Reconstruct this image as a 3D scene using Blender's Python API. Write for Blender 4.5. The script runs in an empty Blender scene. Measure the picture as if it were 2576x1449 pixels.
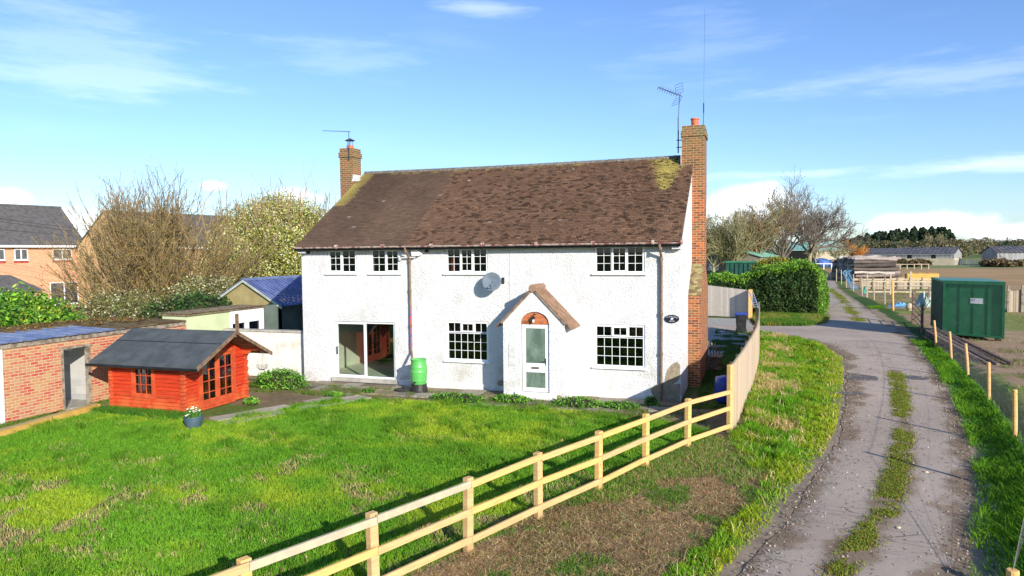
import bpy, bmesh, math, random
import numpy as np
from math import radians as R_, sin, cos, pi, sqrt, atan2, hypot, degrees
from mathutils import Matrix, Vector
random.seed(7); rng = np.random.default_rng(7)
scene = bpy.context.scene
col = scene.collection

# ------------------------------------------------------------------ camera
H = 4.5; F = 1786.0
yaw, pitch, roll = R_(18.8), R_(2.8), R_(0.57)
fwd = Vector((-sin(yaw)*cos(pitch), cos(yaw)*cos(pitch), -sin(pitch)))
r0 = Vector((cos(yaw), sin(yaw), 0)); u0 = r0.cross(fwd)
RT = r0*cos(roll) - u0*sin(roll); UP = u0*cos(roll) + r0*sin(roll)
cd = bpy.data.cameras.new('camera'); cam = bpy.data.objects.new('camera', cd); col.objects.link(cam)
m = Matrix((RT, UP, -fwd)).transposed().to_4x4(); m.translation = (0, 0, H); cam.matrix_world = m
cd.sensor_width = 36; cd.lens = 36*F/2576; cd.clip_end = 6000; cd.clip_start = 0.1
scene.camera = cam

# ------------------------------------------------------------------ sun, exposure
SUN_EL, SUN_AZ = R_(21), R_(134)            # azimuth clockwise from +Y
sd = bpy.data.lights.new('sun', 'SUN'); sd.energy = 4.4; sd.angle = R_(0.5); sd.color = (1, 0.93, 0.82)
sun = bpy.data.objects.new('sun', sd); col.objects.link(sun)
to_sun = Vector((sin(SUN_AZ)*cos(SUN_EL), cos(SUN_AZ)*cos(SUN_EL), sin(SUN_EL)))
sun.rotation_euler = to_sun.to_track_quat('Z', 'Y').to_euler(); sun.location = (20, -20, 30)
scene.view_settings.view_transform = 'Standard'; scene.view_settings.look = 'None'
scene.view_settings.gamma = 1; scene.view_settings.exposure = 0.68

def ray(x, y): return RT*((x-1288)/F) - UP*((y-724.5)/F) + fwd
def G(x, y, z=0.0):                          # point on height z seen at a spot of the photograph
    d = ray(x, y); t = (z-H)/d.z; return Vector((d.x*t, d.y*t, z))
def AT(x, y, Y):
    d = ray(x, y); t = Y/d.y; return Vector((d.x*t, Y, H+d.z*t))
def AD(x, y, dist):
    d = ray(x, y); return Vector((0, 0, H)) + d*dist

# ------------------------------------------------------------------ node helpers
class NT:
    def __init__(s, nt): s.nt = nt; s.n = nt.nodes; s.l = nt.links
    def add(s, t, **k):
        n = s.n.new(t)
        for a, b in k.items():
            if a[0] == '_': setattr(n, a[1:], b)
            else: n.inputs[a].default_value = b
        return n
    def lk(s, a, b): s.l.new(a, b)
    def math(s, op, a, b=None, c=None, clamp=False):
        n = s.n.new('ShaderNodeMath'); n.operation = op; n.use_clamp = clamp
        for i, v in enumerate((a, b, c)):
            if v is None: continue
            if isinstance(v, (int, float)): n.inputs[i].default_value = v
            else: s.lk(v, n.inputs[i])
        return n.outputs[0]
    def mix(s, f, a, b):
        n = s.n.new('ShaderNodeMix'); n.data_type = 'RGBA'
        for i, v in ((0, f), (6, a), (7, b)):
            if isinstance(v, (int, float)): n.inputs[i].default_value = v
            elif isinstance(v, tuple): n.inputs[i].default_value = (*v[:3], 1)
            else: s.lk(v, n.inputs[i])
        return n.outputs[2]
    def noise(s, vec, scale, detail=4, rough=.55, dist=0):
        n = s.n.new('ShaderNodeTexNoise'); n.inputs['Scale'].default_value = scale; n.inputs['Detail'].default_value = detail
        n.inputs['Roughness'].default_value = rough; n.inputs['Distortion'].default_value = dist
        if vec is not None: s.lk(vec, n.inputs['Vector'])
        return n.outputs[0]
    def ramp(s, f, a, b):
        n = s.n.new('ShaderNodeMapRange'); n.inputs[1].default_value = a; n.inputs[2].default_value = b; n.interpolation_type = 'SMOOTHSTEP'
        s.lk(f, n.inputs[0]); return n.outputs[0]

# ------------------------------------------------------------------ world: Nishita sky with thin cirrus and low cumulus
w = bpy.data.worlds.new('World'); scene.world = w; w.use_nodes = True
t = NT(w.node_tree)
bg = t.n['Background']
sky = t.add('ShaderNodeTexSky', _sky_type='NISHITA', _sun_disc=False, _sun_elevation=SUN_EL, _sun_rotation=SUN_AZ, _altitude=60.0, _air_density=1.0, _dust_density=0.35, _ozone_density=2.2)
tc = t.add('ShaderNodeTexCoord'); D = tc.outputs['Generated']
sep = t.add('ShaderNodeSeparateXYZ'); t.lk(D, sep.inputs[0])
def mapping(vec, rot=(0, 0, 0), sc=(1, 1, 1), loc=(0, 0, 0)):
    mp = t.add('ShaderNodeMapping'); t.lk(vec, mp.inputs[0]); mp.inputs['Rotation'].default_value = rot; mp.inputs['Scale'].default_value = sc; mp.inputs['Location'].default_value = loc
    return mp.outputs[0]
streak = t.noise(mapping(D, (0.0, R_(14), R_(19)), (1.3, 1.3, 9.0), (2.3, 0.4, 1.1)), 2.2, 6, .52, .5)
wisp = t.noise(mapping(D, (0, R_(-8), R_(10)), (2.2, 2.2, 5.0), (1, 5, 0.2)), 1.7, 3, .5)
cir = t.math('MULTIPLY', t.ramp(streak, .47, .78), t.ramp(wisp, .40, .62))
def blob(px, py, rx, ry, amp, nz_amt, nz):
    d = ray(px, py).normalized(); right = Vector((d.y, -d.x, 0)).normalized()
    dp = t.add('ShaderNodeVectorMath', _operation='DOT_PRODUCT'); t.lk(D, dp.inputs[0]); dp.inputs[1].default_value = right
    up = right.cross(d); up2 = t.add('ShaderNodeVectorMath', _operation='DOT_PRODUCT'); t.lk(D, up2.inputs[0]); up2.inputs[1].default_value = up
    fr = t.add('ShaderNodeVectorMath', _operation='DOT_PRODUCT'); t.lk(D, fr.inputs[0]); fr.inputs[1].default_value = d
    a = t.math('POWER', t.math('DIVIDE', dp.outputs['Value'], rx), 2.0); b = t.math('POWER', t.math('DIVIDE', up2.outputs['Value'], ry), 2.0)
    r = t.math('SQRT', t.math('ADD', a, b))
    r = t.math('ADD', r, t.math('MULTIPLY', t.math('SUBTRACT', nz, .5), nz_amt))
    m_ = t.math('SUBTRACT', 1.0, t.ramp(r, .05, 1.05))
    return t.math('MULTIPLY', t.math('MULTIPLY', m_, amp), t.math('GREATER_THAN', fr.outputs['Value'], 0))
cn = t.noise(D, 28, 6, .6)
cn2 = t.noise(mapping(D, (0, R_(14), R_(19)), (2, 2, 14)), 3.2, 6, .6)
bl = [blob(1895, 505, .062, .030, 1.3, .9, cn), blob(1870, 545, .10, .03, 1.0, 1.1, cn), blob(2320, 562, .085, .018, 1.0, 1.2, cn), blob(2560, 585, .06, .013, .8, 1.2, cn),
      blob(15, 500, .03, .016, .9, 1.0, cn), blob(540, 468, .02, .009, .9, 1.0, cn), blob(740, 495, .05, .016, .7, 1.2, cn), blob(120, 560, .12, .022, .7, 1.2, cn),
      blob(260, 200, .17, .026, .15, 3.4, cn2), blob(100, 100, .22, .06, .11, 3.4, cn2), blob(1210, 22, .08, .013, .2, 2.4, cn2), blob(840, 140, .11, .035, .08, 3.2, cn2),
      blob(2400, 185, .22, .026, .12, 3.0, cn2), blob(2480, 415, .24, .014, .28, 2.6, cn2), blob(1980, 440, .2, .010, .22, 2.4, cn2), blob(1750, 110, .12, .05, .06, 3.4, cn2)]
m_ = t.math('MULTIPLY', cir, .05)
for b in bl: m_ = t.math('MAXIMUM', m_, b)
tint = t.mix(1.0, (1, 1, 1), (1, 1, 1)); 
mul = t.n.new('ShaderNodeMix'); mul.data_type = 'RGBA'; mul.blend_type = 'MULTIPLY'; mul.inputs[0].default_value = 1; t.lk(sky.outputs[0], mul.inputs[6]); mul.inputs[7].default_value = (0.70, 0.835, 1.10, 1)
skycol = t.mix(m_, mul.outputs[2], (10.5, 10.9, 11.3))
t.lk(skycol, bg.inputs[0]); bg.inputs[1].default_value = 0.118

# ------------------------------------------------------------------ materials
MATS = {}
def new_mat(name):
    m = bpy.data.materials.new(name); m.use_nodes = True; MATS[name] = m; return m, NT(m.node_tree), m.node_tree.nodes['Principled BSDF']
def pm(name, c1, c2=None, scale=6, rough=.8, bump=0, bscale=40, metal=0, detail=4, spec=.3, stretch=None, lo=.35, hi=.65, rnd=0, bdist=.02):
    m, t, b = new_mat(name); b.inputs['Roughness'].default_value = rough; b.inputs['Metallic'].default_value = metal
    b.inputs['Specular IOR Level'].default_value = spec
    c2 = c2 or tuple(v*.75 for v in c1)
    tc = t.add('ShaderNodeTexCoord'); v = tc.outputs['Object']
    if stretch:
        mp = t.add('ShaderNodeMapping'); t.lk(v, mp.inputs[0]); mp.inputs['Scale'].default_value = stretch; v = mp.outputs[0]
    c = t.mix(t.ramp(t.noise(v, scale, detail), lo, hi), c1, c2)
    if rnd:
        oi = t.add('ShaderNodeObjectInfo'); hs = t.add('ShaderNodeHueSaturation'); t.lk(c, hs.inputs['Color'])
        t.lk(t.math('ADD', t.math('MULTIPLY', oi.outputs['Random'], rnd), 1-rnd/2), hs.inputs['Value']); c = hs.outputs[0]
    t.lk(c, b.inputs['Base Color'])
    if bump:
        bn = t.add('ShaderNodeBump'); bn.inputs['Strength'].default_value = bump; bn.inputs['Distance'].default_value = bdist
        t.lk(t.noise(v, bscale, 5, .65), bn.inputs['Height']); t.lk(bn.outputs[0], b.inputs['Normal'])
    return m
def attr_mat(name, rough=.8, trans=0, spec=.2, bump=0, bscale=60, var=.0, vscale=30):
    m, t, b = new_mat(name); b.inputs['Roughness'].default_value = rough; b.inputs['Specular IOR Level'].default_value = spec
    a = t.add('ShaderNodeAttribute', _attribute_name='Col'); c = a.outputs['Color']
    if var:
        tc = t.add('ShaderNodeTexCoord'); hs = t.add('ShaderNodeHueSaturation'); t.lk(c, hs.inputs['Color'])
        t.lk(t.math('ADD', t.math('MULTIPLY', t.noise(tc.outputs['Object'], vscale, 4), var), 1-var*.5), hs.inputs['Value']); c = hs.outputs[0]
    t.lk(c, b.inputs['Base Color'])
    if bump:
        tc = t.add('ShaderNodeTexCoord'); bn = t.add('ShaderNodeBump'); bn.inputs['Strength'].default_value = bump; bn.inputs['Distance'].default_value = .01
        t.lk(t.noise(tc.outputs['Object'], bscale, 4), bn.inputs['Height']); t.lk(bn.outputs[0], b.inputs['Normal'])
    if trans:
        tr = t.add('ShaderNodeBsdfTranslucent'); t.lk(c, tr.inputs[0]); mx = t.add('ShaderNodeMixShader'); mx.inputs[0].default_value = trans
        t.lk(b.outputs[0], mx.inputs[1]); t.lk(tr.outputs[0], mx.inputs[2]); t.lk(mx.outputs[0], t.n['Material Output'].inputs[0])
    return m
def brick_mat(name, c1, c2, mortar, bw=.235, bh=.083, msize=.012, stain=None, stain_z=(0, 0), rotz=0, bump=.5, block=False):
    m, t, b = new_mat(name); b.inputs['Roughness'].default_value = .9; b.inputs['Specular IOR Level'].default_value = .15
    g = t.add('ShaderNodeNewGeometry'); mp = t.add('ShaderNodeMapping'); t.lk(g.outputs['Position'], mp.inputs[0]); mp.inputs['Rotation'].default_value = (0, 0, rotz)
    s = t.add('ShaderNodeSeparateXYZ'); t.lk(mp.outputs[0], s.inputs[0])
    cb = t.add('ShaderNodeCombineXYZ'); t.lk(t.math('ADD', s.outputs[0], s.outputs[1]), cb.inputs[0]); t.lk(s.outputs[2], cb.inputs[1])
    wob = t.noise(g.outputs['Position'], 9, 2)
    br = t.add('ShaderNodeTexBrick'); t.lk(cb.outputs[0], br.inputs['Vector']); br.inputs['Scale'].default_value = 1
    br.inputs['Brick Width'].default_value = bw; br.inputs['Row Height'].default_value = bh; br.inputs['Mortar Size'].default_value = msize*.5; br.inputs['Mortar Smooth'].default_value = .3
    br.inputs['Color1'].default_value = (0, 0, 0, 1); br.inputs['Color2'].default_value = (1, 1, 1, 1); br.inputs['Mortar'].default_value = (.5, .5, .5, 1); br.inputs['Bias'].default_value = 0
    c = t.mix(t.math('MULTIPLY', br.outputs['Color'], 1.0), c1, c2)
    n2 = t.noise(g.outputs['Position'], 60, 4, .7)
    hs = t.add('ShaderNodeHueSaturation'); t.lk(c, hs.inputs['Color']); t.lk(t.math('ADD', t.math('MULTIPLY', n2, 1.1), .45), hs.inputs['Value']); c = hs.outputs[0]
    if stain:
        f = t.ramp(t.noise(g.outputs['Position'], 2.2, 5, .6), .46, .66)
        sz = t.add('ShaderNodeSeparateXYZ'); t.lk(g.outputs['Position'], sz.inputs[0])
        zf = t.ramp(sz.outputs[2], stain_z[0], stain_z[1]); f2 = t.math('MULTIPLY', t.math('ADD', t.math('MULTIPLY', f, .5), t.math('MULTIPLY', zf, .75)), .9, clamp=True)
        c = t.mix(f2, c, stain)
    c = t.mix(br.outputs['Fac'], c, t.mix(t.noise(g.outputs['Position'], 14, 3), mortar, tuple(v*.7 for v in mortar)))
    t.lk(c, b.inputs['Base Color'])
    bn = t.add('ShaderNodeBump'); bn.inputs['Strength'].default_value = bump; bn.inputs['Distance'].default_value = .012
    t.lk(t.math('ADD', t.math('MULTIPLY', br.outputs['Fac'], -1.0), t.math('MULTIPLY', n2, .6)), bn.inputs['Height']); t.lk(bn.outputs[0], b.inputs['Normal'])
    return m
def corr_mat(name, c1, c2, rough=.45, metal=.3): return pm(name, c1, c2, 1.6, rough, .15, 30, metal, spec=.4)

def render_mat():
    m, t, b = new_mat('white_roughcast'); b.inputs['Roughness'].default_value = .92; b.inputs['Specular IOR Level'].default_value = .1
    g = t.add('ShaderNodeNewGeometry'); P = g.outputs['Position']; s = t.add('ShaderNodeSeparateXYZ'); t.lk(P, s.inputs[0])
    low = t.ramp(s.outputs[2], 1.5, -.1); blotch = t.ramp(t.noise(P, 1.1, 6, .62), .50, .72); fine = t.ramp(t.noise(P, 7, 5, .7), .5, .75)
    mp = t.add('ShaderNodeMapping'); t.lk(P, mp.inputs[0]); mp.inputs['Scale'].default_value = (5, 5, .5)
    run = t.ramp(t.noise(mp.outputs[0], 1.6, 5, .6), .56, .76)
    c = t.mix(t.math('MULTIPLY', blotch, .6), (.655, .655, .655), (.49, .475, .44))
    c = t.mix(t.math('MULTIPLY', run, .42), c, (.46, .43, .37))
    c = t.mix(t.math('MULTIPLY', t.math('MULTIPLY', low, t.math('ADD', fine, t.math('MULTIPLY', blotch, .7))), .75), c, (.42, .37, .27))
    t.lk(c, b.inputs['Base Color'])
    v = t.add('ShaderNodeTexVoronoi'); t.lk(P, v.inputs['Vector']); v.inputs['Scale'].default_value = 30; v.inputs['Randomness'].default_value = 1
    hh = t.math('ADD', t.math('MULTIPLY', v.outputs['Distance'], .35), t.math('ADD', t.noise(P, 13, 4, .6, 1.2), t.math('MULTIPLY', t.noise(P, 4, 3), .5)))
    bn = t.add('ShaderNodeBump'); bn.inputs['Strength'].default_value = .9; bn.inputs['Distance'].default_value = .035
    t.lk(hh, bn.inputs['Height']); t.lk(bn.outputs[0], b.inputs['Normal']); return m
M_render = render_mat()
M_upvc = pm('white_upvc', (.84, .85, .86), (.80, .81, .83), 3, .35, spec=.5)
M_white = pm('white_paint', (.78, .77, .74), (.62, .60, .55), 4, .7, .25, 30)
def glass_mat(name, tint=(.9, .95, .95), add=.0):
    m, t, b = new_mat(name); t.n.remove(b)
    tr = t.add('ShaderNodeBsdfTransparent'); tr.inputs[0].default_value = (*tint, 1); gl = t.add('ShaderNodeBsdfGlossy'); gl.inputs['Roughness'].default_value = .015
    fr = t.add('ShaderNodeFresnel'); gg = t.add('ShaderNodeNewGeometry'); t.lk(t.math('ADD', t.math('MULTIPLY', gg.outputs['Backfacing'], 1/1.5-1.5), 1.5), fr.inputs[0]); f = t.math('ADD', t.math('MULTIPLY', fr.outputs[0], 1.3), add, clamp=True)
    mx = t.add('ShaderNodeMixShader'); t.lk(f, mx.inputs[0]); t.lk(tr.outputs[0], mx.inputs[1]); t.lk(gl.outputs[0], mx.inputs[2]); t.lk(mx.outputs[0], t.n['Material Output'].inputs[0]); return m
M_glass = glass_mat('window_glass', (.62, .66, .68)); M_glass_patio = glass_mat('patio_glass', (.86, .9, .88), .035)
M_frost = pm('frosted_glass', (.17, .23, .18), (.09, .13, .10), 3, .18, .8, 38, spec=.7, stretch=(1, 1, .5))
M_room = pm('room_plaster', (.72, .72, .58), (.66, .66, .52), 2, .9)
M_roomdark = pm('room_dark', (.05, .047, .045), (.03, .03, .03), 2, .9)  # near-black room surfaces stand for the dimness behind the glass
M_curtain = pm('red_curtain', (.75, .08, .03), (.55, .05, .02), 12, .9, stretch=(30, 30, 1))
M_orange = pm('orange_wood_door', (.55, .20, .05), (.40, .13, .03), 3, .6)
M_brickch = brick_mat('chimney_brick', (.44, .115, .028), (.13, .045, .02), (.46, .34, .23), .235, .083, .020, (.14, .12, .045), (5.5, 9.2))
M_brickarch = pm('arch_tiles', (.50, .15, .06), (.30, .08, .04), 18, .85, .4, 40)
M_brickgar = brick_mat('garage_brick', (.46, .055, .045), (.46, .27, .14), (.60, .45, .28), .235, .083, .024, (.48, .34, .13), (9, 10))
M_block = brick_mat('concrete_block', (.36, .36, .35), (.52, .51, .48), (.62, .60, .55), .45, .225, .022)
M_brickest = brick_mat('estate_brick', (.68, .36, .21), (.58, .28, .16), (.58, .42, .30), .235, .078, .010)
M_brickest2 = brick_mat('estate_brick_buff', (.72, .48, .24), (.62, .38, .18), (.50, .36, .24), .235, .078, .010)
M_tile = attr_mat('clay_tile', .88, bump=.5, bscale=55, var=.7, vscale=22)
M_ridge = pm('ridge_tile', (.11, .10, .09), (.20, .18, .15), 9, .85, .5, 40)
M_gutter = pm('old_cast_gutter', (.22, .09, .07), (.50, .40, .36), 7, .6, .4, 30, lo=.42, hi=.6)
M_pipe = pm('brown_pipe', (.20, .14, .10), (.14, .09, .06), 5, .5, .1)
M_pipered = pm('flaked_red_paint', (.45, .07, .05), (.05, .12, .25), 14, .6, .2, lo=.45, hi=.55)
M_black = pm('black_plastic', (.02, .02, .022), (.035, .035, .035), 4, .45)
M_lead = pm('lead_flashing', (.62, .62, .60), (.45, .45, .44), 8, .6, .2)
M_terra = pm('terracotta_pot', (.62, .17, .07), (.45, .12, .05), 6, .7, .1)
M_alu = pm('aerial_metal', (.09, .11, .16), (.05, .06, .09), 5, .5, metal=.3)
M_dish = pm('dish_grey', (.13, .165, .20), (.10, .13, .16), 5, .55, spec=.2)
def cabin_mat():
    m, t, b = new_mat('red_stained_boards'); b.inputs['Roughness'].default_value = .62; b.inputs['Specular IOR Level'].default_value = .25
    g = t.add('ShaderNodeNewGeometry'); P = g.outputs['Position']; s_ = t.add('ShaderNodeSeparateXYZ'); t.lk(P, s_.inputs[0])
    mp = t.add('ShaderNodeMapping'); t.lk(P, mp.inputs[0]); mp.inputs['Scale'].default_value = (1, 1, 14); gr = t.noise(mp.outputs[0], 2.4, 6, .7, .6)
    pk = t.add('ShaderNodeTexWhiteNoise', _noise_dimensions='1D'); t.lk(t.math('FLOOR', t.math('MULTIPLY', s_.outputs[2], 9.15)), pk.inputs['W'])
    c = t.mix(t.ramp(gr, .4, .68), (.54, .038, .012), (.24, .014, .008)); c = t.mix(t.math('MULTIPLY', pk.outputs['Value'], .35), c, (.70, .085, .02))
    low = t.math('MULTIPLY', t.ramp(s_.outputs[2], .75, .05), t.ramp(t.noise(P, 3, 4), .3, .6)); c = t.mix(t.math('MULTIPLY', low, .8), c, (.62, .17, .05))
    kn = t.ramp(t.noise(P, 9, 2), .70, .76); c = t.mix(t.math('MULTIPLY', kn, .6), c, (.22, .03, .015)); t.lk(c, b.inputs['Base Color'])
    bn = t.add('ShaderNodeBump'); bn.inputs['Strength'].default_value = .35; bn.inputs['Distance'].default_value = .01; t.lk(gr, bn.inputs['Height']); t.lk(bn.outputs[0], b.inputs['Normal']); return m
M_paintwood = cabin_mat()
M_orangewood = pm('orange_stained_trim', (.55, .095, .03), (.42, .06, .022), 5, .55, .2, 30)
M_felt = pm('grey_roof_felt', (.055, .066, .070), (.080, .092, .098), 2.5, .95, .5, 240, bdist=.008)
M_barge = pm('weathered_brown_board', (.13, .075, .045), (.22, .15, .10), 7, .8, .4, 30)
M_gutblk = pm('black_gutter', (.012, .012, .012), (.02, .02, .02), 4, .35)
def pine_mat(name, c1, c2, dark, rnd):
    m, t, b = new_mat(name); b.inputs['Roughness'].default_value = .75; b.inputs['Specular IOR Level'].default_value = .2
    tc = t.add('ShaderNodeTexCoord'); P = tc.outputs['Object']; mp = t.add('ShaderNodeMapping'); t.lk(P, mp.inputs[0]); mp.inputs['Scale'].default_value = (2.5, 1.2, 30)
    gr = t.noise(mp.outputs[0], 1.6, 6, .7, .4); c = t.mix(t.ramp(gr, .35, .7), c1, c2)
    v = t.add('ShaderNodeTexVoronoi'); t.lk(P, v.inputs['Vector']); v.inputs['Scale'].default_value = 3.2; kn = t.math('LESS_THAN', v.outputs['Distance'], .055); c = t.mix(t.math('MULTIPLY', kn, .75), c, dark)
    s_ = t.add('ShaderNodeSeparateXYZ'); g = t.add('ShaderNodeNewGeometry'); t.lk(g.outputs['Position'], s_.inputs[0]); c = t.mix(t.math('MULTIPLY', t.math('MULTIPLY', t.ramp(s_.outputs[2], .22, 0), t.ramp(t.noise(P, 12, 3), .3, .6)), .7), c, (.20, .16, .08))
    oi = t.add('ShaderNodeObjectInfo'); hs = t.add('ShaderNodeHueSaturation'); t.lk(c, hs.inputs['Color']); t.lk(t.math('ADD', t.math('MULTIPLY', oi.outputs['Random'], rnd), 1-rnd/2), hs.inputs['Value']); t.lk(t.math('ADD', t.math('MULTIPLY', oi.outputs['Random'], .15), .92), hs.inputs['Saturation'])
    t.lk(hs.outputs[0], b.inputs['Base Color']); bn = t.add('ShaderNodeBump'); bn.inputs['Strength'].default_value = .35; bn.inputs['Distance'].default_value = .006; t.lk(gr, bn.inputs['Height']); t.lk(bn.outputs[0], b.inputs['Normal']); return m
M_pine = pine_mat('new_pine', (.74, .46, .19), (.56, .33, .12), (.22, .11, .05), .25)
M_pinegrey = pm('weathered_pine', (.50, .42, .28), (.40, .34, .24), 5, .75, .3, 25, rnd=.15)
M_board = attr_mat('fence_boards', .8, bump=.3, bscale=30, var=.35, vscale=6)
M_oldwood = pm('old_grey_wood', (.33, .28, .22), (.15, .12, .09), 6, .85, .5, 25, rnd=.25, stretch=(1, 1, 1))
M_darkwood = pm('dark_timber', (.11, .07, .05), (.24, .17, .13), 5, .8, .4, 25, rnd=.5)
M_blueroof = corr_mat('blue_corrugated_sheet', (.09, .12, .30), (.17, .22, .42), .4, .2)
M_tin = corr_mat('blue_grey_tin', (.12, .16, .30), (.22, .26, .36), .35, .2)
M_mossroof = pm('mossy_felt', (.10, .05, .018), (.20, .15, .06), 3.5, .95, .9, 14, bdist=.08)
M_olive = pm('olive_render', (.33, .27, .12), (.26, .21, .09), 2, .9, .3, 20)
M_greenwall = pm('pale_green_render', (.50, .56, .34), (.44, .50, .30), 1.2, .9, .2, 20)
M_shadewall = pm('shaded_green_render', (.13, .17, .145), (.10, .13, .11), 1.5, .9, .2, 20)  # wall colour darkened to stand for the house's shadow
M_container = pm('container_green', (.020, .15, .065), (.030, .19, .085), 2, .38, .1, 60, spec=.5)
M_contdark = pm('container_dark_and_shaded', (.01, .055, .04), (.02, .08, .055), 2, .5)
M_slate = pm('grey_concrete_tile', (.085, .08, .078), (.12, .115, .11), 3, .85, .3, 20)
M_barnroof = pm('barn_fibre_roof', (.075, .075, .085), (.12, .12, .13), .6, .8, .3, 6)
M_barnwood = pm('barn_boards', (.34, .34, .33), (.22, .22, .22), 1.2, .85, stretch=(2, 2, .2))
M_barnblock = pm('barn_concrete', (.50, .43, .31), (.42, .36, .25), .8, .9)
M_greenroof = pm('green_sheet_roof', (.16, .36, .29), (.26, .46, .38), .5, .6)
M_galv = pm('galvanised_steel', (.55, .58, .62), (.45, .48, .52), 3, .4, metal=.5)
M_wire = pm('fence_wire', (.35, .33, .32), (.2, .19, .18), 5, .5, metal=.6)
M_bark = pm('bark', (.17, .13, .085), (.10, .075, .05), 5, .9, .4, 20)
M_barkgreen = pm('mossy_bark', (.34, .31, .17), (.20, .19, .10), 2, .9, .3, 20)
M_twig = pm('brown_twig', (.30, .205, .095), (.17, .13, .065), 1.5, .85)
M_twigdark = pm('dark_twig', (.20, .165, .13), (.13, .11, .09), 1.5, .85)
M_leaf = attr_mat('leaves', .55, .30, .3)
M_blade = attr_mat('grass_blades', .6, .45, .2)
M_log = attr_mat('log_bark', .9, bump=.8, bscale=14, var=.8, vscale=5)
M_straw = pm('straw', (.75, .45, .12), (.55, .30, .07), 14, .9, .8, 30)
M_butt = pm('green_barrel', (.11, .43, .10), (.09, .37, .09), 3, .35, spec=.5)
M_stand = pm('black_stand', (.02, .02, .02), (.14, .09, .07), 6, .5, stretch=(3, 3, .4), lo=.5, hi=.7)
M_potb = pm('blue_grey_pot', (.055, .095, .125), (.08, .12, .15), 3, .4)
M_bluep = pm('blue_plastic', (.03, .06, .35), (.025, .05, .28), 3, .35, spec=.5)
M_bluesheet = pm('light_blue_sheet', (.08, .28, .55), (.18, .40, .65), 4, .5, .5, 8)
M_conc = pm('concrete', (.42, .40, .35), (.30, .28, .24), 4, .9, .4, 30)
M_slab = attr_mat('paving', .92, bump=.5, bscale=25, var=.6, vscale=5)
M_name = pm('black_name_plate', (.015, .02, .035), (.012, .015, .03), 3, .4)
M_lettering = pm('white_lettering', (.8, .8, .8), (.7, .7, .7), 3, .5)
M_patch = pm('bare_render_patch', (.34, .28, .19), (.24, .20, .14), 7, .95, .6, 30)
M_stone = pm('pale_stone', (.60, .50, .33), (.45, .38, .26), 5, .9, .4, 20)

# ------------------------------------------------------------------ object helpers
def tagit(o, label=None, cat=None, group=None, kind=None):
    if label: o['label'] = label
    if cat: o['category'] = cat
    if group: o['group'] = group
    if kind: o['kind'] = kind
    return o
def thing(name, loc, label, cat, group=None, rz=0):
    o = bpy.data.objects.new(name, None); o.empty_display_size = .3; col.objects.link(o); o.location = loc; o.rotation_euler.z = rz
    return tagit(o, label, cat, group)
def origin(p):
    while p.parent is not None: p = p.parent
    return Vector(p.location)
def np_mesh(name, V, Fc, mat, parent=None, colr=None, smooth=False):
    V = np.asarray(V, np.float32).reshape(-1, 3)
    if parent is not None: V = V - np.array(origin(parent), np.float32)
    me = bpy.data.meshes.new(name)
    if isinstance(Fc, np.ndarray):
        k = Fc.shape[1]; n = len(Fc); loops = Fc.reshape(-1).astype(np.int32); starts = np.arange(n, dtype=np.int32)*k; tot = np.full(n, k, np.int32)
    else:
        n = len(Fc); tot = np.array([len(f) for f in Fc], np.int32); loops = np.fromiter((i for f in Fc for i in f), np.int32); starts = np.concatenate(([0], np.cumsum(tot)[:-1])).astype(np.int32)
    me.vertices.add(len(V)); me.vertices.foreach_set('co', V.reshape(-1))
    me.loops.add(len(loops)); me.loops.foreach_set('vertex_index', loops)
    me.polygons.add(n); me.polygons.foreach_set('loop_start', starts); me.polygons.foreach_set('loop_total', tot)
    me.polygons.foreach_set('use_smooth', np.full(n, bool(smooth)))
    me.update(calc_edges=True)
    if colr is not None:
        a = me.color_attributes.new('Col', 'FLOAT_COLOR', 'POINT'); c = np.ones((len(V), 4), np.float32); c[:, :3] = colr; a.data.foreach_set('color', c.reshape(-1))
    me.materials.append(mat)
    o = bpy.data.objects.new(name, me); col.objects.link(o)
    if parent is not None: o.parent = parent
    return o
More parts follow.
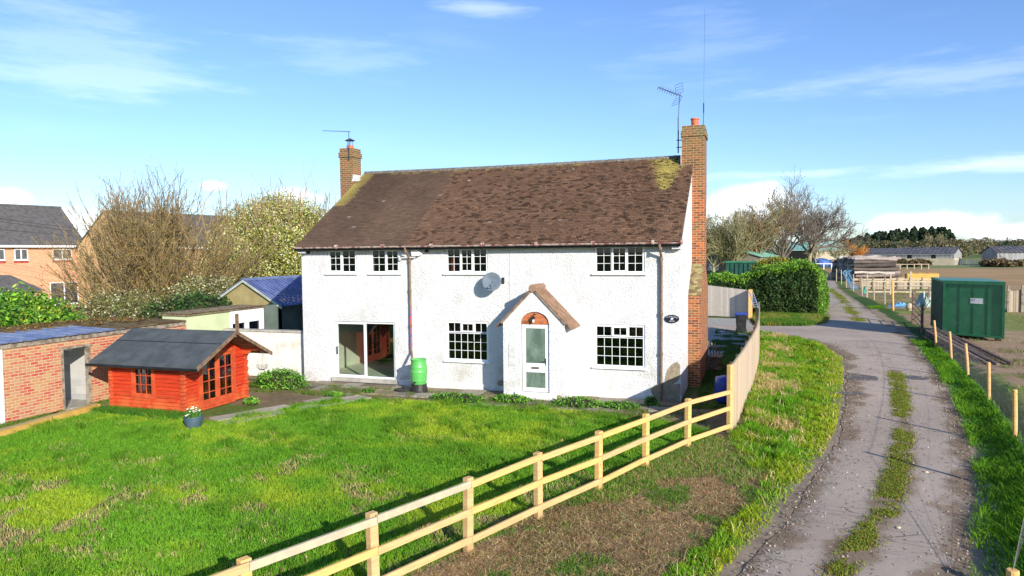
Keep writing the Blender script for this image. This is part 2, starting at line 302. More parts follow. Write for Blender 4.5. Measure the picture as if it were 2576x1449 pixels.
class MB:
    def __init__(s, M=None): s.v = []; s.f = []; s.c = []; s.M = M; s.cc = None
    def add(s, vs, fs):
        b = len(s.v)
        for p in vs:
            p = Vector(p); s.v.append(tuple(s.M @ p) if s.M is not None else tuple(p)); s.c.append(s.cc or (1, 1, 1))
        for f in fs: s.f.append(tuple(i+b for i in f))
    def box(s, x0, x1, y0, y1, z0, z1):
        s.add([(x0, y0, z0), (x1, y0, z0), (x1, y1, z0), (x0, y1, z0), (x0, y0, z1), (x1, y0, z1), (x1, y1, z1), (x0, y1, z1)],
              [(3, 2, 1, 0), (4, 5, 6, 7), (0, 1, 5, 4), (1, 2, 6, 5), (2, 3, 7, 6), (3, 0, 4, 7)])
    def beam(s, a, b, w_, h_, up=(0, 0, 1)):           # w_ across, h_ along up
        a, b = Vector(a), Vector(b); d = (b-a).normalized(); u = Vector(up); sd_ = d.cross(u)
        if sd_.length < 1e-4: sd_ = d.cross(Vector((1, 0, 0)))
        sd_.normalize(); u = sd_.cross(d).normalized(); sd_ = sd_*w_/2; u = u*h_/2
        s.add([a-sd_-u, a+sd_-u, a+sd_+u, a-sd_+u, b-sd_-u, b+sd_-u, b+sd_+u, b-sd_+u], [(0, 1, 2, 3), (7, 6, 5, 4), (4, 5, 1, 0), (5, 6, 2, 1), (6, 7, 3, 2), (7, 4, 0, 3)])
    def tube(s, pts, rad, n=8, cap=True):
        pts = [Vector(p) for p in pts]; rad = rad if isinstance(rad, (list, tuple)) else [rad]*len(pts); vs = []; fs = []
        prev = None
        for i, p in enumerate(pts):
            d = (pts[min(i+1, len(pts)-1)] - pts[max(i-1, 0)]).normalized()
            a = prev if prev is not None else (Vector((0, 0, 1)) if abs(d.z) < .9 else Vector((1, 0, 0)))
            x = (a - d*a.dot(d)).normalized(); prev = x; y = d.cross(x)
            for k in range(n): an = 2*pi*k/n; vs.append(p + x*(cos(an)*rad[i]) + y*(sin(an)*rad[i]))
        for i in range(len(pts)-1):
            for k in range(n): fs.append((i*n+k, i*n+(k+1) % n, (i+1)*n+(k+1) % n, (i+1)*n+k))
        if cap: fs.append(tuple(range(n-1, -1, -1))); fs.append(tuple((len(pts)-1)*n+k for k in range(n)))
        s.add(vs, fs)
    def lathe(s, c, prof, n=24, cap=True):
        c = Vector(c); vs = []; fs = []
        for r, z in prof:
            for k in range(n): an = 2*pi*k/n; vs.append(c + Vector((cos(an)*r, sin(an)*r, z)))
        for i in range(len(prof)-1):
            for k in range(n): fs.append((i*n+k, i*n+(k+1) % n, (i+1)*n+(k+1) % n, (i+1)*n+k))
        if cap: fs.append(tuple(range(n-1, -1, -1))); fs.append(tuple((len(prof)-1)*n+k for k in range(n)))
        s.add(vs, fs)
    def prism(s, poly, ext):                        # planar polygon (3d points) extruded by vector ext
        n = len(poly); e = Vector(ext); vs = [Vector(p) for p in poly] + [Vector(p)+e for p in poly]
        s.add(vs, [tuple(range(n)), tuple(range(2*n-1, n-1, -1))] + [(i, i+n, (i+1) % n+n, (i+1) % n) for i in range(n)])
    def sphere(s, c, r, n=12, m_=8, sq=(1, 1, 1)):
        c = Vector(c); prof = [(max(sin(pi*i/m_), .001)*r, -cos(pi*i/m_)*r) for i in range(m_+1)]; vs = []; fs = []
        for rr, z in prof:
            for k in range(n): an = 2*pi*k/n; vs.append(c+Vector((cos(an)*rr*sq[0], sin(an)*rr*sq[1], z*sq[2])))
        for i in range(m_):
            for k in range(n): fs.append((i*n+k, i*n+(k+1) % n, (i+1)*n+(k+1) % n, (i+1)*n+k))
        s.add(vs, fs)
    def build(s, name, mat, parent=None, smooth=False, col_=False, bevel=0, label=None, fix=True):
        o = np_mesh(name, s.v, s.f, mat, parent, np.array(s.c, np.float32) if col_ else None, smooth)
        if fix:
            bm = bmesh.new(); bm.from_mesh(o.data); bmesh.ops.recalc_face_normals(bm, faces=bm.faces); bm.to_mesh(o.data); bm.free()
        if bevel:
            md = o.modifiers.new('bevel', 'BEVEL'); md.width = bevel; md.segments = 2; md.limit_method = 'ANGLE'
        if label: o['label'] = label
        return o
def copy_tree(o, parent=None):
    c = o.copy(); col.objects.link(c)
    if parent is not None: c.parent = parent
    for ch in list(o.children): copy_tree(ch, c)
    return c

# numpy noise + scattering
_tab = rng.random((64, 64))
def vnoise(x, y, s, off=0):
    x = np.asarray(x)/s+off*7.3+100; y = np.asarray(y)/s+off*3.1+100; xi = np.floor(x).astype(int); yi = np.floor(y).astype(int); fx = x-xi; fy = y-yi
    fx = fx*fx*(3-2*fx); fy = fy*fy*(3-2*fy); g = lambda i, j: _tab[(i+off*5) % 64, (j+off*11) % 64]
    return (g(xi, yi)*(1-fx)+g(xi+1, yi)*fx)*(1-fy)+(g(xi, yi+1)*(1-fx)+g(xi+1, yi+1)*fx)*fy
def fbm(x, y, s, off=0): return (vnoise(x, y, s, off)*.5+vnoise(x, y, s*.47, off+1)*.3+vnoise(x, y, s*.21, off+2)*.2)
def inpoly(x, y, poly):
    r = np.zeros(len(x), bool); n = len(poly)
    for i in range(n):
        x0, y0 = poly[i][:2]; x1, y1 = poly[(i+1) % n][:2]
        if y0 == y1: continue
        c = ((y0 > y) != (y1 > y)) & (x < (x1-x0)*(y-y0)/(y1-y0)+x0); r ^= c
    return r
def scatter(poly, n):
    xs = [p[0] for p in poly]; ys = [p[1] for p in poly]
    x = rng.uniform(min(xs), max(xs), n); y = rng.uniform(min(ys), max(ys), n); k = inpoly(x, y, poly); return x[k], y[k]
def blades(x, y, z, h, wd, colr, lean=.5, leandir=None, flat=None):
    n = len(x); a = rng.uniform(0, 2*pi, n); b = rng.uniform(0, 2*pi, n) if leandir is None else leandir + rng.normal(0, .6, n)
    l = h*np.abs(rng.normal(lean, lean*.5, n)); zz = h if flat is None else h*flat
    p0 = np.stack([x-np.cos(a)*wd/2, y-np.sin(a)*wd/2, z-.01], 1); p1 = np.stack([x+np.cos(a)*wd/2, y+np.sin(a)*wd/2, z-.01], 1)
    mx = x+np.cos(b)*l*.35; my = y+np.sin(b)*l*.35
    p2 = np.stack([mx+np.cos(a)*wd*.42, my+np.sin(a)*wd*.42, z+zz*.6], 1); p3 = np.stack([mx-np.cos(a)*wd*.42, my-np.sin(a)*wd*.42, z+zz*.6], 1)
    p4 = np.stack([x+np.cos(b)*l, y+np.sin(b)*l, z+zz*rng.uniform(.8, 1.05, n)], 1)
    V = np.stack([p0, p1, p2, p3, p4], 1).reshape(-1, 3); i = np.arange(n)[:, None]*5
    T = np.concatenate([i+[0, 1, 2], i+[0, 2, 3], i+[3, 2, 4]], 1).reshape(-1, 3)
    return V, T, np.repeat(colr, 5, 0)
def leaves(P, size, colr, asp=.5, nrm=None):
    n = len(P); u = rng.normal(size=(n, 3)); u /= np.linalg.norm(u, axis=1)[:, None]; v = rng.normal(size=(n, 3)); v -= (v*u).sum(1)[:, None]*u; v /= np.linalg.norm(v, axis=1)[:, None]
    s = (size*rng.uniform(.6, 1.3, n))[:, None] if np.isscalar(size) else size[:, None]
    V = np.stack([P-u*s, P-v*s*asp, P+u*s, P+v*s*asp], 1).reshape(-1, 3); F_ = np.arange(n*4).reshape(-1, 4); return V, F_, np.repeat(colr, 4, 0)
def jcol(base, n, v=.2, hue=.08):
    base = np.asarray(base, float); c = (base if base.ndim == 2 else np.tile(base, (n, 1)))*(1+rng.normal(0, v, (n, 1))); c = c*(1+rng.normal(0, hue, (n, 3))); return np.clip(c, .003, .95)
def sheet(name, poly, z, mat, kind='structure', jit=.0, step=.4, parent=None):
    pts = []; n = len(poly)
    for i in range(n):
        a = Vector((*poly[i][:2], 0)); b = Vector((*poly[(i+1) % n][:2], 0)); k = max(1, int((b-a).length/step)) if jit else 1
        for j in range(k):
            p = a.lerp(b, j/k); 
            if jit: p += Vector((random.gauss(0, jit), random.gauss(0, jit), 0))
            pts.append((p.x, p.y, z))
    bm = bmesh.new(); f = bm.faces.new([bm.verts.new(p) for p in pts]); bmesh.ops.triangulate(bm, faces=[f]); bmesh.ops.recalc_face_normals(bm, faces=bm.faces)
    if bm.faces[:] and bm.faces[:][0].normal.z < 0: bmesh.ops.reverse_faces(bm, faces=bm.faces)
    me = bpy.data.meshes.new(name); bm.to_mesh(me); bm.free(); me.materials.append(mat); o = bpy.data.objects.new(name, me); col.objects.link(o)
    if kind: o['kind'] = kind
    return o

# ------------------------------------------------------------------ ground, road, paving
RL = [(-2.6, 4), (-1.7, 6), (-.9, 8), (-.16, 10.1), (.42, 12.08), (.98, 14.28), (1.62, 16.66), (2.15, 19.36), (2.7, 23.6), (3.3, 28.8), (3.65, 32.6), (3.35, 35.2), (2.6, 38.2), (1.6, 40.2), (.2, 41.4), (-4, 42.0)]
RU = [(-4, 45.2), (.26, 44.9), (3.1, 45.3), (4.3, 47.4), (4.85, 51.2), (5.24, 58), (6.26, 67), (7.95, 87), (9.5, 115), (11, 150), (12.5, 200)]
RR = [(1.1, 4), (1.6, 6), (2.1, 8), (2.74, 11.04), (3.32, 12.98), (3.92, 15.18), (4.64, 18.57), (5.49, 23.24), (6.41, 30), (7.13, 37.2), (7.7, 44.3), (8.3, 58.6), (8.98, 76), (9.6, 91.6), (11.6, 115.7), (13.4, 150), (15, 200)]
RRx = np.array([p[0] for p in RR]); RRy = np.array([p[1] for p in RR]); RLx = np.array([p[0] for p in RL[:11]]); RLy = np.array([p[1] for p in RL[:11]])
def hgt(x, y):
    x = np.asarray(x, float); y = np.asarray(y, float)
    xr = np.interp(y, RRy, RRx); t_ = np.clip((x-xr-.25)/1.3, 0, 1); b = np.interp(y, [0, 22, 37, 50], [.45, .45, .12, 0]); return b*t_*t_*(3-2*t_) + 0*x
LAWN = [(-60, 2), (-17.9, 12.4), (-18.35, 15.7), (-15.3, 15.6), (-14.1, 16.2), (-12.9, 18.4), (-11, 19.2), (-7.5, 19.45), (-3.6, 19.3), (-1.6, 18.6), (-.75, 17.6), (-1.62, 16.5), (-2.3, 14.75), (-3.6, 11.38), (-5.5, 6.4), (-7.1, 2)]
LITTER = [(-7.3, 2), (-6.0, 5.9), (-4.6, 9.2), (-3.6, 11.9), (-2.5, 14.9), (-1.6, 16.8), (-.7, 17.7), (-.2, 16.6), (.2, 14.9), (0, 13.2), (-.7, 11.4), (-1.4, 9.6), (-2.4, 7.4), (-3.4, 5), (-4.3, 2)]
gx_ = np.concatenate([-np.geomspace(3500, 24, 40), np.arange(-22, 16, .2), np.arange(16.5, 80, 1.5), np.geomspace(82, 3500, 35)])
gy_ = np.concatenate([-np.geomspace(3000, 3, 20), np.arange(2, 60, .2), np.arange(60.5, 230, 1.5), np.geomspace(235, 4000, 30)])
GX, GY = np.meshgrid(gx_, gy_); X = GX.ravel(); Y = GY.ravel(); nx = len(gx_); ny = len(gy_)
Z = hgt(X, Y) + np.where((np.abs(X) < 25) & (Y < 60), (fbm(X, Y, 2.5, 3)-.5)*.012, 0) - .007
C = np.tile(np.array([.10, .15, .035]), (len(X), 1))                                   # rough pasture
def put(mask, c, amt=1.0):
    c = np.asarray(c, float); C[mask] = C[mask]*(1-amt)+c*amt
n1 = fbm(X, Y, 2.2, 1); n2 = fbm(X, Y, .8, 4)
xr = np.interp(Y, RRy, RRx)
east = X > xr+.9
C[east] = np.where((fbm(X, Y, 3.5, 6)[east] > .56)[:, None], [.20, .22, .06], [.32, .22, .135]) * (.75+.5*n2[east])[:, None]
gr = (X > xr-.2) & (X <= xr+.9+n2) & (Y < 75); C[gr] = [.05, .10, .02]
rd = (Y > 4) & (Y < 60) & (X > np.interp(Y, RLy, RLx)-.45-.4*(n1-.5)) & (X <= xr+.5); C[rd] = np.array([.29, .225, .16])*(.7+.6*n2[rd])[:, None]
lm = inpoly(X, Y, LAWN); C[lm] = np.where((n1[lm] > .60)[:, None], [.22, .165, .08], [.05, .10, .02])
li = inpoly(X, Y, LITTER); C[li] = np.where((fbm(X, Y, 1.1, 33)[li] > .56)[:, None], [.20, .21, .06], [.46, .33, .18])*(.5+.9*n2[li])[:, None]
sb = (X > -19) & (X < -.4) & (Y > 17.6) & (Y < 22) & ~lm; C[sb] = np.array([.20, .155, .09])*(.6+.7*n2[sb])[:, None]
sg = (X > -2.2) & (X < .3) & (Y > 21) & (Y < 50); C[sg] = np.where((n1[sg] > .5)[:, None], [.07, .10, .03], [.14, .10, .05])
gs = (X < -17.7) & (Y > 12) & (Y < 20.2); C[gs] = np.array([.22, .19, .10])
FIELD = [(12.2, 100), (22, 92), (70, 84), (220, 110), (420, 186), (27, 189), (15.5, 185)]
fm = inpoly(X, Y, FIELD); C[fm] = np.array([.38, .245, .12])*(.8+.4*fbm(X, Y, 7, 2)[fm])[:, None]
far = (Y > 189) & (X > 14); C[far] = [.20, .22, .09]
C[(Y > 225) & (fbm(X, Y, 60, 5) > .5)] = [.12, .20, .05]
idx = np.arange(nx*ny).reshape(ny, nx); Fq = np.stack([idx[:-1, :-1], idx[:-1, 1:], idx[1:, 1:], idx[1:, :-1]], -1).reshape(-1, 4)
M_ground = attr_mat('ground_soil', .95, bump=1.0, bscale=9, var=1.0, vscale=5, spec=.1)
g_ = np_mesh('ground', np.stack([X, Y, Z], 1), Fq, M_ground, None, C, True); g_['kind'] = 'structure'

def road_mat():
    m, t, b = new_mat('worn_asphalt'); b.inputs['Roughness'].default_value = .95; b.inputs['Specular IOR Level'].default_value = .08
    g = t.add('ShaderNodeNewGeometry'); P = g.outputs['Position']
    at_ = t.add('ShaderNodeAttribute', _attribute_name='Col'); c = at_.outputs['Color']
    agg = t.noise(P, 75, 3, .8); hs = t.add('ShaderNodeHueSaturation'); t.lk(c, hs.inputs['Color']); t.lk(t.math('ADD', t.math('MULTIPLY', agg, 1.1), .45), hs.inputs['Value']); c = hs.outputs[0]
    mp = t.add('ShaderNodeMapping'); t.lk(P, mp.inputs[0]); mp.inputs['Rotation'].default_value = (0, 0, R_(15)); mp.inputs['Scale'].default_value = (.6, 3.2, 1)
    v = t.add('ShaderNodeTexVoronoi', _feature='DISTANCE_TO_EDGE'); t.lk(t.mix(.12, mp.outputs[0], t.n.new('ShaderNodeTexNoise').outputs[1]), v.inputs['Vector']); v.inputs['Scale'].default_value = 1.1
    cr = t.math('MULTIPLY', t.math('LESS_THAN', v.outputs['Distance'], .018), t.ramp(t.noise(P, .45, 2), .50, .58))
    c = t.mix(t.math('MULTIPLY', cr, .55), c, (.09, .07, .055))
    t.lk(c, b.inputs['Base Color'])
    bn = t.add('ShaderNodeBump'); bn.inputs['Strength'].default_value = .5; bn.inputs['Distance'].default_value = .015; t.lk(t.math('ADD', agg, t.noise(P, 6, 4)), bn.inputs['Height']); t.lk(bn.outputs[0], b.inputs['Normal']); return m
M_road = road_mat(); M_tar = pm('dark_tar', (.085, .08, .08), (.17, .155, .145), 6, .9, .5, 50)
CS = [(-.4, 6), (.35, 8.2), (1.09, 10.5), (1.65, 12), (2.18, 13.4), (2.62, 15.3), (3.0, 16.9), (3.55, 19.6), (4.1, 23), (4.55, 26), (5.0, 29.5)]
def build_road():
    ys = np.concatenate([np.arange(4, 60, .09), np.arange(60, 200, .8)])
    ly = np.array([4, 6, 8, 10.1, 12.08, 14.28, 16.66, 19.36, 23.6, 28.8, 32.6, 35.2, 38.2, 40.2, 41.35, 41.5, 44.75, 44.9, 45.2, 45.6, 47.4, 51.2, 58, 67, 87, 115, 150, 200]); lx = np.array([-2.6, -1.7, -.9, -.16, .42, .98, 1.62, 2.15, 2.7, 3.3, 3.65, 3.35, 2.6, 1.6, .2, -4, -4, .26, 2.2, 3.2, 4.3, 4.85, 5.24, 6.26, 7.95, 9.5, 11, 12.5])
    xl = np.interp(ys, ly, lx)+(fbm(ys, ys*0, .9, 3)-.5)*.28; xr_ = np.interp(ys, RRy, RRx)+(fbm(ys, ys*0+9, .8, 5)-.5)*.22
    nu = 70; u = np.linspace(0, 1, nu); u = .5-.5*np.cos(u*pi)*.55-.225*(1-2*u); u = (u-u[0])/(u[-1]-u[0]); Xr = xl[:, None]+(xr_-xl)[:, None]*u[None]; Yr = np.repeat(ys[:, None], nu, 1); x = Xr.ravel(); y = Yr.ravel()
    dl = x-np.repeat(xl, nu); dr = np.repeat(xr_, nu)-x; n1 = fbm(x, y, .9, 2); n2 = fbm(x, y, .3, 7); n3 = fbm(x, y, 3.0, 9)
    c = np.array([.43, .355, .288])*(.80+.32*n3+.18*(n1-.5))[:, None]; c *= (1+.16*(n2-.5))[:, None]
    soil = np.array([.235, .175, .12])*(.75+.5*n2)[:, None]
    f = np.clip(1.45-dl/.42+(n1-.5)*3.2+(n2-.5)*1.2, 0, 1)*(y < 41)+np.clip(1.2-dr/.34+(n1-.5)*3+(n2-.5)*1.2, 0, 1)
    cx = np.interp(y, [p[1] for p in CS]+[49, 62, 78, 92], [p[0] for p in CS]+[6.3, 7.2, 8.0, 8.4]); dc = np.abs(x-cx); f += np.clip(1.35-dc/np.where(y < 18, .30, .2)+(n1-.5)*2.6+(n2-.5), 0, 1)*((y < 29.5) | (y > 49))*.85
    f = np.clip(f, 0, 1)[:, None]; f = f*f*(3-2*f); c = c*(1-f)+soil*f
    idx = np.arange(len(ys)*nu).reshape(len(ys), nu); Fq = np.stack([idx[:-1, :-1], idx[:-1, 1:], idx[1:, 1:], idx[1:, :-1]], -1).reshape(-1, 4)
    o = np_mesh('road', np.stack([x, y, np.clip(np.minimum(dl, dr)/.4, 0, 1)*.012+.002+.003*n2*f[:, 0]], 1), Fq, M_road, None, c, True); o['kind'] = 'structure'
build_road()
def patch(cx, cy, rx, ry, rot, nm='tar_patch'):
    pl = []
    for k in range(26):
        a = 2*pi*k/26; r = 1+random.uniform(-.14, .14); x = cos(a)*rx*r; y = sin(a)*ry*r; pl.append((cx+x*cos(rot)-y*sin(rot), cy+x*sin(rot)+y*cos(rot)))
    return sheet(nm, pl, .017, M_tar)
for (px, py, rx, ry, ro) in [(2165, 950, .62, .62, .1), (2120, 990, .68, .28, .1), (2300, 951, .45, .45, .1), (2560*.86, 1066, .0, .0, 0)][:3]:
    p = G(px, py); patch(p.x, p.y, rx, ry, ro)['label'] = 'dark tar repair in the lane'
# driveway slabs and the yard behind the house
sheet('yard', [(-12, 30.9), (-2.0, 30.9), (.15, 36), (.2, 41.4), (-.3, 49.6), (-12, 49.6)], .006, M_conc)

def slabs(name, rows, gap=.02):
    mb = MB()
    for (x0, x1, y0, y1, sx, sy) in rows:
        x = x0
        while x < x1-.05:
            y = y0
            while y < y1-.05:
                g = random.uniform(.5, 1.2); base = random.choice([(.30, .255, .19), (.34, .30, .24), (.26, .21, .14), (.22, .19, .11)]); mb.cc = tuple(v*g for v in base)
                z = .035+random.uniform(-.008, .008); ti = random.uniform(-.006, .006)
                a, b_, c_, d_ = x+gap/2, min(x+sx, x1)-gap/2, y+gap/2, min(y+sy, y1)-gap/2
                mb.add([(a, c_, -.05), (b_, c_, -.05), (b_, d_, -.05), (a, d_, -.05), (a, c_, z+ti), (b_, c_, z), (b_, d_, z-ti), (a, d_, z)], [(4, 5, 6, 7), (0, 1, 5, 4), (1, 2, 6, 5), (2, 3, 7, 6), (3, 0, 4, 7)])
                y += sy
            x += sx
    o = mb.build(name, M_slab, col_=True); o['kind'] = 'structure'; return o
slabs('path', [(-14.6, -2.2, 20.0, 20.6, .62, .6), (-14.6, -11.2, 20.6, 21.55, .62, .48), (-11.2, -7.4, 20.75, 21.5, .75, .75), (-5.1, -2.0, 20.8, 21.5, .62, .7), (-9.5, -3.0, 19.42, 19.95, .9, .5)])
mb = MB(Matrix.Translation((-14.3, 15.7, 0)) @ Matrix.Rotation(R_(66), 4, 'Z'))
for i in range(8):
    for j in range(2):
        g = random.uniform(.8, 1.25); mb.cc = (.36*g, .32*g, .25*g)
        if random.random() < .12: continue
        mb.box(.05+i*.58, .6+i*.58, -.62*j-.55, -.62*j, -.05, .03+random.uniform(-.006, .006))
o = mb.build('path', M_slab, col_=True); o['kind'] = 'structure'

# ------------------------------------------------------------------ farmhouse
HX0, HX1, HY0, HY1 = -15.3, -2.05, 21.63, 30.75; YR = 26.19; ZE, ZR = 4.84, 7.86
house = thing('farmhouse', (-8.7, 21.63, 0), 'white roughcast farmhouse with brown tiled roof and gabled porch', 'house')
WIN = [(-14.24, -13.07, 3.86, 4.70), (-12.51, -11.37, 3.86, 4.70), (-9.68, -8.19, 3.86, 4.71), (-4.66, -3.12, 3.85, 4.71), (-9.70, -8.20, .95, 2.27), (-4.67, -3.11, .95, 2.27), (-14.01, -11.63, .19, 2.17)]
def wall_holes(mb, x0, x1, z0, z1, holes, y, th):
    xs = sorted({x0, x1, *[h[0] for h in holes], *[h[1] for h in holes]}); zs = sorted({z0, z1, *[h[2] for h in holes], *[h[3] for h in holes]})
    for i in range(len(xs)-1):
        for j in range(len(zs)-1):
            cx, cz = (xs[i]+xs[i+1])/2, (zs[j]+zs[j+1])/2
            if any(h[0] < cx < h[1] and h[2] < cz < h[3] for h in holes): continue
            mb.add([(xs[i], y, zs[j]), (xs[i+1], y, zs[j]), (xs[i+1], y, zs[j+1]), (xs[i], y, zs[j+1])], [(0, 1, 2, 3)])
            mb.add([(xs[i], y+th, zs[j]), (xs[i+1], y+th, zs[j]), (xs[i+1], y+th, zs[j+1]), (xs[i], y+th, zs[j+1])], [(3, 2, 1, 0)])
    for h in holes:
        a, b_, c_, d_ = h
        mb.add([(a, y, c_), (a, y+th, c_), (a, y+th, d_), (a, y, d_)], [(0, 1, 2, 3)]); mb.add([(b_, y, c_), (b_, y+th, c_), (b_, y+th, d_), (b_, y, d_)], [(3, 2, 1, 0)])
        mb.add([(a, y, c_), (b_, y, c_), (b_, y+th, c_), (a, y+th, c_)], [(0, 1, 2, 3)]); mb.add([(a, y, d_), (b_, y, d_), (b_, y+th, d_), (a, y+th, d_)], [(3, 2, 1, 0)])
mb = MB(); PO = (-7.15, -5.5, -.1, 2.3)
wall_holes(mb, HX0, HX1, -.15, ZE-.02, WIN + [PO], HY0, .28)
for xg, s in ((HX0, 1), (HX1, -1)):
    yy = HY0; mb.prism([(xg, yy+.001, -.15), (xg, HY1, -.15), (xg, HY1, ZE-.02), (xg, YR, ZR-.06), (xg, yy+.001, ZE-.02)], (s*.28, 0, 0))
mb.box(HX0+.3, HX1-.3, HY1-.28, HY1, -.15, ZE-.02)
mb.build('wall', M_render, house, fix=False)
# plinth of smoother render, flaking
mb = MB(); 
for a, b_ in ((-11.6, -7.3), (-5.35, -2.03)):
    mb.box(a, b_, HY0-.035, HY0+.01, -.1, .21)
mb.build('plinth', M_white, house)
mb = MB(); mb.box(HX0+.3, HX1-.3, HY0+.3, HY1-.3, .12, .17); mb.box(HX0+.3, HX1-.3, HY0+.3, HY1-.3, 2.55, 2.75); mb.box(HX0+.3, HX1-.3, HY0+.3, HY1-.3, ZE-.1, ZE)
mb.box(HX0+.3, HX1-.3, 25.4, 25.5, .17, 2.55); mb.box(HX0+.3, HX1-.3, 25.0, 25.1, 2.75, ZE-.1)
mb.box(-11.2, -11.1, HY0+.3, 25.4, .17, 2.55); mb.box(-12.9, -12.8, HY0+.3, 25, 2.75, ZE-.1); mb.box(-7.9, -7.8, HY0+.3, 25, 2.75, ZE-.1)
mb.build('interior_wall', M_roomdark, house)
mb = MB(); mb.box(-14.89, -11.21, HY0+.31, 25.38, .171, .18); mb.build('interior_floor', M_room, house)  # pale floor layer added to bounce sun into the room
mb = MB(); mb.box(-14.98, -14.9, HY0+.35, 25.38, .18, 2.54); mb.build('interior_wall', M_room, house, label='pale plastered room wall behind the sliding door')
mb = MB(); mb.box(-9.62, -9.5, HY0+.3, HY0+.45, 3.9, 4.45); mb.build('curtain', M_curtain, house, label='red curtain edge behind the middle upstairs window')
mb = MB(); mb.box(-4.55, -4.18, 23.4, 23.46, 2.8, 4.45); mb.build('interior_door', M_orange, house, label='orange wooden door seen inside the right upstairs window')

def window(x0, x1, z0, z1, lights, patio=False):
    y = HY0-.0; d = .05; fr = MB(); bars = MB()
    def ring(a, b_, c_, d_, w_, ya, yb, mbx):
        mbx.box(a, b_, ya, yb, c_, c_+w_); mbx.box(a, b_, ya, yb, d_-w_, d_); mbx.box(a, a+w_, ya, yb, c_+w_, d_-w_); mbx.box(b_-w_, b_, ya, yb, c_+w_, d_-w_)
    yo = y+.03 if not patio else y+.05
    ring(x0+.005, x1-.005, z0+.005, z1-.005, .05, yo, yo+.07, fr)
    W_, H_ = x1-x0, z1-z0
    panes = MB()
    for (fa, fb, fc, fd, nc, nr, opn) in lights:
        a, b_, c_, d_ = x0+.04+fa*(W_-.08), x0+.04+fb*(W_-.08), z0+.04+fc*(H_-.08), z0+.04+fd*(H_-.08)
        wd = .05 if opn else .022
        ring(a+.003, b_-.003, c_+.003, d_-.003, wd, yo-(.022 if opn else .002), yo+.06, fr)
        a2, b2, c2, d2 = a+wd, b_-wd, c_+wd, d_-wd
        panes.box(a2-.005, b2+.005, yo+.03, yo+.034, c2-.005, d2+.005)
        for i in range(1, nc): xx = a2+(b2-a2)*i/nc; bars.box(xx-.0075, xx+.0075, yo+.024, yo+.04, c2, d2)
        for j in range(1, nr): zz = c2+(d2-c2)*j/nr; bars.box(a2, b2, yo+.0225, yo+.0415, zz-.0068, zz+.0068)
    f = fr.build('window' if not patio else 'sliding_door', M_upvc, house, bevel=.004)
    if bars.v: bars.build('glazing_bar', M_upvc, f)
    panes.build('pane', M_glass_patio if patio else M_glass, f)
    if not patio:
        s = MB(); s.prism([(x0-.07, y-.085, z0-.045), (x0-.07, y-.085, z0-.01), (x0-.07, y+.04, z0+.012), (x0-.07, y+.04, z0-.045)], (W_+.14, 0, 0)); s.build('sill', M_upvc, f, bevel=.004)
    return f
two = [(0, .5, 0, 1, 2, 3, True), (.5, 1, 0, 1, 2, 3, False)]; two_r = [(0, .5, 0, 1, 2, 3, False), (.5, 1, 0, 1, 2, 3, True)]
three = [(0, .335, 0, 1, 2, 3, False), (.335, .66, 0, 1, 2, 3, True), (.66, 1, 0, 1, 2, 3, False)]
big = [(0, 1, 0, .72, 6, 3, False), (0, .34, .735, 1, 2, 1, False), (.34, .68, .735, 1, 2, 1, True), (.68, 1, .735, 1, 2, 1, False)]
for i, wv in enumerate(WIN):
    ls = [two, two_r, three, three, big, big, None][i]
    if ls: window(*wv, ls)
pd = window(*WIN[6], [(0, .52, 0, 1, 1, 1, True), (.48, 1, 0, 1, 1, 1, False)], patio=True); pd['label'] = 'white framed sliding patio door with two large panes'
mb = MB(); mb.box(-13.93, -13.90, HY0-.02, HY0+.03, 1.0, 1.28); mb.build('handle', M_black, pd)
mb = MB(); mb.box(-14.1, -11.5, HY0-.10, HY0+.05, .06, .185); mb.build('door_step', M_conc, house)

# porch
PX0, PX1, PY = -7.30, -5.36, 20.55; pxm = (PX0+PX1)/2; DX0, DX1 = -6.70, -5.86
mb = MB()
arch = [(DX1+.03, .0), (DX1+.03, 2.34)] + [((DX0+DX1)/2+.45*cos(a), 2.36+.36*sin(a)) for a in np.linspace(.05, pi-.05, 11)] + [(DX0-.03, 2.34), (DX0-.03, 0)]
outer = [(PX0, -.15), (PX0, 2.42), (pxm, 3.42), (PX1, 2.42), (PX1, -.15)]
poly = [(p[0], p[1]) for p in outer] + [(DX1+.03, -.15)] + arch + [(DX0-.03, -.15)]
bm = bmesh.new(); vs = [bm.verts.new((p[0]+8.7, PY-HY0, p[1])) for p in poly]; f = bm.faces.new(vs); r = bmesh.ops.extrude_face_region(bm, geom=[f])
bmesh.ops.translate(bm, verts=[e for e in r['geom'] if isinstance(e, bmesh.types.BMVert)], vec=(0, .22, 0)); bmesh.ops.triangulate(bm, faces=[q for q in bm.faces if len(q.verts) > 4]); bmesh.ops.recalc_face_normals(bm, faces=bm.faces)
me = bpy.data.meshes.new('porch'); bm.to_mesh(me); bm.free(); me.materials.append(M_render); porch = bpy.data.objects.new('porch', me); col.objects.link(porch); porch.parent = house
for xa in (PX0, PX1-.2): mb = MB(); mb.box(xa, xa+.2, PY+.221, HY0-.001, -.15, 2.42); mb.build('porch_side_wall', M_render, porch)
mb = MB(); RO = .05; ov = .22; sl = (3.42-2.42)/(pxm-PX0)
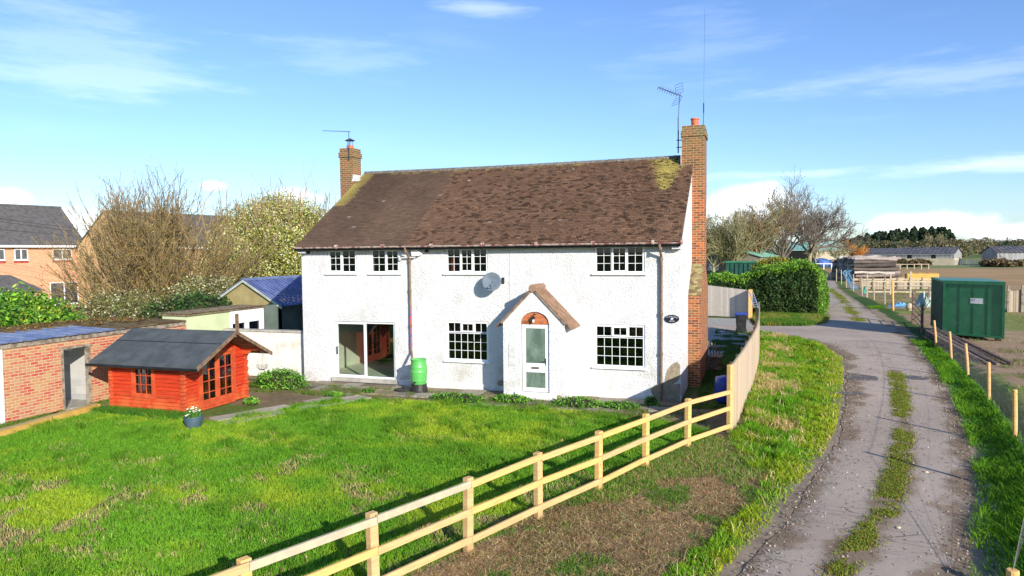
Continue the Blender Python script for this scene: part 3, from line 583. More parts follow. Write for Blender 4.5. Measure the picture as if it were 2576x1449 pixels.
for s in (-1, 1):
    L = (PX1-PX0)/2+.22; n_ = 11
    for k in range(n_):
        a0 = L*k/n_; a1 = L*(k+1)/n_+.03
        for r_ in range(9):
            y0 = PY-RO+(HY0-PY+RO)*r_/9; y1 = y0+(HY0-PY+RO)/9-.004; g = random.uniform(.75, 1.25); mb.cc = (.25*g, .155*g, .10*g); j = random.uniform(0, .006)
            za = 3.47-a0*sl; zb = 3.47-a1*sl
            P4 = [(pxm+s*a0, y0, za+j), (pxm+s*a1, y0, zb+.018+j), (pxm+s*a1, y1, zb+.018+j), (pxm+s*a0, y1, za+j)]
            mb.add(P4+[(p[0], p[1], p[2]-.022) for p in P4], [(0, 1, 2, 3), (4, 5, 6, 7), (0, 1, 5, 4), (1, 2, 6, 5), (2, 3, 7, 6), (3, 0, 4, 7)])
mb.cc = (.28, .18, .12)
for r_ in range(3): y0 = PY-RO-.02+r_*.4; mb.tube([(pxm, y0, 3.44), (pxm, y0+.41, 3.44)], [.115, .10], 12)
mb.build('porch_roof', M_tile, porch, col_=True)
mb = MB()
for s in (-1, 1): mb.beam((pxm+s*.02, PY-.03, 3.385), (pxm+s*((PX1-PX0)/2+.05), PY-.03, 3.385-sl*((PX1-PX0)/2+.03)), .04, .05)
mb.build('verge_mortar', M_darkwood, porch)
# tile tympanum in the arch
mb = MB(); cx = (DX0+DX1)/2
mb.cc = (.42, .16, .07)
n_ = 12
for k in range(n_):
    z = 2.45+k*.0235; hw = .45*sqrt(max(0, 1-((z-2.36)/.37)**2)); 
    if hw > .04: g = random.uniform(.8, 1.2); mb.cc = (.52*g, .16*g, .06*g); mb.box(cx-hw, cx+hw, PY+.05+(k % 2)*.004, PY+.2, z, z+.017)
for k in range(9):
    g = random.uniform(.6, 1.1); mb.cc = (.45*g, .14*g, .05*g); x = cx-.43+k*.097; mb.box(x, x+.082, PY+.045, PY+.2, 2.335, 2.44)
mb.cc = (.55, .40, .30); mb.box(cx-.44, cx+.44, PY+.062, PY+.19, 2.325, 2.70)
mb.build('arch_tiles', M_tile, porch, col_=True)
mb = MB(); mb.tube([(cx+.02, PY+.05, 2.63), (cx, PY-.05, 2.66), (cx-.02, PY-.08, 2.60)], .012, 6); mb.lathe((cx-.02, PY-.08, 2.50), [(.02, .1), (.055, .07), (.05, 0), (.03, -.01)], 8); mb.build('porch_lantern', M_black, porch)
mb = MB(); mb.lathe((cx-.02, PY-.08, 2.40), [(.03, .10), (.035, .05), (.02, 0)], 8); mb.build('lamp_glass', M_upvc, porch)
# front door
mb = MB(); yD = PY+.06
def ring(mbx, a, b_, c_, d_, w_, ya, yb): mbx.box(a, b_, ya, yb, c_, c_+w_); mbx.box(a, b_, ya, yb, d_-w_, d_); mbx.box(a, a+w_, ya, yb, c_+w_, d_-w_); mbx.box(b_-w_, b_, ya, yb, c_+w_, d_-w_)
ring(mb, DX0, DX1, .27, 2.32, .05, yD, yD+.07); ring(mb, DX0+.053, DX1-.053, .33, 2.265, .055, yD-.012, yD+.05); mb.box(DX0+.11, DX1-.11, yD-.0105, yD+.045, .86, 1.14)
fd = mb.build('front_door', M_upvc, house, bevel=.004)
mb = MB(); mb.box(DX0+.10, DX1-.10, yD+.01, yD+.03, 1.13, 2.22); mb.build('pane', M_frost, fd)
mb = MB(); mb.box(DX0+.10, DX1-.10, yD+.01, yD+.03, .38, .87); mb.build('pane', M_frost, fd)
mb = MB(); mb.box(-6.41, -6.17, yD-.024, yD, .965, 1.03); mb.build('letterbox', pm('letterbox_bronze', (.16, .11, .11), None, 4, .5), fd)
mb = MB(); mb.box(-5.965, -5.94, yD-.022, yD, 1.08, 1.3); mb.beam((-5.955, yD-.05, 1.2), (-6.06, yD-.05, 1.215), .014, .018); mb.build('handle', M_black, fd)
mb = MB(); mb.box(-6.92, -5.60, PY-.06, PY+.2, -.1, .255); mb.build('door_step', M_white, house, bevel=.015)
mb = MB(); mb.box(-7.12, -6.90, PY-.018, PY+.01, 1.04, 1.70); mb.build('meter_box', pm('meter_box_grey', (.60, .60, .58), (.48, .48, .46), 8, .7, .2), house, bevel=.005)

# main roof: tile courses
def tile_roof(side):
    mb_v = []; mb_c = []
    sgn = 1 if side == 'front' else -1
    y_e = HY0-.30 if side == 'front' else HY1+.30; z_e = ZE-.06
    L = hypot(YR-y_e, ZR-z_e); n_ = int(L/.105); x0, x1 = HX0-.06, HX1+.04
    dy = (YR-y_e)/L; dz = (ZR-z_e)/L; nrm = np.array([0, -dz*sgn, abs(dy)]); up = np.array([0, dy, dz]); nrm /= np.linalg.norm(nrm)
    for k in range(n_):
        s0 = L*k/n_; s1 = s0+.105*1.45; nt = 81; w_ = (x1-x0)/nt
        off = 0 if k % 2 == 0 else w_/2
        for i in range(nt+1):
            a = x0+i*w_-off; b_ = a+w_-.006; a = max(a, x0); b_ = min(b_, x1)
            if b_-a < .02: continue
            xm = (a+b_)/2; fr_ = k/n_; split = -11.0-.25*fr_+random.gauss(0, .03)
            right = xm > split
            rough = (np.clip((xm+11.2)/8, 0, 1)*.9+.25) if right else .22
            lift = .019+abs(random.gauss(0, .0045))*rough*1.6; th = .014
            nz = float(fbm(np.array([xm]), np.array([s0]), 1.2, 2)[0]); nz2 = float(fbm(np.array([xm]), np.array([s0]), .45, 9)[0])
            c = np.array([.158, .090, .055]) if right else np.array([.122, .077, .052])
            c = c*(1+random.gauss(0, .13 if right else .09))*(.75+.5*nz)
            if not right: c = c*(.8+.4*float(vnoise(np.array([xm]), np.array([s0*.3]), .9, 7)[0]))
            lich = 0
            dR = (xm-(-3.55))/.9
            if s0 > 2.9 and abs(xm+3.0) < .85-.0+(s0-3)*.12 and s0 < L-.0: lich = max(0, 1-abs(xm+2.85)/(.10+(s0-2.9)*.30))*1.5*(s0 > 3.3)
            if xm < HX0+.62+(nz-.5)*.6 and s0 > 2.9: lich = max(lich, .95*(1-(xm-HX0)/.8))
            if s0 > L-.3 and nz2 > .6: lich = max(lich, .35)
            lich *= (.5+nz2)
            if lich > .35: c = c*(1-min(lich, 1)*.85)+np.array([.40, .33, .085])*min(lich, 1)*.85
            moss = (nz2 > .66) or (random.random() < .03*rough*3)
            if right and random.random() < .10+.30*rough*(nz2 > .5)*(nz > .42): c = c*random.uniform(.35, .6)
            if random.random() < .0012: c = np.array([.24, .20, .17])
            jx = random.gauss(0, .004)*rough
            base = np.array([0, y_e, z_e]); sag = -.035*sin(pi*(xm-x0)/(x1-x0))*fr_
            tilt = random.gauss(0, .005)*rough
            p = []
            for (xx, ss, hh) in ((a, s0+jx, lift+tilt), (b_, s0+jx, lift-tilt), (b_, s1, 0.0), (a, s1, 0.0)):
                q = base+up*ss+nrm*(hh+.012); q[0] = xx; q[2] += sag; p.append(q)
            lo = [q-nrm*th for q in p[:2]]
            mb_v.append(np.array(p+lo)); mb_c.append(np.clip(c, .01, .9))
            if right and random.random() < (.22 if right else .0)*rough*(1.9 if nz2 > .5 else .7):       # moss pad on the tile's lower edge
                q0 = base+up*(s0+.02)+nrm*(.03); r_ = random.uniform(.035, .09); cx_ = random.uniform(a, b_)
                ang = np.linspace(0, 2*pi, 4, endpoint=False)+random.random()
                pp = []
                for an in ang: v = q0+up*(sin(an)*r_*.6); v = v.copy(); v[0] = cx_+cos(an)*r_; v[2] += sag-.0; pp.append(v-nrm*.01)
                top_ = q0+nrm*random.uniform(.02, .045); top_[0] = cx_; top_[2] += sag
                moss_v.append(np.array(pp+[top_])); moss_c.append(np.array([.065, .045, .03])*random.uniform(.6, 1.6) if random.random() < .997 else np.array([.30, .26, .21]))
    V = np.concatenate(mb_v); n = len(mb_v); i = np.arange(n)[:, None]*6
    Fc = np.concatenate([i+[0, 1, 2, 3], i+[4, 5, 1, 0], i+[4, 0, 3, 3][:4] if False else i+[5, 4, 0, 1]], 1).reshape(-1, 4)[:, :]
    Fc = np.concatenate([(i+[0, 1, 2, 3]), (i+[4, 5, 1, 0])], 0)
    return V, Fc, np.repeat(np.array(mb_c), 6, 0)
moss_v = []; moss_c = []
V, Fc, Cc = tile_roof('front')
roof = np_mesh('roof', V, Fc, M_tile, house, Cc)
V = np.concatenate(moss_v); n = len(moss_v); i = np.arange(n)[:, None]*5
Fm = np.concatenate([i+[0, 1, 4], i+[1, 2, 4], i+[2, 3, 4], i+[3, 0, 4]], 1).reshape(-1, 3); o = np_mesh('moss', V, Fm, M_tile, roof, np.repeat(np.array(moss_c), 5, 0)); o['kind'] = 'stuff'
mb = MB(); mb.prism([(HX0-.05, HY0-.28, ZE-.10), (HX0-.05, YR, ZR-.03), (HX0-.05, HY1+.3, ZE-.10), (HX0-.05, HY1+.3, ZE-.16), (HX0-.05, YR, ZR-.12), (HX0-.05, HY0-.28, ZE-.16)], (HX1-HX0+.08, 0, 0)); mb.build('roof_underlay', M_slate, roof)
mb = MB(); x = HX0-.02; k = 0
while x < HX1-.25:
    s = -.035*sin(pi*(x-HX0)/(HX1-HX0)); mb.tube([(x, YR, ZR-.005+s), (x+.34, YR, ZR-.008+s)], [.105, .098], 12); x += .34
mb.build('ridge', M_ridge, roof, smooth=False)
mb = MB(); x = HX0-.12
while x < HX1+.03:
    x2 = min(x+1.8, HX1+.06); pr = []
    for k in range(9): a = pi+pi*k/8; pr.append((cos(a)*.062, sin(a)*.062))
    pts = [(x, HY0-.37+p[0], ZE-.055+p[1]) for p in pr]+[(x, HY0-.37+p[0]*.85, ZE-.055+p[1]*.85) for p in pr[::-1]]
    mb.prism(pts, (x2-x-.003, 0, 0)); mb.tube([(x2-.05, HY0-.37, ZE-.058), (x2+.03, HY0-.37, ZE-.058)], .072, 12); x = x2
mb.build('gutter', M_gutter, house)
mb = MB(); mb.box(HX0-.1, HX1+.02, HY0-.29, HY0-.27, ZE-.19, ZE-.07); mb.box(HX0-.1, HX1+.02, HY0-.27, HY0+.02, ZE-.10, ZE-.075); mb.build('fascia', M_gutblk, house)
def downpipe(x, ztop, zbot, shoe, lab):
    mb = MB(); r = .04
    mb.tube([(x-.02, HY0-.37, ztop), (x-.02, HY0-.37, ztop-.10), (x+.0, HY0-.10, ztop-.36), (x, HY0-.08, ztop-.42), (x, HY0-.08, zbot)] + shoe, r, 10)
    for z in (ztop-.10, ztop-.42, (ztop+zbot)/2+.3, (ztop+zbot)/2-.9): mb.tube([(x, HY0-.08 if z < ztop-.3 else HY0-.37, z), (x, HY0-.08 if z < ztop-.3 else HY0-.37, z-.09)], .055, 10)
    return mb.build('downpipe', M_pipe, house, smooth=False, label=lab)
dp = downpipe(-10.97, ZE-.10, 1.30, [(-10.95, HY0-.10, 1.2), (-10.72, HY0-.5, 1.09), (-10.70, HY0-.6, 1.0)], 'brown downpipe ending above the green barrel')
mb = MB(); mb.tube([(-10.97, HY0-.08, 2.6), (-10.97, HY0-.08, 1.34)], .0425, 10, cap=False); mb.build('flaked_paint', M_pipered, dp)
downpipe(-2.61, ZE-.10, .0, [], 'brown downpipe at the right corner')
for xa, xb in ((-2.30, -2.02), (HX0-.02, HX0+.3)): mb = MB(); mb.box(xa, xb, HY0-.22, HY0, 4.57, 4.73); mb.build('corbel', M_render, house, bevel=.02)
def irr(cx, cz, rx, rz, n=22):
    return [(cx+cos(2*pi*k/n)*rx*(1+random.uniform(-.22, .22)), cz+sin(2*pi*k/n)*rz*(1+random.uniform(-.2, .2))) for k in range(n)]
def wpatch(pl, y, name='bare_patch', mat=None):
    mb = MB(); mb.prism([(p[0], y, p[1]) for p in pl], (0, .02, 0)); return mb.build(name, mat or M_patch, house, fix=True)
wpatch([(-2.52, .62), (-2.44, .95), (-2.3, 1.12), (-2.16, 1.2), (-2.07, 1.12), (-2.06, .75), (-2.12, .62), (-2.3, .5), (-2.45, .52)], HY0-.008)
wpatch([(-2.92, .36), (-2.74, .5), (-2.5, .55), (-2.2, .52), (-2.06, .55), (-2.06, 0), (-2.3, -.02), (-2.55, .03), (-2.8, .05), (-2.9, .2)], HY0-.042)
wpatch(irr(-7.75, .28, .13, .09), HY0-.042); wpatch([(-5.62, .02), (-5.6, .2), (-5.5, .22), (-5.38, .12), (-5.37, .02)], PY-.008)

# chimneys
def chim(parts, pot, name, lab, potc, cowl=False):
    mb = MB()
    for b_ in parts: mb.box(*b_)
    c = mb.build(name, M_brickch, house, label=lab)
    return c
c1 = chim([(-2.40, -1.63, 25.62, 26.80, 4.0, 8.50), (-2.44, -1.59, 25.58, 26.84, 8.50, 8.70), (-2.40, -1.63, 25.62, 26.80, 8.70, 8.88)], None, 'chimney', 'tall external brick chimney on the right gable', None)
mb = MB(); mb.box(-2.045, -1.65, 24.15, 28.3, -.3, 3.06)
mb.prism([(-2.044, 24.15, 3.061), (-2.044, 25.615, 4.05), (-2.044, 26.81, 4.05), (-2.044, 28.3, 3.061)], (.393, 0, 0))
mb.build('chimney_breast', M_brickch, c1)
mb = MB(); L = hypot(1.46, .99); dy, dz = 1.46/L, .99/L
for k in range(16):
    s0 = L*k/16; s1 = s0+L/16*1.3
    for q in range(3):
        xa = -2.06+q*.145-(.07 if k % 2 else 0); xb = xa+.14; xa = max(xa, -2.06); xb = min(xb, -1.63)
        if xb-xa < .02: continue
        g = random.uniform(.7, 1.2); mb.cc = random.choice([(.26*g, .20*g, .09*g), (.30*g, .26*g, .12*g), (.22*g, .15*g, .08*g)])
        P4 = [(xa, 24.12+dy*s0-dz*.02, 3.05+dz*s0+dy*.035), (xb, 24.12+dy*s0-dz*.02, 3.05+dz*s0+dy*.035), (xb, 24.12+dy*s1, 3.05+dz*s1+dy*.01), (xa, 24.12+dy*s1, 3.05+dz*s1+dy*.01)]
        mb.add(P4+[(p[0], p[1], p[2]-.03) for p in P4], [(0, 1, 2, 3), (0, 1, 5, 4), (1, 2, 6, 5), (2, 3, 7, 6), (3, 0, 4, 7)])
mb.build('shoulder_tiles', M_tile, c1, col_=True)
mb = MB(); mb.box(-2.43, -2.03, 25.585, 25.61, 7.38, 7.50); mb.box(-2.435, -2.41, 25.60, 26.2, 7.43, 7.95); mb.build('flashing', M_lead, c1)
mb = MB(); mb.lathe((-2.0, 26.2, 8.85), [(.15, 0), (.15, .05), (.125, .06), (.13, .30), (.15, .31), (.15, .36), (.11, .36), (.10, .1)], 20, cap=False); mb.build('chimney_pot', M_terra, c1, smooth=False)
c2 = chim([(-16.16, -15.56, 25.62, 26.28, -.3, 8.50), (-16.20, -15.52, 25.58, 26.32, 8.50, 8.70), (-16.16, -15.56, 25.62, 26.28, 8.70, 8.88), (-15.559, -15.25, 25.66, 26.24, -.3, 7.50)], None, 'chimney', 'shorter brick chimney on the left gable with metal cowl', None)
mb = MB(); mb.box(-15.60, -15.24, 25.60, 26.27, 7.505, 7.60); mb.box(-15.558, -15.53, 25.60, 26.27, 7.601, 7.80); mb.build('flashing', M_lead, c2)
mb = MB(); mb.lathe((-15.86, 25.95, 8.86), [(.14, 0), (.14, .12), (.15, .16)], 16); mb.build('chimney_pot', M_terra, c2)
mb = MB()
for k in range(4): a = pi/4+k*pi/2; mb.tube([(-15.86+.11*cos(a), 25.95+.11*sin(a), 9.0), (-15.86+.11*cos(a), 25.95+.11*sin(a), 9.24)], .01, 5)
mb.lathe((-15.86, 25.95, 9.22), [(.21, 0), (.19, .02), (.03, .10)], 16); mb.build('cowl', M_alu, c2)

# things fixed to the house but things of their own
def yagi(name, base, head, boomdir, label, n_el, L, refl=True, el_len=.26, droop=0):
    tg = thing(name, base, label, 'aerial'); mb = MB(); mb.tube([base, (base[0], base[1], base[2]+(head[2]-base[2])*.62)], .022, 8); mb.tube([(base[0], base[1], base[2]+(head[2]-base[2])*.6), head], .014, 8); mb.build('mast', M_alu, tg)
    mb = MB(); h = Vector(head); d = Vector(boomdir).normalized(); sd_ = d.cross(Vector((0, 0, 1))).normalized(); u = sd_.cross(d)
    mb.beam(h-d*.08, h+d*L, .022, .022); mb.build('boom', M_alu, tg)
    for k in range(n_el):
        mb = MB(); p = h+d*(L*(k+.6)/n_el); e = el_len*(1-.25*k/n_el); mb.tube([p-sd_*e/2, p+sd_*e/2], .006, 5)
        if refl: mb.tube([p-sd_*e/2+u*.07, p-sd_*e/2-u*.07], .006, 4); mb.tube([p+sd_*e/2+u*.07, p+sd_*e/2-u*.07], .006, 4)
        mb.build('element', M_alu, tg)
    if refl:
        mb = MB()
        for s in (1, -1):
            mb = MB()
            for k in range(4):
                p = h+u*s*(.09+k*.095)+d*(.02+k*.035); mb.tube([p-sd_*.21, p+sd_*.21], .006, 5)
            for q in (-1, 1): mb.tube([h+u*s*.09+sd_*q*.2+d*.02, h+u*s*.375+sd_*q*.2+d*.125], .005, 4)
            mb.build('reflector', M_alu, tg)
    return tg
a1 = yagi('television_aerial', (-2.56, 26.0, 8.0), (-2.51, 26.0, 10.02), (-.62, -.62, .18), 'tall television aerial with grid reflector beside the right chimney', 9, .95, True, .24)
for zb in (8.2, 8.45): mb = MB(); mb.beam((-2.62, 26.0, zb), (-2.41, 26.0, zb), .03, .03); mb.build('bracket', M_alu, a1)
a2 = yagi('television_aerial', (-15.66, 25.54, 8.4), (-15.66, 25.54, 9.52), (-1, -.1, .08), 'low long television aerial above the left chimney', 12, 1.15, False, .14)
tw = thing('whip_aerial', (-1.72, 26.3, 8.88), 'thin upright whip aerial on the right chimney', 'aerial'); mb = MB(); mb.tube([(-1.72, 26.3, 8.86), (-1.71, 26.3, 9.45)], .012, 6); mb.tube([(-1.71, 26.3, 9.4), (-1.71, 26.3, 9.75)], .022, 6); mb.build('base_rod', M_alu, tw); mb = MB(); mb.tube([(-1.71, 26.3, 9.7), (-1.68, 26.3, 13.0)], .004, 4); mb.build('whip', M_alu, tw)

ds = thing('satellite_dish', (-7.68, HY0, 3.58), 'grey satellite dish on the wall above the porch', 'satellite dish')
dc = Vector((-7.93, 21.27, 3.60)); dn = Vector((.25, -.93, .30)).normalized(); Mx = Matrix.Translation(dc) @ dn.to_track_quat('Z', 'X').to_matrix().to_4x4()
mb = MB(Mx); prof = [(.001, -.05), (.12, -.042), (.22, -.02), (.30, .01), (.31, .008), (.22, -.028), (.12, -.05), (.001, -.058)]; mb.lathe((0, 0, 0), prof, 32, cap=False); mb.build('reflector', M_dish, ds, smooth=True)
mb = MB(); mb.tube([dc-dn*.05, dc-dn*.05+Vector((.1, .1, -.02)), (-7.66, HY0-.03, 3.62)], .018, 8); mb.box(-7.70, -7.62, HY0-.03, HY0+.0, 3.52, 3.72); mb.build('bracket', M_black, ds)
tipp = dc+dn*.28+Vector((-.02, 0, -.20)); mb = MB(); mb.tube([dc-dn*.02+Vector((0, 0, -.27)), tipp], .010, 6); mb.tube([tipp-dn*.06, tipp+dn*.03], .028, 10); mb.build('feed_arm', M_alu, ds)
mb = MB(); mb.tube([(-7.62, HY0-.01, 3.6), (-7.45, HY0-.012, 3.57), (-7.42, HY0-.012, 3.4), (-7.42, HY0-.012, 2.6)], .008, 5); mb.tube([(-7.42, HY0-.012, ZE-.2), (-7.42, HY0-.012, 2.7)], .006, 5); mb.build('cable', M_white, ds)

npt = thing('name_plate', (-2.31, HY0, 2.49), 'oval black house name plate with white letters beside the right downpipe', 'sign')
mb = MB(); pl = [(-2.305+cos(2*pi*k/32)*.215, 2.49+sin(2*pi*k/32)*.125) for k in range(32)]; mb.prism([(p[0], HY0-.035, p[1]) for p in pl], (0, .03, 0)); mb.build('plate', M_name, npt)
def text(body, size, loc, parent, mat, rot=(pi/2, 0, 0), arc=None, ext=.002, name='lettering'):
    cu = bpy.data.curves.new(name, 'FONT'); cu.body = body; cu.size = size; cu.extrude = ext; cu.align_x = 'CENTER'; cu.align_y = 'CENTER'
    o = bpy.data.objects.new('tmp', cu); col.objects.link(o); bpy.context.view_layer.update(); dg = bpy.context.evaluated_depsgraph_get()
    me = bpy.data.meshes.new_from_object(o.evaluated_get(dg)); bpy.data.objects.remove(o); me.materials.clear(); me.materials.append(mat)
    me.transform(Matrix.Translation(Vector(loc)-origin(parent)) @ Matrix.Rotation(rot[2], 4, 'Z') @ Matrix.Rotation(rot[0], 4, 'X') @ Matrix.Rotation(rot[1], 4, 'Y'))
    t_ = bpy.data.objects.new(name, me); col.objects.link(t_); t_.parent = parent; return t_
mbs = MB()
word = 'HIGHFIELD'
for k, ch in enumerate(word):
    f = (k-4)/4; x = -2.305+f*.155; z = 2.49+.078*sqrt(max(0, 1-(f*.78)**2)); text(ch, .052, (x, HY0-.038, z-.008), npt, M_lettering, rot=(pi/2, f*.42, 0))
text('HOUSE', .05, (-2.305, HY0-.038, 2.42), npt, M_lettering)
mb = MB(); mb.sphere((-2.305, HY0-.037, 2.495), .036, 10, 6, (1, .15, .8)); mb.sphere((-2.275, HY0-.037, 2.51), .018, 8, 5, (1, .2, 1)); mb.box(-2.335, -2.328, HY0-.042, HY0-.036, 2.45, 2.49); mb.box(-2.285, -2.278, HY0-.042, HY0-.036, 2.45, 2.49); mb.build('emblem', M_lettering, npt)
for (x, lab) in ((-10.35, 'small dark wall lamp under the eaves right of the middle downpipe'), (-15.0, 'small dark wall lamp under the eaves at the left corner')):
    tl = thing('wall_lamp', (x, HY0, 4.6), lab, 'lamp'); mb = MB(); mb.sphere((x, HY0-.07, 4.60), .07, 10, 6, (1, 1, .8)); mb.box(x-.05, x+.05, HY0-.02, HY0, 4.55, 4.68); mb.build('lamp_body', M_gutblk, tl)
tb = thing('junction_box', (-10.75, HY0, 4.5), 'white box with a cable bracket under the eaves beside the downpipe', 'box')
mb = MB(); mb.prism([(-10.88, HY0-.16, 4.66), (-10.62, HY0-.16, 4.66), (-10.5, HY0-.16, 4.50), (-10.6, HY0-.16, 4.44), (-10.86, HY0-.16, 4.44)], (0, .159, 0)); mb.build('housing', M_upvc, tb, bevel=.01)
mb = MB(); mb.beam((-11.35, HY0-.12, 4.38), (-10.75, HY0-.12, 4.40), .05, .03); mb.box(-11.36, -11.3, HY0-.12, HY0, 4.3, 4.45); mb.build('bracket', M_white, tb)

# water butt
wb = thing('water_butt', (-10.30, 20.75, .27), 'bright green ribbed water butt below the middle downpipe', 'water butt')
mb = MB(); prof = []
for k in range(29):
    z = k/28*.78; r = .235+.038*sin(pi*k/28); r += .010 if k in (4, 5, 14, 15, 20, 21, 27) else 0; prof.append((r, z))
prof += [(.262, .80), (.262, .815), (.235, .815), (.225, .78), (.001, .74)]
mb.lathe((-10.30, 20.75, .28), [(.16, 0)]+prof, 32, cap=False); mb.build('barrel', M_butt, wb, smooth=True)
mb = MB(); mb.tube([(-10.30, 20.52, .36), (-10.30, 20.44, .36), (-10.30, 20.43, .31)], .018, 8); mb.beam((-10.33, 20.46, .385), (-10.27, 20.46, .385), .02, .02); mb.build('tap', M_black, wb)
st = thing('barrel_stand', (-10.30, 20.75, 0), 'black plastic stand under the green water butt', 'stand'); mb = MB(); mb.lathe((-10.30, 20.75, .03), [(.29, 0), (.285, .06), (.25, .25), (.27, .255), (.001, .25)], 16, cap=False); mb.build('stand_body', M_stand, st)
ld = thing('loose_lid', (-10.95, 20.8, 0), 'round black lid lying on the ground beside the barrel stand', 'lid'); mb = MB(); mb.lathe((-10.86, 20.72, .05), [(.28, 0), (.29, .03), (.24, .05), (.1, .055), (.001, .055)], 24, cap=False); mb.build('lid_disc', M_black, ld); mb = MB(); mb.beam((-10.91, 20.72, .12), (-10.81, 20.72, .12), .02, .02); mb.beam((-10.91, 20.72, .12), (-10.91, 20.72, .10), .02, .02); mb.beam((-10.81, 20.72, .12), (-10.81, 20.72, .10), .02, .02); mb.build('handle', M_black, ld)

# ------------------------------------------------------------------ post and rail fence
fence = thing('rail_fence', (-3.4, 11.4, 0), 'new three-rail timber fence running across the lawn', 'fence')
RP = [(-6.65, 2.95), (-6.0, 4.67), (-5.35, 6.38), (-4.70, 8.06), (-4.06, 9.74), (-3.44, 11.38), (-2.75, 13.02), (-2.11, 14.75), (-1.41, 16.51), (-.54, 18.21)]
def off(a, b, d): v = Vector((b[0]-a[0], b[1]-a[1], 0)).normalized(); return Vector((v.y*d, -v.x*d, 0)), v
for i, p in enumerate(RP):
    a, b = (RP[i], RP[i+1]) if i < len(RP)-1 else (RP[i-1], RP[i]); n_, v = off(a, b, 1); ht = 1.13+random.uniform(-.01, .015) if i < len(RP)-1 else 1.70
    mb = MB(); c = Vector((p[0], p[1], 0)); q = [c+v*sx*.065+n_*sy*.052 for sx, sy in ((-1, -1), (1, -1), (1, 1), (-1, 1))]; tl = random.gauss(0, .012)
    mb.prism([Vector((k.x, k.y, -.2)) for k in q], (tl, random.gauss(0, .01), ht+.2)); mb.build('post', M_pine, fence, bevel=.006)
for i in range(len(RP)-1):
    n_, v = off(RP[i], RP[i+1], .075)
    for j, z in enumerate((1.055, .635, .21)):
        e0 = random.gauss(0, .008); e1 = random.gauss(0, .008); top_old = (j == 0 and i in (2, 3))
        lo_n = n_*(1.0 if i % 2 == 0 else 1.0)
        mb = MB(); mb.beam(Vector((*RP[i], z+e0))+lo_n+v*.004, Vector((*RP[i+1], z+e1))+lo_n-v*.004, .044, .102); 
        o = mb.build('rail', M_pinegrey if top_old else M_pine, fence, bevel=.005)
        if top_old: o['label'] = 'greyer weathered top rail'

# board fence beside the lane
bf = thing('board_fence', (0, 26, 0), 'tall vertical-board timber fence beside the house and lane', 'fence')
BP = [(-.50, 18.25), (-.27, 21.2), (-.06, 24.5), (.10, 27.5), (.20, 30.5), (.235, 33.5), (.25, 36.5), (.25, 39.5)]
BH = [1.70, 1.69, 1.68, 1.68, 1.70, 1.72, 1.76, 1.80]
for i in range(len(BP)-1):
    a, b = Vector((*BP[i], 0)), Vector((*BP[i+1], 0)); n_, v = off(BP[i], BP[i+1], 1); L = (b-a).length; k = int(L/.125); mb = MB()
    for q in range(k):
        g = random.uniform(.82, 1.12); mb.cc = random.choice([(.50*g, .39*g, .29*g), (.54*g, .39*g, .25*g), (.44*g, .36*g, .28*g)]); h = BH[i]+(BH[i+1]-BH[i])*q/k+random.gauss(0, .004)
        p0 = a+v*(L*q/k+.002); p1 = a+v*(L*(q+1)/k-.002); qq = [p0+n_*.02, p1+n_*.02, p1+n_*.042, p0+n_*.036]
        mb.prism([Vector((w_.x, w_.y, -.05)) for w_ in qq], (0, 0, h+.05))
    mb.build('board_panel', M_board, bf, col_=True)
    for z in (1.45, .9, .35): mb = MB(); mb.beam(a+Vector((0, 0, z))-n_*.0, b+Vector((0, 0, z))-n_*.0, .036, .09); mb.build('rail', M_pine, bf)
    for q in range(2):
        p = a+v*(L*(q+.5)/2)-n_*.075; mb = MB(); mb.box(p.x-.05, p.x+.05, p.y-.05, p.y+.05, -.1, BH[i]-.05); mb.build('post', M_pine, bf, bevel=.006)
mb = MB()
for i in range(len(BP)-1): n_, v = off(BP[i], BP[i+1], .03); mb.beam(Vector((*BP[i], BH[i]+.012))+n_, Vector((*BP[i+1], BH[i+1]+.012))+n_, .05, .018)
mb.build('capping', M_pinegrey, bf)
# far yard gate panel
gp = thing('yard_gate', (-1.3, 50, 0), 'tall boarded timber gate panel closing the yard behind the house', 'gate')
mb = MB(); a, b = Vector((-3.4, 50.9, 0)), Vector((-.28, 49.7, 0)); L = (b-a).length; v = (b-a).normalized()
for q in range(26):
    g = random.uniform(.85, 1.1); mb.cc = (.60*g, .53*g, .45*g); p0 = a+v*L*q/26; p1 = a+v*(L*(q+1)/26-.006); mb.prism([(p0.x, p0.y, .05), (p1.x, p1.y, .05), (p1.x, p1.y+.03, .05), (p0.x, p0.y+.03, .05)], (0, 0, 2.15-.012*q))
mb.build('board_panel', M_board, gp, col_=True)
mb = MB(); mb.box(-.30, -.05, 49.0, 49.75, 0, 1.95); mb.build('post', M_pine, gp)
ladder = thing('ladder', (.1, 38.5, 1.5), 'pale metal ladder lying along the top of the board fence', 'ladder')
for s in (-.09, .09): mb = MB(); mb.tube([(.12+s, 35.0, 1.86), (.02+s, 38.5, 2.02), (-.12+s, 41.5, 2.22)], .028, 6); mb.build('stile', M_galv, ladder)
for k in range(9): f = k/9+.05; mb = MB(); xc = .12-.24*f; mb.tube([(xc-.09, 35+6.4*f, 1.86+.36*f), (xc+.09, 35+6.4*f, 1.86+.36*f)], .014, 5); mb.build('rung', M_galv, ladder)

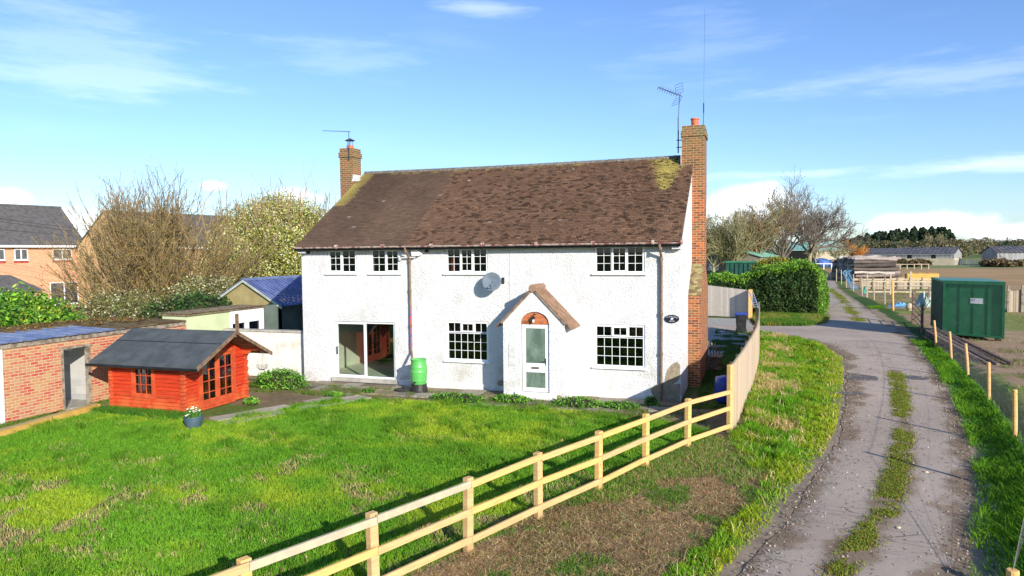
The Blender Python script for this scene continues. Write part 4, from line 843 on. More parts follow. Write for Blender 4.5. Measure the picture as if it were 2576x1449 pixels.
bn_ = thing('wheelie_bin', (-.62, 41.0, 0), 'black wheelie bin with a blue lid inside the board fence', 'wheelie bin')
mb = MB(); bx, by = -.62, 41.0
mb.add([(bx-.24, by-.28, .08), (bx+.24, by-.28, .08), (bx+.24, by+.28, .08), (bx-.24, by+.28, .08), (bx-.3, by-.36, 1.0), (bx+.3, by-.36, 1.0), (bx+.3, by+.36, 1.0), (bx-.3, by+.36, 1.0)], [(3, 2, 1, 0), (4, 5, 6, 7), (0, 1, 5, 4), (1, 2, 6, 5), (2, 3, 7, 6), (3, 0, 4, 7)]); mb.build('bin_body', M_black, bn_, bevel=.02)
mb = MB(); mb.prism([(bx-.32, by-.38, 1.0), (bx-.32, by-.38, 1.05), (bx-.32, by, 1.11), (bx-.32, by+.4, 1.08), (bx-.32, by+.4, 1.0)], (.64, 0, 0)); mb.build('bin_lid', M_bluep, bn_, bevel=.01)
for s in (-.27, .27): mb = MB(); mb.tube([(bx+s-.02, by+.3, .1), (bx+s+.02, by+.3, .1)], .1, 14); mb.build('wheel', M_black, bn_)
bb = thing('blue_drum', (-.85, 20.1, .35), 'round blue plastic drum by the rail fence end', 'drum'); mb = MB()
pc = G(1822, 975, .45); mb.lathe((pc.x, pc.y, .02), [(.2, 0), (.26, .06), (.28, .3), (.28, .55), (.25, .74), (.1, .78), (.001, .78)], 20, cap=False); mb.build('drum_body', M_bluep, bb, smooth=True); mb = MB(); mb.lathe((pc.x+.08, pc.y, .79), [(.045, 0), (.045, .03), (.001, .032)], 10, cap=False); mb.build('bung', M_black, bb)
for k in range(4):
    o = MB(); x = -1.45+k*.09; o.beam((x, 28.7+k*.08, 0), (x-.2+k*.03, 28.5+k*.05, 1.0-.06*k), .14, .03, (1, 0, 0)); q = o.build('plank', M_oldwood); tagit(q, ['old grey plank leaning nearest the house back corner', 'old grey plank second from the house back corner', 'old grey plank third from the house back corner', 'short outermost grey plank leaning by the back corner'][k], 'plank', 'planks leaning at the house corner')
cr = thing('wooden_crate', (-1.35, 27.9, 0), 'dark slatted wooden crate against the brick chimney breast', 'crate'); mb = MB(); mb.box(-1.6, -1.1, 27.5, 28.1, .52, .56); mb.build('lid', M_oldwood, cr)
for k in range(3): mb = MB(); mb.box(-1.58, -1.12, 27.52, 27.55, .05+k*.17, .17+k*.17); mb.build('slat', M_darkwood, cr)
for x in (-1.56, -1.14):
    for y in (27.56, 28.05): mb = MB(); mb.box(x-.02, x+.02, y-.02, y+.02, 0, .52); mb.build('leg', M_darkwood, cr)

# ------------------------------------------------------------------ red log cabin
SX0, SX1, SY0, SY1, SYR = -17.82, -15.2, 15.8, 18.4, 17.1; SZ = 1.56; SZR = 2.24
cab = thing('garden_cabin', (-16.5, 17.1, 0), 'small red timber garden cabin with grey felt roof', 'cabin')
def planks(mb, a, b, z0, z1, n_, th, holes=(), nrm=(0, -1)):
    a, b = Vector((*a, 0)), Vector((*b, 0)); v = (b-a); L = v.length; v.normalize(); nn = Vector((*nrm, 0))
    for k in range(n_):
        za, zb = z0+(z1-z0)*k/n_, z0+(z1-z0)*(k+1)/n_-.004; segs = [(0, L)]
        for (h0, h1, hz0, hz1) in holes:
            if zb > hz0 and za < hz1: segs = [s for sg in segs for s in ((sg[0], min(sg[1], h0)), (max(sg[0], h1), sg[1])) if s[1]-s[0] > .01]
        for s0, s1 in segs:
            p0, p1 = a+v*s0, a+v*s1; zm = (za+zb)/2
            pr = [p0+Vector((0, 0, za)), p0+nn*th+Vector((0, 0, za+.012)), p0+nn*th+Vector((0, 0, zb-.012)), p0+Vector((0, 0, zb)), p0-nn*.02+Vector((0, 0, zb)), p0-nn*.02+Vector((0, 0, za))]
            mb.prism(pr, p1-p0)
WX0, WX1, WZ0, WZ1 = -16.98, -16.25, .50, 1.42
mb = MB(); planks(mb, (SX0, SY0), (SX1, SY0), .03, SZ, 14, .018, [(WX0-SX0, WX1-SX0, WZ0, WZ1)], (0, -1)); mb.build('wall', M_paintwood, cab, fix=True)
DY0, DY1, DZ1 = 16.42, 17.86, 1.62
mb = MB(); planks(mb, (SX1, SY0), (SX1, SY1), .03, SZ, 14, .018, [(DY0-SY0, DY1-SY0, .05, 3)], (1, 0)); mb.prism([(SX1+.005, SY0+.05, SZ), (SX1+.005, SYR, SZR-.08), (SX1+.005, SY1-.05, SZ)], (-.04, 0, 0)); mb.build('wall', M_paintwood, cab, fix=True)
mb = MB(); mb.box(SX0, SX1-.03, SY1-.03, SY1, .03, SZ); mb.build('wall', M_paintwood, cab); mb = MB(); mb.box(SX0, SX0+.03, SY0+.02, SY1-.03, .03, SZ); mb.prism([(SX0, SY0+.05, SZ), (SX0, SYR, SZR-.08), (SX0, SY1-.05, SZ)], (.03, 0, 0)); mb.build('wall', M_paintwood, cab)
mb = MB(); mb.box(SX0+.03, SX1-.03, SY0+.03, SY1-.03, .02, .06); mb.build('floor', M_darkwood, cab)
for (cx, cy) in ((SX0, SY0), (SX1, SY0), (SX1, SY1)):
    mb = MB()
    for k in range(14):
        z = .03+(SZ-.03)*k/14
        if k % 2: mb.box(cx-.045, cx+.045, cy-.085, cy+.06, z, z+.10)
        else: mb.box(cx-.06 if cx > SX0 else cx-.085, cx+.085 if cx > SX0 else cx+.06, cy-.045, cy+.045, z, z+.10)
    mb.build('corner_joint', M_orangewood, cab, bevel=.006)
def grid_frame(mb, o, u, v, W_, H_, fw, nc, nr, bw, dpt, nn):       # frame in a plane with origin o, axes u (across) v (up)
    o, u, v, nn = map(Vector, (o, u, v, nn))
    def bar(a0, a1, b0, b1, d0, d1): mb.prism([o+u*a0+v*b0+nn*d0, o+u*a1+v*b0+nn*d0, o+u*a1+v*b1+nn*d0, o+u*a0+v*b1+nn*d0], nn*(d1-d0))
    bar(0, W_, 0, fw, 0, dpt); bar(0, W_, H_-fw, H_, 0, dpt); bar(0, fw, fw, H_-fw, 0, dpt); bar(W_-fw, W_, fw, H_-fw, 0, dpt)
    for i in range(1, nc): x = fw+(W_-2*fw)*i/nc; bar(x-bw/2, x+bw/2, fw, H_-fw, 0.004, dpt-.006)
    for j in range(1, nr): z = fw+(H_-2*fw)*j/nr; bar(fw, W_-fw, z-bw/2, z+bw/2, .002, dpt-.008)
mb = MB(); grid_frame(mb, (WX0-.06, SY0-.015, WZ0-.06), (1, 0, 0), (0, 0, 1), WX1-WX0+.12, WZ1-WZ0+.10, .085, 1, 1, 0, .03, (0, -1, 0)); wn = mb.build('window', M_orangewood, cab)
mb = MB(); grid_frame(mb, (WX0+.02, SY0, WZ0+.02), (1, 0, 0), (0, 0, 1), WX1-WX0-.04, WZ1-WZ0-.04, .05, 3, 3, .022, .025, (0, -1, 0)); mb.build('frame', M_orangewood, wn); mb = MB(); mb.box(WX0+.04, WX1-.04, SY0+.004, SY0+.008, WZ0+.04, WZ1-.04); mb.build('pane', M_glass, wn)
for (ya, yb) in ((DY0+.03, (DY0+DY1)/2-.004), ((DY0+DY1)/2+.004, DY1-.03)):
    mb = MB(); grid_frame(mb, (SX1-.01, ya, .09), (0, 1, 0), (0, 0, 1), yb-ya, DZ1-.12, .085, 2, 4, .024, .04, (1, 0, 0)); mb.prism([(SX1-.005, ya+.02, .1), (SX1-.005, yb-.02, .1), (SX1-.005, yb-.02, .30), (SX1-.005, ya+.02, .30)], (.03, 0, 0)); dr = mb.build('door', M_orangewood, cab)
    mb = MB(); mb.box(SX1+.002, SX1+.006, ya+.06, yb-.06, .2, DZ1-.1); mb.build('pane', M_glass, dr)
mb = MB(); mb.tube([(SX1+.035, 17.19, .86), (SX1+.075, 17.19, .86), (SX1+.075, 17.28, .86)], .012, 6); mb.build('handle', M_galv, dr)
mb = MB(); mb.box(SX1-.01, SX1+.035, DY0-.05, DY0+.028, .04, DZ1+.06); mb.box(SX1-.01, SX1+.035, DY1-.028, DY1+.05, .04, DZ1+.06); mb.box(SX1-.01, SX1+.034, DY0+.028, DY1-.028, DZ1-.02, DZ1+.06); mb.box(SX1-.01, SX1+.06, DY0+.028, DY1-.028, .02, .085); mb.build('door_frame', M_orangewood, cab)
RX0, RX1, RY0, RY1 = -18.35, -14.42, 15.52, 18.68; sl = (SZR-SZ)/(SYR-15.8)
mb = MB()
for s, ye in ((1, RY0), (-1, RY1)):
    ze = SZR-abs(SYR-ye)*sl; nseg = 8
    mb.prism([(RX0, ye, ze+.02), (RX0, SYR+s*.0, SZR+.02), (RX0, SYR, SZR+.055), (RX0, ye-s*.01, ze+.055)], (RX1-RX0, 0, 0))
mb.box(RX0, RX1, RY0-.016, RY0-.002, SZR-(SYR-RY0)*sl-.03, SZR-(SYR-RY0)*sl+.05); rf = mb.build('roof', M_felt, cab, fix=True)
mb = MB()
for k in range(20):
    x = RX0+.05+k*.2; 
mb = MB()
for ye in (RY0+.02, RY1-.02): mb.prism([(RX0+.02, ye, SZR-abs(SYR-ye)*sl-.02), (RX0+.02, SYR, SZR-.02), (RX0+.02, SYR, SZR+.018), (RX0+.02, ye, SZR-abs(SYR-ye)*sl+.018)], (RX1-RX0-.04, 0, 0))
mb.build('roof_boards', M_darkwood, rf)
mb = MB(); zs = SZR-.62*sl+.055+.003; mb.prism([(RX0, SYR-.62-.0, zs), (RX1, SYR-.62, zs), (RX1, SYR-.60, zs+.02*sl+.004), (RX0, SYR-.60, zs+.02*sl+.004)], (0, 0, .004)); mb.build('felt_seam', M_gutblk, rf)
mb = MB()
for ye in (RY0-.02, RY1+.02): s = 1 if ye < SYR else -1; mb.prism([(RX1+.001, ye, SZR-abs(SYR-ye)*sl-.055), (RX1+.001, SYR, SZR-.05), (RX1+.001, SYR, SZR+.065), (RX1+.001, ye, SZR-abs(SYR-ye)*sl+.062)], (.028, 0, 0))
mb.build('bargeboard', M_barge, cab)
mb = MB(); ze = SZR-(SYR-RY0)*sl; mb.tube([(RX0-.05, RY0-.055, ze-.035), (RX1+.02, RY0-.055, ze-.035)], .045, 10); mb.build('gutter', M_gutblk, cab)
mb = MB(); mb.prism([(SX1+.0, SY1-.14, SZ-.02), (RX1-.25, SY1-.14, SZ+.0), (RX1-.08, SY1-.14, SZ+.03), (RX1-.08, SY1-.14, SZ+.13), (SX1, SY1-.14, SZ+.13)], (0, .06, 0)); mb.prism([(SX1+.0, SY1-.14, SZ-.14), (SX1+.2, SY1-.14, SZ-.14), (SX1+.3, SY1-.14, SZ-.06), (SX1+.3, SY1-.14, SZ-.025), (SX1, SY1-.14, SZ-.025)], (0, .06, 0)); mb.build('purlin', M_orangewood, cab)
mb = MB(); mb.beam((SX1+.1, SYR, SZR-.08), (RX1-.02, SYR, SZR-.08), .07, .09); mb.build('ridge_beam', M_darkwood, cab)
mb = MB(); pf = (RX1+.04, SYR, SZR-.05); mb.beam(pf, (pf[0]+.0, pf[1], pf[2]+.58), .075, .075, (1, 0, 0)); mb.tube([(pf[0]-.037, SYR, pf[2]+.58), (pf[0]+.037, SYR, pf[2]+.58)], .037, 10); mb.build('finial_post', M_barge, cab)
hb = thing('hanging_basket', (RX1-.12, SY1-.1, 1.6), 'empty wire hanging basket under the cabin roof corner', 'basket'); hx, hy, hz = RX1-.08, SY1-.08, 1.60
mb = MB()
for k in range(3): a = 2*pi*k/3; mb.tube([(hx, hy, hz), (hx+.17*cos(a), hy+.17*sin(a), 1.10)], .004, 4)
mb.build('chain', M_black, hb); mb = MB()
for r_, z in ((.17, 1.10), (.165, 1.03), (.13, .98), (.07, .945)): pts = [(hx+r_*cos(2*pi*k/14), hy+r_*sin(2*pi*k/14), z) for k in range(15)]; mb.tube(pts, .005, 4, cap=False)
for k in range(8): a = 2*pi*k/8; mb.tube([(hx+q*cos(a), hy+q*sin(a), z) for q, z in ((.17, 1.10), (.165, 1.03), (.13, .98), (.07, .945), (0, .94))], .004, 4)
mb.build('wire_bowl', M_black, hb)
pt = thing('flower_pot', (-13.95, 14.72, 0), 'dark blue-grey garden pot of white daffodils at the cabin corner', 'plant pot'); pxy = G(477, 1080); px_, py_ = pxy.x-.05, pxy.y+.2
mb = MB(); mb.lathe((px_, py_, 0), [(.17, 0), (.20, .06), (.235, .2), (.245, .28), (.25, .30), (.235, .31), (.22, .27), (.001, .27)], 28, cap=False); mb.lathe((px_, py_, .20), [(.238, 0), (.248, .012), (.24, .025)], 28, cap=False); mb.build('pot', M_potb, pt, smooth=True)
mb = MB()
for s in (-1, 1): mb.tube([(px_+s*.24*.9, py_+.0-.03, .29), (px_+s*.29*.93, py_-.04, .26), (px_+s*.24*.9, py_-.05, .22)], .012, 5)
mb.build('handle', M_potb, pt)
n = 260; a = rng.uniform(0, 2*pi, n); r_ = .17*np.sqrt(rng.random(n)); V, T, Cc = blades(px_+np.cos(a)*r_, py_+np.sin(a)*r_, np.full(n, .27), rng.uniform(.12, .3, n), np.full(n, .014), jcol((.12, .30, .05), n), .35, a); np_mesh('foliage', V, T, M_blade, pt, Cc)
mb = MB()
for k in range(22):
    a = random.uniform(0, 2*pi); r_ = random.uniform(.03, .27); x, y, z = px_+cos(a)*r_, py_+sin(a)*r_, random.uniform(.40, .56)-r_*.3; mb.sphere((x, y, z), .028, 6, 4, (1, 1, .55)); 
fl = mb.build('flower_heads', pm('white_petals', (.85, .85, .78), (.80, .78, .60), 30, .6), pt); fl['kind'] = 'stuff'
# yellow sleeper edging of the lawn
tagit(MB().build('x', M_pine), None) if False else None
e = MB(); a0, b0 = Vector((-17.94, 12.57, .05)), Vector((-18.42, 15.86, .05)); d = (a0-b0).normalized(); e.beam(b0, b0+d*7.5, .10, .20); o = e.build('timber_edging', pm('yellow_sleeper', (.62, .40, .10), (.50, .30, .07), 3, .8, .3, 30), bevel=.008); tagit(o, 'yellow timber edging board along the left of the lawn', 'edging')
e = MB(); e.beam(b0+Vector((-.15, 0, .06)), b0+d*7.5+Vector((-.15, 0, .06)), .17, .09); o = e.build('timber_edging', pm('dull_sleeper', (.46, .35, .17), (.36, .27, .13), 3, .85, .3, 30), bevel=.008); tagit(o, 'duller flat timber behind the yellow lawn edging', 'edging')

# ------------------------------------------------------------------ white yard wall, garage, outbuildings
yw = thing('yard_wall', (-17, 22, 0), 'white painted yard wall between the cabin and the house', 'wall'); mb = MB(); mb.box(-19.1, -15.31, 22.0, 22.22, -.1, 1.66); mb.build('wall_face', pm('peeling_white_paint', (.70, .68, .62), (.52, .48, .40), 2.2, .9, .4, 25, lo=.45, hi=.75), yw); mb = MB(); mb.box(-19.12, -15.31, 21.96, 22.26, 1.66, 1.74); mb.build('coping', M_conc, yw, bevel=.01)
gar = thing('brick_garage', (-19.5, 16, 0), 'low old brick garage with blue tin roof left of the cabin', 'garage'); XG = -19.2
mb = MB(); mb.prism([(XG, 13.55, -.1), (XG, 15.37, -.1), (XG, 15.37, 1.80), (XG, 16.22, 1.80), (XG, 16.22, -.1), (XG, 20.2, -.1), (XG, 20.2, 2.06), (XG, 13.55, 2.06)][::-1], (-.22, 0, 0)) if False else None
mb.box(XG-.22, XG, 13.60, 15.32, -.1, 2.06); mb.box(XG-.22, XG, 16.28, 20.2, -.1, 2.06); mb.box(XG-.22, XG, 15.32, 16.28, 1.86, 2.06); mb.build('wall', M_brickgar, gar)
mb = MB(); mb.box(XG-.25, XG+.025, 13.2, 13.60, -.1, 2.06); mb.build('gate_pier', M_white, gar, label='white painted brick pier at the garage end')
mb = MB(); mb.box(XG-3, XG-.22, 16.62, 16.78, 0, 2.02); mb.box(XG-3.1, XG-2.95, 13.5, 16.6, 0, 2.02); mb.build('interior_wall', M_block, gar)
mb = MB(); mb.box(XG-4, XG-.0, 13.5, 17.3, -.02, .03); mb.build('floor', M_conc, gar)
mb = MB(); mb.box(XG-.12, XG+.02, 15.32, 15.39, 0, 1.86); mb.box(XG-.12, XG+.02, 16.20, 16.28, 0, 1.86); mb.box(XG-.12, XG+.022, 15.25, 16.36, 1.80, 1.865); mb.build('door_frame', M_oldwood, gar)
mb = MB(); mb.box(XG+.0, XG+.04, 13.15, 20.1, 2.05, 2.20); mb.build('fascia', M_oldwood, gar)
mb = MB(); y = 12.4
while y < 17.2:
    for q in range(5):
        y0 = y+q*.085; mb.prism([(XG+.12, y0, 2.20+(.02 if q < 2 else 0)), (XG+.12, y0+.085, 2.20+(.02 if 1 <= q < 3 else 0)*0+.0), (XG-2.1, y0+.085, 2.27), (XG-2.1, y0, 2.27+(.02 if q < 2 else 0))], (0, 0, .012))
    mb.tube([(XG+.12, y, 2.225), (XG-2.1, y, 2.29)], .025, 6); y += .425
mb.build('roof_sheet', M_tin, gar)
mb = MB(); mb.prism([(XG+.1, 17.25, 2.205), (XG-3.2, 17.25, 2.28), (XG-3.2, 20.1, 2.28), (XG+.1, 20.1, 2.205)], (0, 0, .035)); mb.prism([(XG-2.0, 12.4, 2.27), (XG-3.2, 12.4, 2.28), (XG-3.2, 17.24, 2.28), (XG-1.8, 17.24, 2.27)], (0, 0, .05)); mb.box(XG-3.2, XG-3.1, 12.4, 20.1, 0, 2.27); mb.build('moss_roof', M_mossroof, gar)
n = 5000; x = rng.uniform(XG-3.2, XG-.9, n); y = rng.uniform(12.4, 20, n); kk = (fbm(x, y, .8, 2) > .45) & ((x < XG-1.9) | (y > 17.2)); x, y = x[kk], y[kk]; n = len(x); V, T, Cc = leaves(np.stack([x, y, 2.30+rng.uniform(0, .06, n)], 1), .05, jcol(np.where((rng.random(n) > .5)[:, None], [.14, .065, .02], [.20, .17, .05]), n)); o = np_mesh('moss', V, T, M_leaf, gar, Cc); o['kind'] = 'stuff'

ob = thing('green_outbuilding', (-19.2, 22, 0), 'pale green rendered outbuilding with a white clad bay', 'outbuilding')
mb = MB(); mb.box(-20.3, -19.2, 20.22, 22.42, -.1, 2.38); mb.build('wall', M_greenwall, ob)
mb = MB()
for k in range(13): z = 1.95-.0+k*.037; mb.prism([(-19.18, 22.43, z), (-19.165, 22.43, z), (-19.178, 22.43, z+.036), (-19.2, 22.43, z+.036)], (0, 1.98, 0))
mb.box(-20.3, -19.2, 22.43, 24.41, 1.9, 2.43); mb.build('cladding', M_upvc, ob)
mb = MB(); mb.box(-19.3, -19.19, 22.43, 24.41, -.1, 1.5); mb.box(-19.25, -19.17, 22.43, 24.41, 1.86, 1.95); mb.box(-19.25, -19.17, 22.43, 22.55, 1.5, 1.86); mb.box(-19.25, -19.17, 23.30, 23.5, 1.5, 1.86); mb.box(-19.25, -19.17, 24.18, 24.41, 1.5, 1.86); mb.build('window_frame', M_upvc, ob)
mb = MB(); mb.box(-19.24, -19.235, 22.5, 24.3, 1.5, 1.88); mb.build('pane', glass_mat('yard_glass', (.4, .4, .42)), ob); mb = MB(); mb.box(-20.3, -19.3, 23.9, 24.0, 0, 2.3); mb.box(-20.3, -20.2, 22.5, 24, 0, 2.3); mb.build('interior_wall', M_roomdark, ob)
mb = MB(); 
for k in range(56): y0 = 20.15+k*.076; mb.prism([(-19.08, y0, 2.44+(k % 2)*.02), (-19.08, y0+.074, 2.44+((k+1) % 2)*.02), (-20.4, y0+.074, 2.46), (-20.4, y0, 2.46)], (0, 0, .012))
mb.prism([(-19.12, 20.15, 2.37), (-19.12, 24.42, 2.37), (-20.4, 24.42, 2.38), (-20.4, 20.15, 2.38)], (0, 0, .05)); mb.build('roof', pm('rusty_sheet', (.14, .09, .05), (.24, .20, .12), 8, .8, .3), ob)
sh = thing('stone_outbuilding', (-21, 27, 0), 'olive gabled outbuilding with blue corrugated roof behind the house', 'outbuilding')
gx0, gx1, gxm, gz_, gr_ = -22.7, -19.25, -20.97, 2.46, 3.46
mb = MB(); mb.prism([(gx0, 25.5, -.1), (gx1, 25.5, -.1), (gx1, 25.5, gz_), (gxm, 25.5, gr_-.04), (gx0, 25.5, gz_)], (0, .2, 0)); mb.build('gable_wall', M_olive, sh)
mb = MB(); mb.box(-19.45, -19.25, 24.42, 28.4, -.1, 2.42); mb.box(-19.24, -18.3, 27.6, 27.75, -.1, 2.3); mb.box(-18.5, -18.3, 27.75, 34, -.1, 2.15); mb.build('side_wall', M_shadewall, sh)
mb = MB(); mb.box(-18.31, -18.27, 28.6, 29.5, 1.1, 2.0); f = mb.build('window', M_upvc, sh); mb = MB(); mb.box(-18.275, -18.262, 28.67, 29.43, 1.17, 1.93); mb.build('pane', M_roomdark, f)
mb = MB(); mb.box(-19.25, -19.05, 27.1, 27.4, 2.0, 2.25); mb.build('vent_box', M_shadewall, sh)
mb = MB(); sl_ = (gr_-gz_)/(gx1-gxm); n_ = 0; y = 25.38
while y < 34:
    hh = .0 if n_ % 2 else .035
    xe = -19.0 if y < 27.7 else -18.15
    for s in (1,): mb.prism([(gxm, y, gr_+hh), (gxm, y+.12, gr_+hh), (xe, y+.12, gr_-(xe-gxm)*sl_+hh), (xe, y, gr_-(xe-gxm)*sl_+hh)], (0, 0, .02))
    mb.prism([(gxm, y, gr_+hh), (gxm, y+.12, gr_+hh), (gx0-.2, y+.12, gr_-(gxm-gx0+.2)*sl_+hh), (gx0-.2, y, gr_-(gxm-gx0+.2)*sl_+hh)], (0, 0, .02)); y += .12; n_ += 1
rf = mb.build('roof', M_blueroof, sh)
mb = MB(); mb.prism([(gxm-.16, 25.34, gr_-.03), (gxm, 25.34, gr_+.085), (gxm+.16, 25.34, gr_-.03), (gxm, 25.34, gr_+.02)], (0, 8.6, 0)); mb.build('ridge', M_tin, rf)
mb = MB()
for xa, s in ((gx1+.25, 1), (gx0-.2, -1)): mb.prism([(gxm, 25.36, gr_+.01), (xa, 25.36, gr_-abs(xa-gxm)*sl_+.01), (xa, 25.36, gr_-abs(xa-gxm)*sl_-.10), (gxm, 25.36, gr_-.10)], (0, .03, 0))
mb.build('bargeboard', pm('pale_barge', (.42, .46, .40), None, 4, .7), sh)

# ------------------------------------------------------------------ brick houses on the left
ud = Vector((sin(R_(12.6)), cos(R_(12.6)), 0)); nd = Vector((cos(R_(12.6)), -sin(R_(12.6)), 0))
def frameM(o): return Matrix((nd, ud, Vector((0, 0, 1)))).transposed().to_4x4() if False else Matrix(((nd.x, ud.x, 0, o.x), (nd.y, ud.y, 0, o.y), (0, 0, 1, 0), (0, 0, 0, 1)))
def est_house(org, y0, y1, depth, ze, zr, label, bmat, wins, doors=(), gable_at=None):
    M = frameM(org); h = thing('brick_house', (org.x, org.y, 0), label, 'house')
    mb = MB(M); mb.box(-depth, 0, y0, y1, -.2, ze); mb.prism([(-.001, y0+.001, ze-.01), (-depth/2, y0+.001, zr-.08), (-depth+.001, y0+.001, ze-.01)], (0, y1-y0-.002, 0)); mb.build('wall', bmat, h)
    mb = MB(M); ov = .35
    k0 = 26; L0 = -depth/2; sl = (zr-ze)/(depth/2)
    for s in (1, -1):
        for k in range(k0):
            a = (depth/2+ov)*k/k0; b = (depth/2+ov)*(k+1)/k0; x0_, x1_ = L0+s*a, L0+s*b
            mb.prism([(x0_, y0-.15, zr-a*sl), (x1_, y0-.15, zr-b*sl+.035), (x1_, y0-.15, zr-b*sl-.03), (x0_, y0-.15, zr-a*sl-.05)], (0, y1-y0+.3, 0))
    r = mb.build('roof', M_slate, h); mb = MB(M); mb.tube([(L0, y0-.16, zr), (L0, y1+.16, zr)], .12, 8); mb.build('ridge', M_slate, r)
    mb = MB(M); mb.box(.25, .42, y0-.1, y1+.1, ze-.32, ze-.14); mb.build('fascia', M_upvc, h)
    for (ya, yb, za, zb) in wins:
        mb = MB(M); w_ = .07; mb.box(.01, .06, ya, yb, za, za+w_); mb.box(.01, .06, ya, yb, zb-w_, zb); mb.box(.01, .06, ya, ya+w_, za, zb); mb.box(.01, .06, yb-w_, yb, za, zb); mb.box(.01, .055, (ya+yb)/2-.05, (ya+yb)/2+.05, za, zb); f = mb.build('window', M_upvc, h)
        mb = MB(M); mb.box(.01, .03, ya+.05, yb-.05, za+.05, zb-.05); mb.build('pane', M_glassdark, f); mb = MB(M); mb.box(.01, .12, ya-.05, yb+.05, za-.07, za-.003); mb.build('sill', M_upvc, f)
        mb = MB(M); mb.box(.005, .02, ya-.05, yb+.05, za-.28, za-.075); mb.build('brick_band', M_redband, f)
    return h
M_glassdark = pm('far_window_glass', (.03, .035, .04), (.10, .11, .12), .7, .1, spec=.8); M_redband = pm('red_brick_band', (.42, .08, .05), None, 4, .9)
O1 = AD(215, 647, 66); O1.z = 0
wins1 = []
def uy(px, O):                                     # distance along the facade line of a photo column
    d = ray(px, 650); # solve O + ud*s = t*d
    A = np.array([[ud.x, -d.x], [ud.y, -d.y]]); s, t_ = np.linalg.solve(A, [-O.x, -O.y]); return s
w1 = [(uy(-18, O1), uy(12, O1)), (uy(36, O1), uy(70, O1)), (uy(133, O1), uy(180, O1))]
h1 = est_house(O1, uy(0, O1)-9, 0.0, 8.6, 5.75, 9.3, 'brick house at the far left with three white upstairs windows', M_brickest, [(a, b, 4.35, 5.3) for a, b in w1] + [(uy(122, O1), uy(193, O1), .3, 2.3), (uy(42, O1), uy(60, O1), 1.0, 2.2)])
O2 = AD(340, 647, 60); O2.z = 0
h2 = est_house(O2, 0, 16, 9.0, 5.5, 8.5, 'buff gabled brick house seen behind the bare brown bush', M_brickest2, [(3, 4.5, 3.6, 4.8), (8, 9.5, 3.6, 4.8), (12, 13.4, 3.6, 4.8)])
O3 = AD(560, 645, 92); O3.z = 0
h3 = est_house(O3, -4, 14, 9.0, 5.5, 9.6, 'far brick house roof showing above the blossom bush', M_brickest, [(2, 3.5, 3.6, 4.8)])
O4 = AD(20, 660, 40); O4.z = 0; pr_ = thing('porch_roof_building', (O4.x, O4.y, 0), 'small hipped dark roof with white fascia at the left edge', 'outbuilding')
mb = MB(); c4 = AT(-30, 735, 38); x4, y4, z4_ = c4.x, 38, c4.z
mb.prism([(x4-3, y4, z4_), (x4+1.75, y4, z4_), (x4+.2, y4+1.6, z4_+1.25), (x4-3, y4+1.6, z4_+1.25)], (0, .02, -.06)); mb.prism([(x4+1.75, y4, z4_), (x4+1.75, y4+3.2, z4_), (x4+.2, y4+1.6, z4_+1.25)], (.0, .0, -.06)); mb.build('roof', M_slate, pr_); mb = MB(); mb.box(x4-3, x4+1.7, y4+.0, y4+.04, z4_-.24, z4_-.07); mb.build('fascia', M_upvc, pr_); mb = MB(); mb.box(x4-3, x4+1.5, y4+.1, y4+3, 0, z4_-.1); mb.build('wall', M_brickest, pr_)
cbg = 'overhead cables crossing the brick houses'
for k, (ya, yb) in enumerate(((548, 600), (556, 608), (578, 590))):
    a = AD(-60, ya-6, 52); b = AD(900, yb+30, 70); mid = (a+b)/2-Vector((0, 0, .5)); o = MB(); o.tube([a, a.lerp(mid, .5)-Vector((0, 0, .12)), mid, mid.lerp(b, .5)-Vector((0, 0, .12)), b], .012, 4); q = o.build('overhead_cable', M_gutblk); tagit(q, ['topmost thin overhead cable at the left', 'second thin overhead cable just below the topmost', 'lowest overhead cable crossing the left roof'][k], 'cable', cbg)

# ------------------------------------------------------------------ green container, wire fence and yard things on the right
ct = thing('shipping_container', (10, 42, 0), 'dark green steel storage container with a white notice', 'container')
ca, cb_ = Vector((9.0, 40.6, 0)), Vector((11.2, 38.95, 0)); cu_ = (cb_-ca).normalized(); cn_ = Vector((-cu_.y, cu_.x, 0)); CW = (cb_-ca).length; CM = Matrix(((cu_.x, cn_.x, 0, ca.x), (cu_.y, cn_.y, 0, ca.y), (0, 0, 1, 0), (0, 0, 0, 1)))
CL = 4.6; CB, CT = .24, 2.92
cu2 = Vector((.095, .995, 0))
CM = Matrix(((cu_.x, cu2.x, 0, ca.x), (cu_.y, cu2.y, 0, ca.y), (0, 0, 1, 0), (0, 0, 0, 1)))
mb = MB(CM); mb.box(.05, CW-.05, .04, CL-.05, CB+.05, CT-.05); mb.build('body', M_container, ct)
mb = MB(CM)
for k in range(34): y = .12+k*(CL-.2)/34; mb.box(-.02, .05, y, y+.065, CB+.12, CT-.1)
mb.build('corrugated_side', M_contdark, ct)  # ribs in a darker green, the shade of this side put into the colour
mb = MB(CM); 
for (x0, x1, z0, z1) in ((0, .13, CB, CT), (CW-.13, CW, CB, CT), (.131, CW-.131, CB, CB+.10), (.131, CW-.131, CT-.17, CT)): mb.box(x0, x1, -.03, .05, z0, z1)
mb.box(-.03, .06, .051, CL, CB, CB+.11); mb.box(-.03, .06, .051, CL, CT-.09, CT); mb.box(-.02, CW+.02, -.02, CL, CT-.048, CT+.012); mb.build('frame', M_container, ct, bevel=.008)
mb = MB(CM)
for k in range(1, 4): x = .13+(CW-.26)*k/4; mb.box(x-.006, x+.006, .022, .04, CB+.1, CT-.17)
mb.build('panel_seam', M_contdark, ct)
